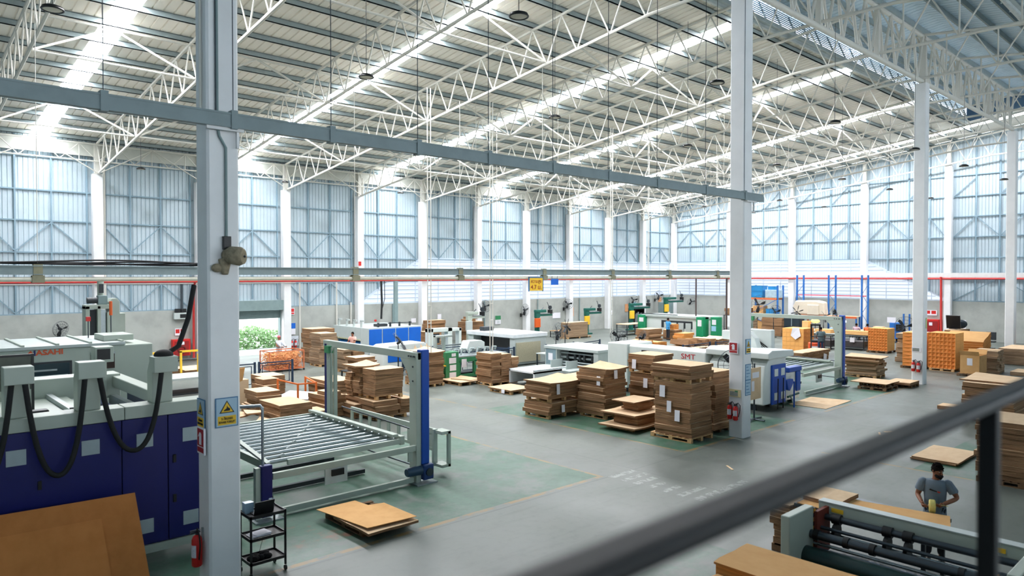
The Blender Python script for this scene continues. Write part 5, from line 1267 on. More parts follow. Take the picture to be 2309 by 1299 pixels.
t = thing('fan_pole', 'dark pole between the two tilted silver fans', 'post', (31.5,24.7,0)); tb(t, 'pole', BLACK, [(0,0,0),(0,0,1.35)], .12, 12); bx(t, 'bracket', DARK, (-.3,-.05,1.35,.3,.05,1.5))
# ------------------------------------------------------------------ signs and extinguishers on the columns
SIGNB = M('sign_pale_blue', (168,196,214), .5, vary=.05); SIGNE = M('sign_blue_edge', (70,120,160), .5, vary=.05)
def warn_sign(label, loc, rz, w=.36, h=.47):
    t = thing('forklift_sign', label, 'sign', loc, rz, 'forklift warning signs')
    bx(t, 'edge', SIGNE, (-w/2,-.01,0,w/2,0,h)); bx(t, 'plate', SIGNB, (-w/2+.015,-.014,.015,w/2-.015,-.01,h-.015))
    mb = MB(); mb.prism([(-.33*w,.48*h),(.33*w,.48*h),(0,.9*h)], 'y', -.018, -.014); mb.build('triangle_edge', BLACK, t)
    mb = MB(); mb.prism([(-.26*w,.51*h),(.26*w,.51*h),(0,.85*h)], 'y', -.021, -.018); mb.build('triangle', YELLOW, t)
    mb = MB(); mb.prism([(-.14*w,.55*h),(.12*w,.55*h),(.14*w,.62*h),(.04*w,.67*h),(.0,.73*h),(-.02*w,.64*h),(-.14*w,.58*h)], 'y', -.024, -.021); mb.build('forklift_symbol', BLACK, t)
    bx(t, 'text_panel', YELLOW, (-.40*w,-.018,.08*h,.40*w,-.014,.38*h))
    text_mesh('upper_line', 'ระวังรถยก', .062*w/.36, BLACK, t, (0,-.020,.29*h), FACE_Y, width=.5*w, bold=.001)
    text_mesh('lower_line', 'BEWARE FORKLIFT', .05*w/.36, BLACK, t, (0,-.020,.17*h), FACE_Y, width=.72*w, bold=.001)
    return t
warn_sign('yellow triangle forklift sign on the right face of the near column', (4.30,11.40,2.67), 0)
warn_sign('yellow triangle forklift sign on the left face of the near column', (4.02,11.715,2.63), -PI/2, .34, .48)
warn_sign('yellow triangle forklift sign on the extinguisher column', (20.5,11.40,2.62), 0, .3, .47)
def ext_sign(label, loc, rz, w=.3, h=.42):
    t = thing('extinguisher_sign', label, 'sign', loc, rz, 'extinguisher signs')
    bx(t, 'plate', PAPER, (-w/2,-.06,0,w/2,-.03,h), bevel=.004); bx(t, 'holder', STEEL, (-.05,-.03,h*.4,.05,0,h*.6))
    bx(t, 'red_field', M('sign_red', (170,40,44), .5), (-w/2+.02,-.064,.3*h,w/2-.02,-.06,h-.02), (-w/2+.02,-.064,.03,w/2-.02,-.06,.26*h))
    mb = MB(); mb.prism([(-.04,.36*h),(.05,.36*h),(.05,.75*h),(.02,.82*h),(-.02,.82*h),(-.1,.62*h),(-.04,.70*h)], 'y', -.068, -.064); mb.build('extinguisher_symbol', PAPER, t)
    return t
ext_sign('red extinguisher sign on the left face of the near column', (4.03,11.62,2.25), -PI/2)
ext_sign('red extinguisher sign on the extinguisher column', (20.23,11.72,2.63), -PI/2, .3, .36)
def extinguisher(label, loc, rz=0, hgt=.5, r=.075):
    """the body hangs clear of the column behind it (+Y local)"""
    t = thing('fire_extinguisher', label, 'fire extinguisher', loc, rz, 'fire extinguishers')
    mb = MB(); mb.tube([(0,0,0),(0,0,.02),(0,0,hgt*.82),(0,0,hgt*.92),(0,0,hgt*.97)], [r*.8,r,r,r*.7,r*.3], 16); mb.build('cylinder', RED, t, smooth=True)
    mb = MB(); mb.tube([(0,0,hgt*.97),(0,0,hgt*1.05)], .022, 8); mb.box(-.02,-.1,hgt*1.03,.02,.05,hgt*1.06); mb.box(-.02,-.1,hgt*1.09,.02,.05,hgt*1.12); mb.build('valve', DSTEEL, t)
    tb(t, 'hose', BLACK, [(.02,0,hgt*1.03),(.1,-.03,hgt*1.22),(.17,-.02,hgt*1.05),(.15,.0,hgt*.7),(r+.02,0,hgt*.25)], .012)
    mb = MB(); n = 10
    for i in range(n):
        a = -PI*.85+PI*.7*i/n; b = -PI*.85+PI*.7*(i+1)/n; q = r+.003
        mb.add([(q*math.cos(a),q*math.sin(a),hgt*.3),(q*math.cos(b),q*math.sin(b),hgt*.3),(q*math.cos(b),q*math.sin(b),hgt*.68),(q*math.cos(a),q*math.sin(a),hgt*.68)], [(0,1,2,3)])
    mb.build('label', M('extinguisher_label', (206,206,212), .5, vary=.3, scale=20), t); bx(t, 'wall_hook', STEEL, (-.02,r*.9,hgt*.75,.02,r*.9+.03,hgt*1.15))
    return t
extinguisher('red extinguisher hanging low on the near column, hose looped up', (3.93,11.70,.45), -PI/2, .52, .08)
extinguisher('left one of two extinguishers on the column beside the tall stacks', (20.12,11.80,.58), -PI/2, .46, .075)
extinguisher('right one of two extinguishers on the column beside the tall stacks', (20.12,11.60,.56), -PI/2, .46, .075)
extinguisher('left one of two extinguishers at the foot of the third column', (36.32,11.80,.60), -PI/2, .46, .08)
extinguisher('right one of two extinguishers at the foot of the third column', (36.32,11.58,.58), -PI/2, .46, .08)
extinguisher('left extinguisher on the back wall beside the shutter door', (20.86,44.0,.35), 0, .48, .08)
extinguisher('right extinguisher on the back wall beside the shutter door', (21.12,44.0,.35), 0, .48, .08)
t = thing('long_notice', 'tall pale blue edged notice on the extinguisher column', 'notice', (20.52,11.41,1.32)); bx(t, 'edge', SIGNE, (-.17,-.01,0,.17,0,.98)); bx(t, 'sheet', SIGNB, (-.15,-.014,.02,.15,-.01,.47), (-.15,-.014,.5,.15,-.01,.96))
for k in range(9): bx(t, 'text_line', SIGNE, (-.12,-.016,.08+.1*k,.10-.05*(k%3),-.014,.10+.1*k)) if k != 4 else None
t = thing('photo_notice', 'cream notice with a grey picture on the extinguisher column', 'notice', (20.22,11.68,1.27), -PI/2); bx(t, 'sheet', M('cream_paper', (220,206,160), .7), (-.2,-.008,0,.2,0,.24)); bx(t, 'picture', M('grey_picture', (140,146,140), .7, vary=.3, scale=12), (-.17,-.012,.03,.1,-.008,.17)); bx(t, 'green_mark', GREEN, (-.0,-.013,.16,.1,-.009,.2))
t = thing('photo_notice', 'pale notice with a grey picture on the third column', 'notice', (36.42,11.7,1.5), -PI/2); bx(t, 'sheet', PAPER, (-.2,-.008,0,.2,0,.22)); bx(t, 'picture', M('grey_picture', (140,146,140), .7, vary=.3, scale=12), (-.17,-.012,.03,.12,-.008,.18))
mb = MB(); mb.box(-.08,-.01,0,.08,0,.5); tag(mb.build('yellow_green_notice', M('yellow_green_notice', (196,208,150), .6), loc=(36.75,11.4,2.6)), 'small yellow green notice high on the third column', 'notice')
# conduit, switch box and cobwebbed lamp on the near column
t = thing('conduit_run', 'grey conduit with a black switch box running down the near column', 'conduit', (4.3,11.38,5.55))
tb(t, 'pipe', TEALG, [(-.12,0,8.4),(-.12,0,1.9),(-.09,0,1.72),(.01,0,1.55),(.01,0,.14)], .022); tb(t, 'pipe', DSTEEL, [(-.14,0,8.4),(-.14,0,1.95)], .012); bx(t, 'switch_box', BLACK, (-.05,-.05,-.06,.07,.03,.15), bevel=.008)
t = thing('dusty_lamp', 'round lamp clogged with brown cobwebs high on the near column', 'lamp', (4.42,11.22,5.38)); DUST = M('dusty_web', (158,146,122), .95, vary=.6, scale=14, dark=.55, bump=.6)
mb = MB(); mb.tube([(-.12,.16,.02),(-.08,.05,.02),(.02,-.06,.0),(.06,-.1,0)], [.09,.14,.15,.12], 16); mb.build('shade', DUST, t, smooth=True)
mb = MB(); mb.tube([(-.14,.15,-.05),(-.16,.1,-.28)], [.1,.05], 10); mb.sphere((-.26,.14,-.18), (.1,.05,.07)); mb.build('web_tuft', DUST, t, smooth=True); mb = MB(); mb.sphere((.07,-.115,.0), .02); mb.build('bulb', DARK, t, smooth=True)
t = thing('hanging_strap', 'pale seam conduit running up the left face of the near column', 'conduit', (4.0,11.6,0)); tb(t, 'pipe', STEELW, [(0,0,7.7),(0,0,13.9)], .02)

# ------------------------------------------------------------------ black trolley with a laptop beside the near column
t = thing('tool_trolley', 'black three shelf trolley standing right of the near column', 'trolley', (5.08,11.86,0))
for sx in (-.3,.3):
    for sy in (-.22,.22):
        bx(t, 'upright', BLACK, (sx-.015,sy-.015,.1,sx+.015,sy+.015,1.06)); w_ = tb(t, 'caster', BLACK, [(sx-.015,sy,.045),(sx+.015,sy,.045)], .045, 12)
for z in (.22,.62,1.0): bx(t, 'shelf', M('trolley_shelf', (48,44,44), .5), (-.31,-.23,z,.31,.23,z+.02), bevel=.004); bx(t, 'shelf_edge', BLACK, (-.315,-.235,z,.315,-.22,z+.05), (-.315,.22,z,.315,.235,z+.05), (-.315,-.235,z,-.30,.235,z+.05), (.30,-.235,z,.315,.235,z+.05))
t = thing('laptop', 'dark open laptop on the top shelf of the black trolley', 'laptop', (5.05,11.88,1.02)); bx(t, 'keyboard_base', DARK, (-.17,-.12,0,.17,.12,.018), bevel=.004); mb = MB(); mb.cbox((0,-.15,.12),(.34,.012,.23),rx=R(15)); mb.build('screen_lid', BLACK, t)
t = thing('clear_jar', 'clear jar with pens on the top shelf of the trolley', 'jar', (5.3,12.0,1.02)); mb = MB(); mb.tube([(0,0,0),(0,0,.15)], [.04,.05], 14, cap=False); mb.build('jar_wall', M('clear_pocket', (206,214,222), .3), t, smooth=True); tb(t, 'pen', DARK, [(0,0,.02),(.03,.01,.2)], .006)
t = thing('paper_pile', 'white papers on the middle shelf of the trolley', 'papers', (5.0,11.86,.642)); 
for k in range(3): mb = MB(); mb.cbox((.02*k,0,.008+.012*k),(.34-.03*k,.24,.01),rz=.08*k); mb.build('sheet', PAPER, t)
t = thing('black_cloth', 'crumpled black cloth with cables on the bottom shelf of the trolley', 'cloth', (5.02,11.86,.242)); mb = MB(); rr = random.Random(4)
for k in range(9): mb.sphere((rr.uniform(-.17,.15), rr.uniform(-.1,.1), .035), (rr.uniform(.05,.09), rr.uniform(.05,.08), .045), 10, 6)
mb.build('folds', M('black_cloth', (14,14,16), .95), t, smooth=True); tb(t, 'wire', CABLE, [(.0,.05,.04),(.12,.1,.35),(.2,.2,.4)], .004)
mb = MB(); mb.box(-.2,-.14,0,.2,.14,.16); tag(mb.build('clear_bin', M('clear_bin_plastic', (120,150,170), .2), loc=(4.98,12.0,1.02)) if False else bx(None,'clear_bin',M('clear_bin_plastic', (132,160,178), .2),(4.80,11.93,1.02,4.95,12.06,1.20)), 'small clear blue bin on the back of the trolley top', 'bin')

# scraps on the aisle floor
for (x, y, a, lab) in ((16.9,9.9,.9,'thin pale offcut strip lying on the grey aisle'),(24.3,8.6,.1,'scraps of board and paper lying before the handrail')):
    mb = MB(); mb.cbox((0,0,.006),(.42,.05,.012),rz=a); 
    if x > 20: mb.cbox((.3,.1,.006),(.3,.12,.012),rz=-.5); mb.cbox((-.2,.2,.006),(.35,.06,.012),rz=.4)
    tag(mb.build('floor_scrap', KRAFT, loc=(x,y,0)), lab, 'scrap')

# ------------------------------------------------------------------ scrap cage, orange rails, small carts
t = thing('scrap_cage', 'orange wire cage on wheels full of curly board scraps', 'cage', (16.7,36.4,0)); OC = M('orange_cage', (208,120,80), .5)
for sx in (-.95,.95):
    for sy in (-.6,.6): bx(t, 'corner_post', OC, (sx-.025,sy-.025,.1,sx+.025,sy+.025,1.08)); tb(t, 'caster', DARK, [(sx-.03,sy,.06),(sx+.03,sy,.06)], .06, 10)
bx(t, 'rim', OC, (-.97,-.62,1.04,.97,-.58,1.09), (-.97,.58,1.04,.97,.62,1.09), (-.97,-.6,1.04,-.93,.6,1.09), (.93,-.6,1.04,.97,.6,1.09), (-.97,-.62,.1,.97,.62,.14))
mb = MB()
for k in range(20): mb.tube([(-.93+.098*k,-.6,.12),(-.93+.098*k,-.6,1.06)], .006, 4)
for k in range(9): mb.tube([(-.95,-.6,.2+.1*k),(.95,-.6,.2+.1*k)], .006, 4); mb.tube([(-.95,-.6,.2+.1*k),(-.95,.6,.2+.1*k)], .006, 4)
mb.build('wire_mesh', OC, t)
rr = random.Random(8); mb = MB()
for k in range(900):
    c = Vector((rr.uniform(-.88,.88), rr.uniform(-.55,.55), rr.uniform(.16,.95))); d = Vector((rr.uniform(-1,1),rr.uniform(-1,1),rr.uniform(-1,1))).normalized()*.14; e = d.orthogonal().normalized()*.022; f = d.cross(e).normalized()*.06
    mb.add([c-d-e,c-d+e,c+f+e,c+f-e,c+d+e,c+d-e], [(0,1,2,3),(3,2,4,5)])
o = mb.build('board_scraps', M('curly_scraps', (226,164,104), .8, vary=.6, scale=9, dark=.6)); o.location = (16.7,36.4,0); tag(o, 'tangle of curly tan board scraps filling the orange cage', 'scraps', kind='stuff')
t = thing('rail_cart', 'orange railed cart holding loose sheets behind the roller lift', 'cart', (12.6,26.1,0)); OR2 = M('strong_orange', (222,110,40), .5)
for x, y in ((-.35,-.75),(.35,-.85),(.75,.85),(-.4,.9)): bx(t, 'post', OR2, (x-.03,y-.03,.05,x+.03,y+.03,.98))
mb = MB(); mb.bar((-.35,-.75,.95),(.35,-.85,.95),.05,.05); mb.bar((.35,-.85,.95),(.75,.85,.95),.05,.05); mb.bar((-.35,-.75,.95),(-.4,.9,.95),.05,.05); mb.build('rail', OR2, t); bx(t, 'base', DSTEEL, (-.4,-.8,.05,.5,.85,.12))
for k in range(3):
    mb = MB(); mb.cbox((0,0,.012*k),(1.0,1.3,.01),rz=.3*k,rx=.02*k); tag(mb.build('loose_sheet', (PAPER,KRAFT,PAPER)[k], loc=(12.65,26.15,.32+.03*k), rot=(R(3),R(-6),0)), '%s loose sheet lying in the orange railed cart' % ('lowest white','middle tan','topmost white')[k], 'sheet')
t = thing('open_box', 'open tan carton with a raised flap right of the near column', 'carton', (10.9,28.4,0)); bx(t, 'walls', KRAFT, (-.5,-.5,0,.5,.5,.95)); mb = MB(); mb.cbox((-.1,-.6,1.1),(.75,.02,.75),rx=R(18),rz=.15); mb.build('flap', KRAFTO, t)
t = thing('push_handle', 'thin white push handle of a cart behind the big block', 'cart', (14.9,24.6,0)); tb(t, 'handle', STEELW, [(0,0,.1),(0,0,1.5),(.05,0,1.58),(.5,.2,1.58)], .02); bx(t, 'deck', DSTEEL, (-.1,-.3,.1,1.0,.5,.16)); 
for k, (x, y, lab) in enumerate(((20.3,26.9,''),)): pass
for k in range(3):
    bundle(21.9+.5*k, 31.6, .55+.02*k, .45, .5, .3, '%s brown lump of scrap board under the blue papers' % ('left','middle','right')[k], .3*k, 'kw', None, k%2)
t = thing('parts_rack', 'dark rack with pale blue papers behind the lift beam', 'rack', (21.6,30.6,0))
for x in (-.9,.9):
    for y in (-.3,.3): bx(t, 'post', FENCE, (x-.03,y-.03,0,x+.03,y+.03,1.1))
for z in (.2,.5,.85): bx(t, 'shelf', DARK, (-.9,-.3,z,.9,.3,z+.03))
bx(t, 'paper_row', M('pale_blue_notice', (150,196,222), .7), (-.7,-.32,.88,.7,-.3,1.08))
for k, (x, y, s, m) in enumerate(((28.05,27.5,.32,KRAFTO),(28.6,27.75,.3,PAPER))):
    mb = MB(); mb.box(-s/2,-s/2,0,s/2,s/2,s); tag(mb.build('small_box', m, loc=(x,y,.8), bevel=.01), ('orange carton on the pale side table','crumpled white bag on the pale side table')[k], 'box')
t = thing('water_drum', 'pale plastic drum leaning beside the slotting machine', 'drum', (29.3,26.4,0)); mb = MB(); mb.tube([(0,0,0),(0,0,.9),(0,0,1.0)], [.18,.18,.1], 14); mb.build('drum', PALE, t, smooth=True)
# orange table at the right with things on it
t = thing('orange_table', 'orange framed table behind the fanned boards at the right', 'table', (49.3,13.6,0))
bx(t, 'top', KRAFT, (-1.6,-.6,.92,1.4,.6,.99)); 
for x in (-1.5,1.3):
    for y in (-.5,.5): bx(t, 'leg', OC, (x-.05,y-.05,0,x+.05,y+.05,.92))
bx(t, 'frame', OC, (-1.6,-.62,.8,1.4,-.58,.92))
t = thing('monitor', 'dark flat monitor standing on the tan cartons', 'monitor', (48.6,13.6,1.86)); mb = MB(); mb.cbox((0,0,.42),(.08,.75,.8),ry=R(-12)); mb.build('panel', BLACK, t); bx(t, 'foot', BLACK, (-.15,-.2,0,.15,.2,.03))
t = thing('dark_bag', 'dark bundled bag beside the monitor', 'bag', (49.5,13.5,1.86)); mb = MB(); mb.sphere((0,0,.25),(.45,.4,.28)); mb.build('bag', M('dark_bag', (44,54,62), .9), t, smooth=True); bx(t, 'blue_cloth', BRIGHTBLUE, (-.6,-.1,.1,-.45,.2,.6))
mb = MB(); mb.cbox((0,0,.85),(.06,1.0,1.7)); tag(mb.build('leaning_whiteboard', PAPER, loc=(61.5,16.9,0), rot=(0,R(4),0)), 'white panel leaning against the end wall dado', 'panel')
t = thing('office_chair', 'dark chair back showing above the grey boards', 'chair', (58.0,13.9,0)); bx(t, 'backrest', DARK, (-.05,-.3,.6,.05,.3,1.15), bevel=.03); bx(t, 'seat', DARK, (-.5,-.3,.45,.0,.3,.53)); tb(t, 'stem', DSTEEL, [(-.25,0,.04),(-.25,0,.45)], .03); bx(t, 'base', BLACK, (-.5,-.25,0,0,.25,.05))
t = thing('rail_trolley', 'blue handled trolley at the right picture edge', 'trolley', (56.6,10.4,0)); bx(t, 'deck', FENCE, (-.6,-.5,1.75,.6,.6,1.85)); tb(t, 'handle', FENCE, [(-.5,.5,1.8),(-.5,.5,2.5),(-.5,-.4,2.6)], .04); bx(t, 'leg', FENCE, (-.5,-.4,0,-.42,-.32,1.75), (.42,-.4,0,.5,-.32,1.75), (-.5,.42,0,-.42,.5,1.75), (.42,.42,0,.5,.5,1.75)); mb = MB(); mb.sphere((.2,0,2.2),(.3,.3,.2)); mb.build('motor', DARK, t, smooth=True)

# ------------------------------------------------------------------ pallet racks, shelves and work area by the end wall
RACKB = M('rack_blue', (34,104,180), .45, vary=.08); RACKO = M('rack_orange', (220,104,58), .5, vary=.08)
def rack_frame(label, x, y0, y1, h):
    t = thing('blue_rack', label, 'rack', (x,(y0+y1)/2,0), 0, 'blue rack frames'); d = (y1-y0)/2
    for s in (-d, d): bx(t, 'post', RACKB, (-.06,s-.06,0,.06,s+.06,h))
    mb = MB(); z = .3; k = 0
    while z+.8 < h: mb.bar((0,-d if k%2 else d,z),(0,d if k%2 else -d,z+.8),.03,.03); z += .8; k += 1
    mb.build('lacing', RACKB, t)
    return t
for k, (a, b) in enumerate(((28.9,29.5),(26.1,26.7),(23.45,23.95))): rack_frame('tall blue rack frame by the end wall, %s from the left' % ORD[k+1], 61.5, a, b, 5.1)
t = thing('rack_beam', 'thin red pipe spanning the blue rack frames', 'beam', (61.5,26.6,3.32)); bx(t, 'beam', M('pink_red_pipe', (206,76,96), .5), (-.04,-3.0,0,.04,2.8,.08))
t = thing('rack_shelf', 'orange edged shelf spanning the blue racks, cream shell on it', 'shelf', (61.2,26.6,0)); bx(t, 'board', KRAFT, (-.6,-2.6,1.62,.2,2.3,1.68)); bx(t, 'beam', RACKO, (-.66,-2.6,1.50,-.6,2.3,1.66)); bx(t, 'leg', RACKB, (.08,-2.6,0,.18,-2.5,1.62), (.08,2.2,0,.18,2.3,1.62), (-.6,-2.6,0,-.5,-2.5,1.5), (-.6,2.2,0,-.5,2.3,1.5))
t = thing('cream_shell', 'big cream moulded machine shell lying on the orange edged shelf', 'machine shell', (60.95,28.0,1.69)); CS = M('cream_shell', (226,214,194), .5, vary=.06)
mb = MB(); mb.prism([(-1.4,0),(1.3,0),(1.45,.7),(1.2,1.2),(-.6,1.25),(-1.3,1.1)], 'x', -.4, .4); mb.build('shell', CS, t, bevel=.12); bx(t, 'boxy_front', CS, (-.5,-.9,.0,-.4,.1,.85), bevel=.04)
t = thing('tall_rack', 'blue and orange pallet rack holding blue crates behind the machine arm', 'rack', (60.0,31.6,0))
for y in (-1.3,1.3):
    for x in (-.5,.5): bx(t, 'post', RACKB, (x-.06,y-.06,0,x+.06,y+.06,4.2))
for z in (1.55,3.05): bx(t, 'beam', RACKO, (-.56,-1.3,z-.12,-.5,1.3,z), (.5,-1.3,z-.12,.56,1.3,z)); bx(t, 'deck', WOOD, (-.5,-1.3,z,.5,1.3,z+.04))
mb = MB(); mb.bar((-.5,-1.3,.3),(-.5,1.3,1.5),.04,.04); mb.bar((-.5,1.3,1.6),(-.5,-1.3,3.0),.04,.04); mb.build('brace', RACKB, t)
def crate(label, loc, d, m, cat='crate', parts=True):
    t = thing('plastic_crate' if cat == 'crate' else 'carton', label, cat, loc); w, l, h = d
    bx(t, 'body', m, (-w/2,-l/2,0,w/2,l/2,h), bevel=.03)
    if parts: bx(t, 'rim', m, (-w/2-.02,-l/2-.02,h-.06,w/2+.02,l/2+.02,h))
    return t
CB = M('crate_blue', (36,134,196), .45, vary=.1)
crate('lower blue crate on the top of the pallet rack', (60.0,32.3,3.10), (.9,1.1,.55), CB); crate('upper blue crate on the top of the pallet rack', (60.0,32.3,3.66), (.9,1.1,.5), CB)
crate('pale bundle on the top deck of the pallet rack', (60.0,30.9,3.10), (.9,1.2,.7), M('pale_blue_bundle', (170,196,210), .7, vary=.3), 'bundle', False); crate('small blue crate on the pale bundle', (60.0,31.0,3.81), (.5,.7,.3), CB)
crate('orange carton on the middle deck of the pallet rack', (60.0,32.2,1.60), (.8,1.0,.75), KRAFTO, 'carton', False); crate('blue crate on the middle deck of the pallet rack', (60.0,31.0,1.60), (.8,.9,.5), CB); crate('orange carton under the pallet rack', (60.0,32.2,.02), (.8,1.2,1.0), KRAFTO, 'carton', False)
t = thing('dark_cabinet', 'tall dark double door cabinet behind the orange cartons', 'cabinet', (55.8,27.0,0)); DC = M('dark_cabinet', (30,42,50), .4)
bx(t, 'case', DC, (-.4,-.65,0,.4,.65,1.85)); bx(t, 'door', DC, (-.43,-.63,.05,-.4,-.01,.88), (-.43,.01,.05,-.4,.63,.88)); bx(t, 'door', DC, (-.43,-.63,.92,-.4,-.01,1.82), (-.43,.01,.92,-.4,.63,1.82)); bx(t, 'window_strip', STEEL, (-.44,-.03,1.0,-.43,.03,1.6))
stack(56.5,28.4,57.9,30.2,.02,1.7,6,'brown stack left of the dark double door cabinet',.03)
bench('long pale work table before the dark cabinet', 54.5,24.2,1.6,5.0,.9,PALE); bench('long pale work table behind the black carts', 52.0,21.4,1.5,4.2,.9,PALE); bench('tall bench holding the dark flat boards near the corner', 59.25,33.65,3.7,1.4,1.54,DARK); bench('tan work table where two seated packers work', 58.6,22.0,1.4,2.6,.75,KRAFT)
for k, (x, y, z, d, m, lab) in enumerate(((55.0,25.6,.9,(.5,.5,.6),KRAFTO,'orange carton upright on the long table, left'),(55.2,23.4,.9,(.5,.5,.75),KRAFT,'tan carton upright on the long table, right'),(54.2,22.9,.9,(.5,.9,.25),M('magazine_blue', (140,170,200), .6),'pale blue magazine pile on the long table'),(58.6,21.5,.75,(.6,.7,.35),KRAFT,'brown tray before the striped packer'),(58.8,20.05,.02,(.9,1.0,.9),KRAFT,'tan block right of the two packers'),(51.9,20.6,.9,(.7,2.2,.28),KRAFTO,'row of orange cartons on the second long table'),(51.9,22.8,.9,(.7,1.2,.28),KRAFTO,'short row of orange cartons on the second long table'))):
    crate(lab, (x,y,z), d, m, 'carton', False)
t = thing('table_lamp', 'small yellow lamp glowing on the long work table', 'lamp', (55.0,24.9,.9)); tb(t, 'stem', DSTEEL, [(0,0,0),(0,0,.45)], .03); mb = MB(); mb.sphere((0,0,.62),(.2,.35,.16)); mb.build('shade', glow('lamp_yellow', (255,206,80), 1.6), t, smooth=True)
t = thing('work_light', 'small white blue work light above the long table', 'lamp', (54.6,22.6,.9)); tb(t, 'stem', DSTEEL, [(0,0,0),(0,0,.7)], .03); bx(t, 'head', glow('lamp_white', (190,220,255), 1.6), (-.1,-.2,.65,.1,.2,.78))
for k, (x, y) in enumerate(((50.3,20.1),(49.6,22.0))):
    t = thing('black_cart', 'black framed cart with dark boards, %s' % ('the right one before the long table','the left one under the lift beam')[k], 'cart', (x,y,0))
    for sx in (-.6,.6):
        for sy in (-.9,.9): bx(t, 'post', BLACK, (sx-.03,sy-.03,.08,sx+.03,sy+.03,.95)); tb(t, 'caster', BLACK, [(sx,sy-.03,.05),(sx,sy+.03,.05)], .05, 10)
    bx(t, 'rail', BLACK, (-.62,-.92,.9,.62,-.87,.95), (-.62,.87,.9,.62,.92,.95), (-.62,-.9,.9,-.57,.9,.95), (.57,-.9,.9,.62,.9,.95)); bx(t, 'deck', DARK, (-.6,-.9,.18,.6,.9,.24)); bx(t, 'load', M('dark_boards', (70,66,66), .8, vary=.3), (-.5,-.8,.24,.5,.8,.6)); bx(t, 'paper', PAPER, (-.64,-.3,.55,-.62,.0,.85))
t = thing('blue_press', 'blue machine with upright posts beside the big wire fan', 'machine', (58.0,19.1,0))
bx(t, 'body', RACKB, (-.5,-1.2,.3,.5,1.2,.9), (-.4,.5,.9,.4,1.3,1.5), bevel=.03); bx(t, 'post', RACKB, (-.3,.3,.9,-.2,.4,2.2), (-.3,-.1,.9,-.2,0,2.2), (-.3,-.8,.9,-.2,-.7,2.2), (-.3,-1.1,.9,-.2,-1.0,2.2)); bx(t, 'dark_box', BLACK, (-.55,.3,.9,-.4,.8,1.4)); bx(t, 'white_board', PAPER, (-.3,.9,1.5,-.26,1.5,1.9)); bx(t, 'leg', RACKB, (-.45,-1.1,0,-.35,-1.0,.3), (-.45,1.0,0,-.35,1.1,.3), (.35,-1.1,0,.45,-1.0,.3), (.35,1.0,0,.45,1.1,.3))

# ------------------------------------------------------------------ slitting machine at lower right, its board table and the front stacks
HAZ = bpy.data.materials.new('hazard_stripes'); HAZ.use_nodes = True; _n = NT(HAZ); _b = HAZ.node_tree.nodes['Principled BSDF']; _b.inputs['Roughness'].default_value = .5
_p = _n.new('ShaderNodeNewGeometry').outputs['Position']; _s = _n.new('ShaderNodeSeparateXYZ'); _n.l.new(_p, _s.inputs[0])
_f = _n.val('GREATER_THAN', _n.val('FRACT', _n.val('MULTIPLY', _n.val('ADD', _n.val('ADD', _s.outputs[1], _s.outputs[2]), _n.val('MULTIPLY', _s.outputs[0], .3)), 7.0)), .5)
_n.l.new(_n.mix(_f, lin((24,24,26)), lin((226,160,52))), _b.inputs['Base Color'])
t = thing('slitting_machine', 'cream framed slitting machine with dark roller shafts at lower right', 'machine', (11.6,4.0,0))
bx(t, 'end_frame', CREAM, (-.75,1.30,.0,.1,1.45,1.24), bevel=.015); bx(t, 'end_frame', CREAM, (-.75,-1.75,0,.8,-1.6,1.24), bevel=.015)
bx(t, 'hazard_strip', HAZ, (.1,1.29,0,.16,1.44,1.2)); bx(t, 'hazard_strip', HAZ, (-.78,-1.6,.3,-.74,1.3,.38), (-.77,-1.62,0,-.75,-1.5,1.2))
bx(t, 'back_beam', CREAM, (.55,-1.6,1.0,.72,1.42,1.2), bevel=.01); bx(t, 'beam_cap', PALE, (.54,-1.6,1.2,.74,1.42,1.215)); bx(t, 'side_plate', M('rust_red_plate', (110,44,30), .6, vary=.5), (.1,1.24,.4,.6,1.30,1.15))
for y in (1.0,-1.3): bx(t, 'beam_label', YELLOW, (.545,y,1.06,.55,y+.2,1.13))
tb(t, 'upper_shaft', DSTEEL, [(.42,-1.6,1.0),(.42,1.3,1.0)], .055, 14); tb(t, 'thin_shaft', DSTEEL, [(.25,-1.6,.86),(.25,1.3,.86)], .03, 10); tb(t, 'thin_shaft', CHROME, [(.3,-1.6,.72),(.3,1.3,.72)], .022, 10); tb(t, 'thin_shaft', CHROME, [(.5,-1.6,.70),(.5,1.3,.70)], .022, 10)
tb(t, 'lower_shaft', DSTEEL, [(.0,-1.6,.80),(.0,1.3,.80)], .07, 16)
for y in (1.2,.72,.32,-.9): tb(t, 'collar', BLACK, [(.0,y-.04,.80),(.0,y+.04,.80)], .09, 16)
for y in (1.05,.25,-.05,-1.15):
    c = tb(t, 'shaft_collar', BLACK, [(.42,y-.07,1.0),(.42,y+.07,1.0)], .085, 16); tb(c, 'slitting_wheel', BLACK, [(.40,y-.03,.80),(.40,y+.03,.80)], .14, 20)
tb(t, 'green_drum', M('dark_green_drum', (14,48,46), .35), [(-.18,-1.6,.48),(-.18,1.3,.48)], .17, 24); tb(t, 'chrome_bar', CHROME, [(.12,-1.6,.62),(.12,1.3,.62)], .03, 10)
bx(t, 'front_rail', TEALG, (-.74,-1.6,.38,-.62,1.3,.48)); bx(t, 'bed', M('scrap_littered_bed', (206,206,204), .8, vary=.9, scale=9, dark=.35), (.0,-1.6,.3,.75,1.3,.34)); bx(t, 'blue_rail', M('steel_blue', (96,126,150), .3, .5), (.15,-1.6,.42,.22,1.3,.52))
rr = random.Random(2); mb = MB()
for k in range(60): mb.cbox((rr.uniform(.1,.7), rr.uniform(-1.5,.6), .35+rr.uniform(0,.03)), (rr.uniform(.03,.09), rr.uniform(.05,.14), .006), rz=rr.uniform(0,3), rx=rr.uniform(-.3,.3))
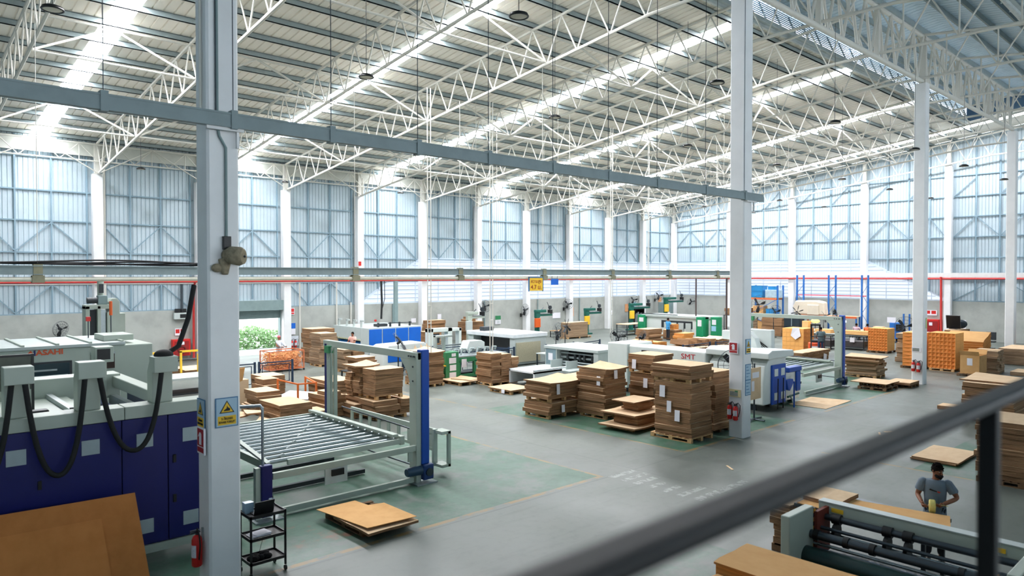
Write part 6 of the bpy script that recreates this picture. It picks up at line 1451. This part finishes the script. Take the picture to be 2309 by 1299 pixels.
o = mb.build('paper_litter', PAPER, loc=(11.6,4.0,0)); tag(o, 'white paper scraps littering the bed of the slitting machine', 'scraps', kind='stuff')
t = thing('board_table', 'low dark table behind the slitting machine carrying tan board', 'table', (13.0,4.8,0)); bx(t, 'top', DSTEEL, (-.55,-1.0,.90,.6,1.2,.96))
for x in (-.45,.5):
    for y in (-.9,1.1): bx(t, 'leg', DSTEEL, (x-.03,y-.03,0,x+.03,y+.03,.9))
mb = MB(); mb.prism([(12.42,3.68),(13.05,3.66),(13.66,3.84),(13.4,5.15),(13.5,5.9),(12.45,5.95)], 'z', .965, .98); tag(mb.build('cardboard_sheet', [KRAFTO]), 'tan sheet on the table before the man in grey', 'cardboard')
stack(12.7,5.3,13.55,5.95,.985,1.06,1,'thick pack at the left end of the slitter table',.01)
stack(12.4,6.02,13.0,6.4,.14,.9,6,'small dark pile left of the slitting machine end frame',.03); pallet(12.4,6.0,13.0,6.4,'dark pallet under the small pile left of the slitter', mat=DWOOD)
stack(9.06,3.85,10.0,5.5,.14,.93,4,'broad stack at the bottom edge, right part',.02,'o',adj='tan'); bundle(9.52,4.7,.94,1.0,1.7,.03,'topmost orange tan sheet at the bottom edge of the picture',.02,'o')
stack(8.0,4.2,9.0,5.45,.14,.82,4,'broad stack at the bottom edge, left part',.03,'o',adj='tan'); pallet(8.0,3.9,10.0,5.5,'pallet under the orange tan stacks at the bottom edge', mat=DWOOD)

# ------------------------------------------------------------------ mezzanine edge and the handrail right in front of the camera
struct(MB().box(-8,-12,3.45,64,.70,3.66).build('floor_mezzanine', M('mezzanine_slab_bounce', (196,198,194), .7, vary=.1)))  # slab top out of view, made pale to bounce light up to the roof
t = thing('handrail', 'dark out of focus handrail crossing the lower right of the picture', 'handrail', (2.5,.62,3.66)); HR = M('handrail_black', (10,12,13), .5, 0, vary=.02, spec=.25)
mb = MB(); mb.box(-8,-.037,1.012,30,.037,1.049); mb.build('top_rail', HR, t, bevel=.012, seg=3)
for x in (-6,-3.9,-1.9,.08,2.1,4.1): bx(t, 'post', HR, (x-.026,-.026,0,x+.026,.026,1.008), bevel=.006)
# ------------------------------------------------------------------ people
def skin_mesh(name, joints, edges, mat, parent, sub=2, root=0, extra=None):
    """joints: list of (x,y,z,rx,ry); grown into one smooth surface"""
    me = bpy.data.meshes.new(name+'_skeleton'); me.from_pydata([j[:3] for j in joints], edges, []); o = bpy.data.objects.new(name+'_skeleton', me); COL.objects.link(o)
    sk = o.modifiers.new('skin','SKIN'); sk.use_smooth_shade = True; sk.branch_smoothing = .6
    for i, j in enumerate(joints):
        d = me.skin_vertices[0].data[i]; d.radius = (j[3], j[4] if len(j) > 4 else j[3]); d.use_root = (i == root)
    sb = o.modifiers.new('sub','SUBSURF'); sb.levels = sub; sb.render_levels = sub
    bpy.context.view_layer.update(); dg = bpy.context.evaluated_depsgraph_get()
    m2 = bpy.data.meshes.new_from_object(o.evaluated_get(dg)); bpy.data.objects.remove(o); bpy.data.meshes.remove(me)
    if extra is not None and len(extra.v):
        bm = bmesh.new(); bm.from_mesh(m2); vs = [bm.verts.new(v) for v in extra.v]
        for f in extra.f:
            try: bm.faces.new([vs[i] for i in f])
            except ValueError: pass
        bmesh.ops.recalc_face_normals(bm, faces=bm.faces); bm.to_mesh(m2); bm.free()
    m2.materials.clear(); m2.materials.append(mat); m2.shade_smooth()
    q = bpy.data.objects.new(name, m2); COL.objects.link(q); q.parent = parent; return q
def hand(mb, wrist, elbow, palm_n, curl=.5, s=1.0, thumb=1):
    """palm and five unequal, bent fingers beyond the wrist"""
    w = Vector(wrist); d = (w-Vector(elbow)).normalized(); n = Vector(palm_n); n = (n-d*n.dot(d)).normalized(); side = d.cross(n)*thumb
    mb.tube([w-d*.02*s, w+d*.03*s, w+d*.085*s], [.024*s,.032*s,.030*s], 8)
    for k, (off, ln) in enumerate(((.028,.072),(.010,.080),(-.009,.074),(-.027,.058))):
        b = w+d*.075*s+side*off*s; a1 = curl*.9; p = [b]; dirv = d
        for q in range(3):
            dirv = (dirv*math.cos(a1*(.5+.5*q)) + n*math.sin(a1*(.5+.5*q))).normalized(); p.append(p[-1]+dirv*ln*s/3)
        mb.tube(p, [.0098*s,.009*s,.008*s,.006*s], 6)
    b = w+d*.025*s+side*.028*s; t1 = (d*.55+side*.7+n*.35).normalized(); t2 = (d*.8+side*.15+n*.55).normalized(); mb.tube([b, b+t1*.035*s, b+t1*.035*s+t2*.034*s], [.013*s,.011*s,.008*s], 6)
def person(label, loc, rz, pose, shirt, trousers, hair=HAIR, skin=SKIN, sleeve='short', headturn=0, headtilt=0, detail=True, group=None):
    """pose: joint name -> (x,y,z) in a frame facing -Y; R is the person's right (-X)"""
    t = thing('person', label, 'person', loc, rz, group)
    P = {'pel':(0,0,.95),'wai':(0,0,1.08),'che':(0,0,1.27),'nec':(0,0,1.45),'hea':(0,-.015,1.60),'shR':(-.175,0,1.40),'shL':(.175,0,1.40),'elR':(-.24,.03,1.13),'elL':(.24,.03,1.13),'wrR':(-.24,-.06,.90),'wrL':(.24,-.06,.90),
         'hiR':(-.09,0,.92),'hiL':(.09,0,.92),'knR':(-.10,-.02,.50),'knL':(.10,-.02,.50),'anR':(-.10,.02,.09),'anL':(.10,.02,.09),'toR':(-.11,-.15,.035),'toL':(.11,-.15,.035)}
    P.update(pose); g = lambda k, rx, ry=None: tuple(P[k])+(rx, rx if ry is None else ry)
    V = {k: Vector(v) for k, v in P.items()}
    ht = Euler((headtilt,0,headturn)).to_matrix(); neck = V['nec']; hc = V['hea']
    H = lambda x, y, z: tuple(hc + ht @ Vector((x,y,z)))
    ex = MB(); hand(ex, P['wrR'], P['elR'], (.6,-.2,.3), .8 if detail else .5, 1, 1); hand(ex, P['wrL'], P['elL'], (-.6,-.2,.3), .8 if detail else .5, 1, -1)
    ex.tube([H(0,-.085,.03), H(0,-.112,-.005), H(0,-.098,-.022)], [.010,.017,.012], 6)
    for s in (-1, 1): ex.sphere(H(s*.078,.01,0), (.012,.022,.032), 8, 6)
    J = [g('pel',.12,.10), g('wai',.11,.09), g('che',.14,.10), tuple(neck)+(.058,.058), H(0,-.005,-.075)+(.062,.068), H(0,-.005,0)+(.076,.092), H(0,.005,.075)+(.066,.080), g('shR',.064), g('elR',.047), g('wrR',.031,.033), g('shL',.064), g('elL',.047), g('wrL',.031,.033), g('hiR',.09), g('knR',.058), g('anR',.04), g('toR',.035,.03), g('hiL',.09), g('knL',.058), g('anL',.04), g('toL',.035,.03)]
    E = [(0,1),(1,2),(2,3),(3,4),(4,5),(5,6),(2,7),(7,8),(8,9),(2,10),(10,11),(11,12),(0,13),(13,14),(14,15),(15,16),(0,17),(17,18),(18,19),(19,20)]
    skin_mesh('body', J, E, skin, t, 2, 0, ex)
    k = .6 if sleeve == 'short' else .97
    sR = V['shR'].lerp(V['elR'], k) if k < .9 else V['wrR'].lerp(V['elR'], .12); sL = V['shL'].lerp(V['elL'], k) if k < .9 else V['wrL'].lerp(V['elL'], .12)
    up = (V['nec']-V['pel']).normalized(); shm = (V['shR']+V['shL'])/2; ax = (V['shL']-V['shR']).normalized()
    def ring_(c, rx, ry, n=18):
        fy = up.cross(ax).normalized(); return [c + ax*(rx*math.cos(2*PI*q/n)) + fy*(ry*math.sin(2*PI*q/n)) for q in range(n)]
    che2 = V['che'].lerp(shm, .6)
    lv = [(V['pel']-up*.12,.180,.138),(V['pel']-up*.11,.186,.143),(V['pel'],.178,.135),(V['wai'],.170,.128),(V['che'],.180,.134),(che2,.188,.132),(shm+up*.015,.182,.108),(shm+up*.045,.135,.088),(V['nec']-up*.01,.078,.074),(V['nec']+up*.008,.066,.066)]
    sb_ = MB(); vs = [q for c_, rx, ry in lv for q in ring_(c_, rx, ry)]; n_ = 18
    sb_.add(vs, [(a*n_+q, a*n_+(q+1)%n_, (a+1)*n_+(q+1)%n_, (a+1)*n_+q) for a in range(len(lv)-1) for q in range(n_)])
    for s, e in (('shR', sR), ('shL', sL)):
        ins = V[s] + (shm-V[s])*.25; sb_.tube([ins+up*.012, V[s]+(ins-V[s])*.45+up*.006, V[s]+(e-V[s])*.06, V[s].lerp(e,.5), e, e], [.045,.070,.080,.082,.083 if sleeve == 'short' else .05,.07 if sleeve == 'short' else .045], 14)
    sh = sb_.build('shirt', shirt, t, smooth=True)
    TJ = [g('pel',.115,.095), g('hiR',.098), g('knR',.078), tuple(V['anR']+Vector((0,0,.03)))+(.062,.062), g('hiL',.098), g('knL',.078), tuple(V['anL']+Vector((0,0,.03)))+(.062,.062)]
    skin_mesh('trousers', TJ, [(0,1),(1,2),(2,3),(0,4),(4,5),(5,6)], trousers, t, 2, 0)
    fr_ = MB()
    for s in 'RL': a = V['an'+s]; b = V['to'+s]; fr_.tube([a+Vector((0,.04,-.04)), a.lerp(b,.5)+Vector((0,0,-.015)), b+Vector((0,-.03,0))], [.045,.05,.035], 8)
    fr_.build('shoes', BLACK, t, smooth=True)
    if hair is not None:
        hb = MB(); rr = random.Random(int(loc[0]*10))
        n, m = 16, 9; vs = []; fs = []
        for i in range(m+1):
            th = PI*.60*i/m
            for j in range(n):
                a = 2*PI*j/n; front = max(0, -math.sin(a)); q = th*(1-.36*front); r = 1+.05*rr.uniform(-1,1)
                vs.append(H(.089*r*math.sin(q)*math.cos(a), .012+.104*r*math.sin(q)*math.sin(a), .018+.118*r*math.cos(q)))
        for i in range(m):
            for j in range(n): fs.append((i*n+j,(i+1)*n+j,(i+1)*n+(j+1)%n,i*n+(j+1)%n))
        hb.add(vs, fs); 
        for q in range(40 if detail else 0):
            a = rr.uniform(0,2*PI); th = rr.uniform(0,.5*PI)*(1-.3*max(0,-math.sin(a))); hb.sphere(H(.09*math.sin(th)*math.cos(a), .012+.105*math.sin(th)*math.sin(a), .02+.12*math.cos(th)), rr.uniform(.010,.018), 6, 4)
        hb.build('hair', hair, t, smooth=True)
    if detail:
        for s in (-1, 1):
            e = MB(); e.sphere(H(s*.032,-.083,.022), (.012,.008,.007), 8, 6); e.build('eye', M('eye_white', (206,200,190), .3), t, smooth=True)
            e = MB(); e.sphere(H(s*.032,-.090,.022), (.0055,.004,.0055), 8, 6); e.build('pupil', BLACK, t, smooth=True)
            e = MB(); e.tube([H(s*.016,-.090,.042), H(s*.034,-.090,.047), H(s*.052,-.080,.040)], [.005,.006,.004], 6); e.build('eyebrow', HAIR, t, smooth=True)
        e = MB(); e.tube([H(-.024,-.088,-.052), H(0,-.094,-.050), H(.024,-.088,-.052)], [.004,.007,.004], 6); e.build('mouth', M('lip', (120,66,58), .5), t, smooth=True)
    return t, H, V
GREY = M('grey_tshirt', (112,126,138), .85, vary=.1); JEAN = M('blue_jeans', (52,68,98), .85, vary=.15); DKTR = M('dark_trousers', (40,44,52), .85)
t, H, V = person('person in a grey t-shirt winding string beside the slitting machine', (14.02,4.18,0), R(-70), {'shR':(-.185,.0,1.42),'shL':(.185,0,1.42),'elR':(-.27,.04,1.16),'elL':(.345,.03,1.17),'wrR':(-.205,-.22,1.08),'wrL':(.10,-.24,1.10),'nec':(.01,-.01,1.47),'hea':(.03,-.04,1.63)}, GREY, DKTR, headturn=R(38), headtilt=R(14), skin=M('tan_skin', (142,92,66), .55, vary=.05))
mb = MB(); mb.tube([H(-.055,-.03,-.06), H(-.045,-.07,-.07), H(0,-.092,-.085), H(.045,-.07,-.07), H(.055,-.03,-.06)], [.022,.028,.034,.028,.022], 8); mb.tube([H(-.02,-.095,-.036),H(.02,-.095,-.036)], .008, 6); mb.build('beard', M('black_beard', (24,20,18), .9), t, smooth=True)
mb = MB(); mb.prism([(-.10,1.305),(-.085,1.33),(-.05,1.315),(.02,1.295),(.02,1.278),(-.06,1.295)], 'y', -.138, -.125); mb.build('chest_print', BLACK, t, rot=(0,R(6),0)) if False else mb.build('chest_print', BLACK, t)
mb = MB(); mb.prism([(.025,1.297),(.06,1.292),(.075,1.28),(.06,1.262),(.025,1.275)], 'y', -.137, -.125); mb.build('chest_print_red', M('print_red', (190,60,46), .7), t)
t2 = thing('string_spool', 'yellow string spool held by the person in the grey t-shirt', 'spool', (13.74,4.14,1.06), R(-70)); SP = M('pale_yellow_string', (222,208,120), .7, vary=.15, scale=20)
mb = MB(); mb.tube([(-.05,0,0),(.05,0,0)], .115, 24); mb.build('winding', SP, t2, smooth=True, bevel=.02); mb = MB(); mb.tube([(-.06,0,0),(.06,0,0)], .03, 12); mb.build('core', KRAFT, t2, smooth=True); tb(t2, 'string', SP, [(.05,-.02,.05),(.24,-.03,.04)], .004, 5)
seat = {'pel':(0,.0,.55),'wai':(0,-.01,.68),'che':(0,-.03,.88),'nec':(0,-.04,1.05),'hea':(0,-.06,1.20),'shR':(-.175,-.03,1.0),'shL':(.175,-.03,1.0),'elR':(-.25,-.12,.78),'elL':(.25,-.12,.78),'wrR':(-.14,-.34,.80),'wrL':(.14,-.34,.80),'hiR':(-.09,0,.52),'hiL':(.09,0,.52),'knR':(-.12,-.42,.52),'knL':(.12,-.42,.52),'anR':(-.12,-.40,.09),'anL':(.12,-.40,.09),'toR':(-.12,-.55,.035),'toL':(.12,-.55,.035)}
reach = {'elR':(-.26,-.10,1.14),'elL':(.26,-.10,1.14),'wrR':(-.16,-.36,1.10),'wrL':(.16,-.36,1.10)}
person('person in a blue shirt bending over cartons before the long white machine', (47.0,33.0,0), R(75), reach, M('sky_blue_shirt', (66,150,206), .85, vary=.2), DKTR, detail=False)
bundle(47.9,33.2,.02,.9,1.2,.75,'brown carton block before the person in the blue shirt',0,'k'); bundle(47.9,33.2,.78,.7,.7,.42,'tan carton held by the person in the blue shirt',0,'o')
# walkie stacker with its driver
t = thing('pallet_stacker', 'orange red pallet stacker with a black mast carrying a driver', 'forklift', (44.6,20.1,0), R(-60)); OS = M('stacker_orange', (226,84,44), .45)
bx(t, 'body', OS, (-.45,-.2,.12,.45,.5,.82), bevel=.05); bx(t, 'mast', BLACK, (-.3,.62,.05,-.2,.74,1.95), (.2,.62,.05,.3,.74,1.95), (-.3,.62,1.86,.3,.74,1.95)); bx(t, 'fork', DSTEEL, (-.28,.74,.05,-.14,1.7,.11), (.14,.74,.05,.28,1.7,.11)); bx(t, 'plate', PAPER, (-.3,-.22,.4,.2,-.2,.62)); bx(t, 'guard', DARK, (.35,-.75,.1,.42,-.68,1.3), (-.42,-.75,.1,-.35,-.68,1.3), (-.42,-.75,1.24,.42,-.68,1.3)); bx(t, 'step', DARK, (-.42,-.75,.08,.42,-.2,.14)); bx(t, 'console', DARK, (-.3,.05,.82,.3,.4,.98), bevel=.03)
for x in (-.36,.36): tb(t, 'wheel', RUBBER, [(x-.05,.2,.1),(x+.05,.2,.1)], .1, 14)
person('person in a grey green shirt driving the orange red stacker', (44.33,19.72,.13), R(120), {**reach,'wrR':(-.16,-.34,.98),'wrL':(.16,-.34,.98),'elR':(-.27,-.06,1.1),'elL':(.27,-.06,1.1)}, M('grey_green_shirt', (92,108,112), .85), JEAN, detail=False)
def stool(x, y, lab):
    t = thing('stool', lab, 'stool', (x,y,0)); mb = MB(); mb.tube([(0,0,.40),(0,0,.44)], .17, 14); mb.build('seat', DARK, t)
    for a in range(4): tb(t, 'leg', DSTEEL, [(.12*math.cos(a*PI/2),.12*math.sin(a*PI/2),.4),(.17*math.cos(a*PI/2),.17*math.sin(a*PI/2),0)], .014, 6)
STR = bpy.data.materials.new('striped_shirt'); STR.use_nodes = True; _n = NT(STR); _b = STR.node_tree.nodes['Principled BSDF']; _s = _n.new('ShaderNodeSeparateXYZ'); _n.l.new(_n.new('ShaderNodeTexCoord').outputs['Object'], _s.inputs[0])
_n.l.new(_n.mix(_n.val('GREATER_THAN', _n.val('FRACT', _n.val('MULTIPLY', _s.outputs[2], 13.0)), .5), lin((236,232,236)), lin((170,72,112))), _b.inputs['Base Color']); _b.inputs['Roughness'].default_value = .9
person('seated person in a pink and white striped shirt seen from behind', (57.5,22.8,0), R(90), seat, STR, DKTR, detail=False); stool(57.5,22.8,'stool under the person in the striped shirt')
person('seated person in an orange shirt beside the striped one', (57.6,22.0,0), R(100), seat, M('orange_shirt', (236,120,66), .85), DKTR, detail=False); stool(57.6,22.0,'stool under the person in the orange shirt')
person('person in a pink top bending at the second long table', (52.9,21.9,0), R(-90), {**reach,'wai':(0,-.04,1.06),'che':(0,-.14,1.22),'nec':(0,-.22,1.36),'hea':(0,-.28,1.48),'shR':(-.175,-.18,1.32),'shL':(.175,-.18,1.32),'elR':(-.24,-.30,1.1),'elL':(.24,-.30,1.1),'wrR':(-.15,-.44,.98),'wrL':(.15,-.44,.98)}, M('pink_top', (206,70,110), .85, vary=.3, scale=14), DKTR, detail=False)
person('person in a red top working at the long table by the dark cabinet', (55.6,25.75,0), R(-100), reach, M('red_top', (190,48,36), .85), DKTR, detail=False)
person('person in pale clothes and a pink hat bending behind the scrap cage', (17.3,38.1,0), R(20), reach, M('pale_grey_shirt', (206,212,220), .85), M('pale_trousers', (170,176,186), .85), hair=M('pink_hat', (214,112,120), .8), detail=False, sleeve='long')
person('person with dark hair behind the grey stack near the door', (21.6,37.5,0), R(-70), reach, M('salmon_shirt', (214,168,156), .85), DKTR, detail=False)
# ------------------------------------------------------------------ camera, sky, exposure
cam = bpy.data.cameras.new('camera'); co = bpy.data.objects.new('camera', cam); COL.objects.link(co)
cam.sensor_width = 36; cam.lens = 1606.5/2309*36; cam.clip_start = .05; cam.clip_end = 400
ay, p = R(47.438), R(1.0139)
F = Vector((math.cos(ay)*math.cos(p), math.sin(ay)*math.cos(p), -math.sin(p))); rt_ = Vector((math.sin(ay), -math.cos(ay), 0)); U = rt_.cross(F)
co.matrix_world = Matrix(((rt_.x,U.x,-F.x,0),(rt_.y,U.y,-F.y,0),(rt_.z,U.z,-F.z,5.0815),(0,0,0,1)))
cam.dof.use_dof = True; cam.dof.focus_distance = 24; cam.dof.aperture_fstop = 25.05/(2*10.5)
scene.camera = co
w = bpy.data.worlds.new('sky'); scene.world = w; w.use_nodes = True
nt = w.node_tree; bg = nt.nodes['Background']; bg.inputs[0].default_value = (.88,.94,1.0,1); bg.inputs[1].default_value = 2.1
scene.view_settings.view_transform = 'Standard'; scene.view_settings.look = 'None'; scene.view_settings.gamma = 1; scene.view_settings.exposure = 1.35
scene.view_settings.use_curve_mapping = False
cy = scene.cycles
cy.use_denoising = True; cy.max_bounces = 7; cy.diffuse_bounces = 5; cy.glossy_bounces = 3; cy.transmission_bounces = 4; cy.transparent_max_bounces = 6
cy.sample_clamp_indirect = 6; cy.caustics_reflective = False; cy.caustics_refractive = False
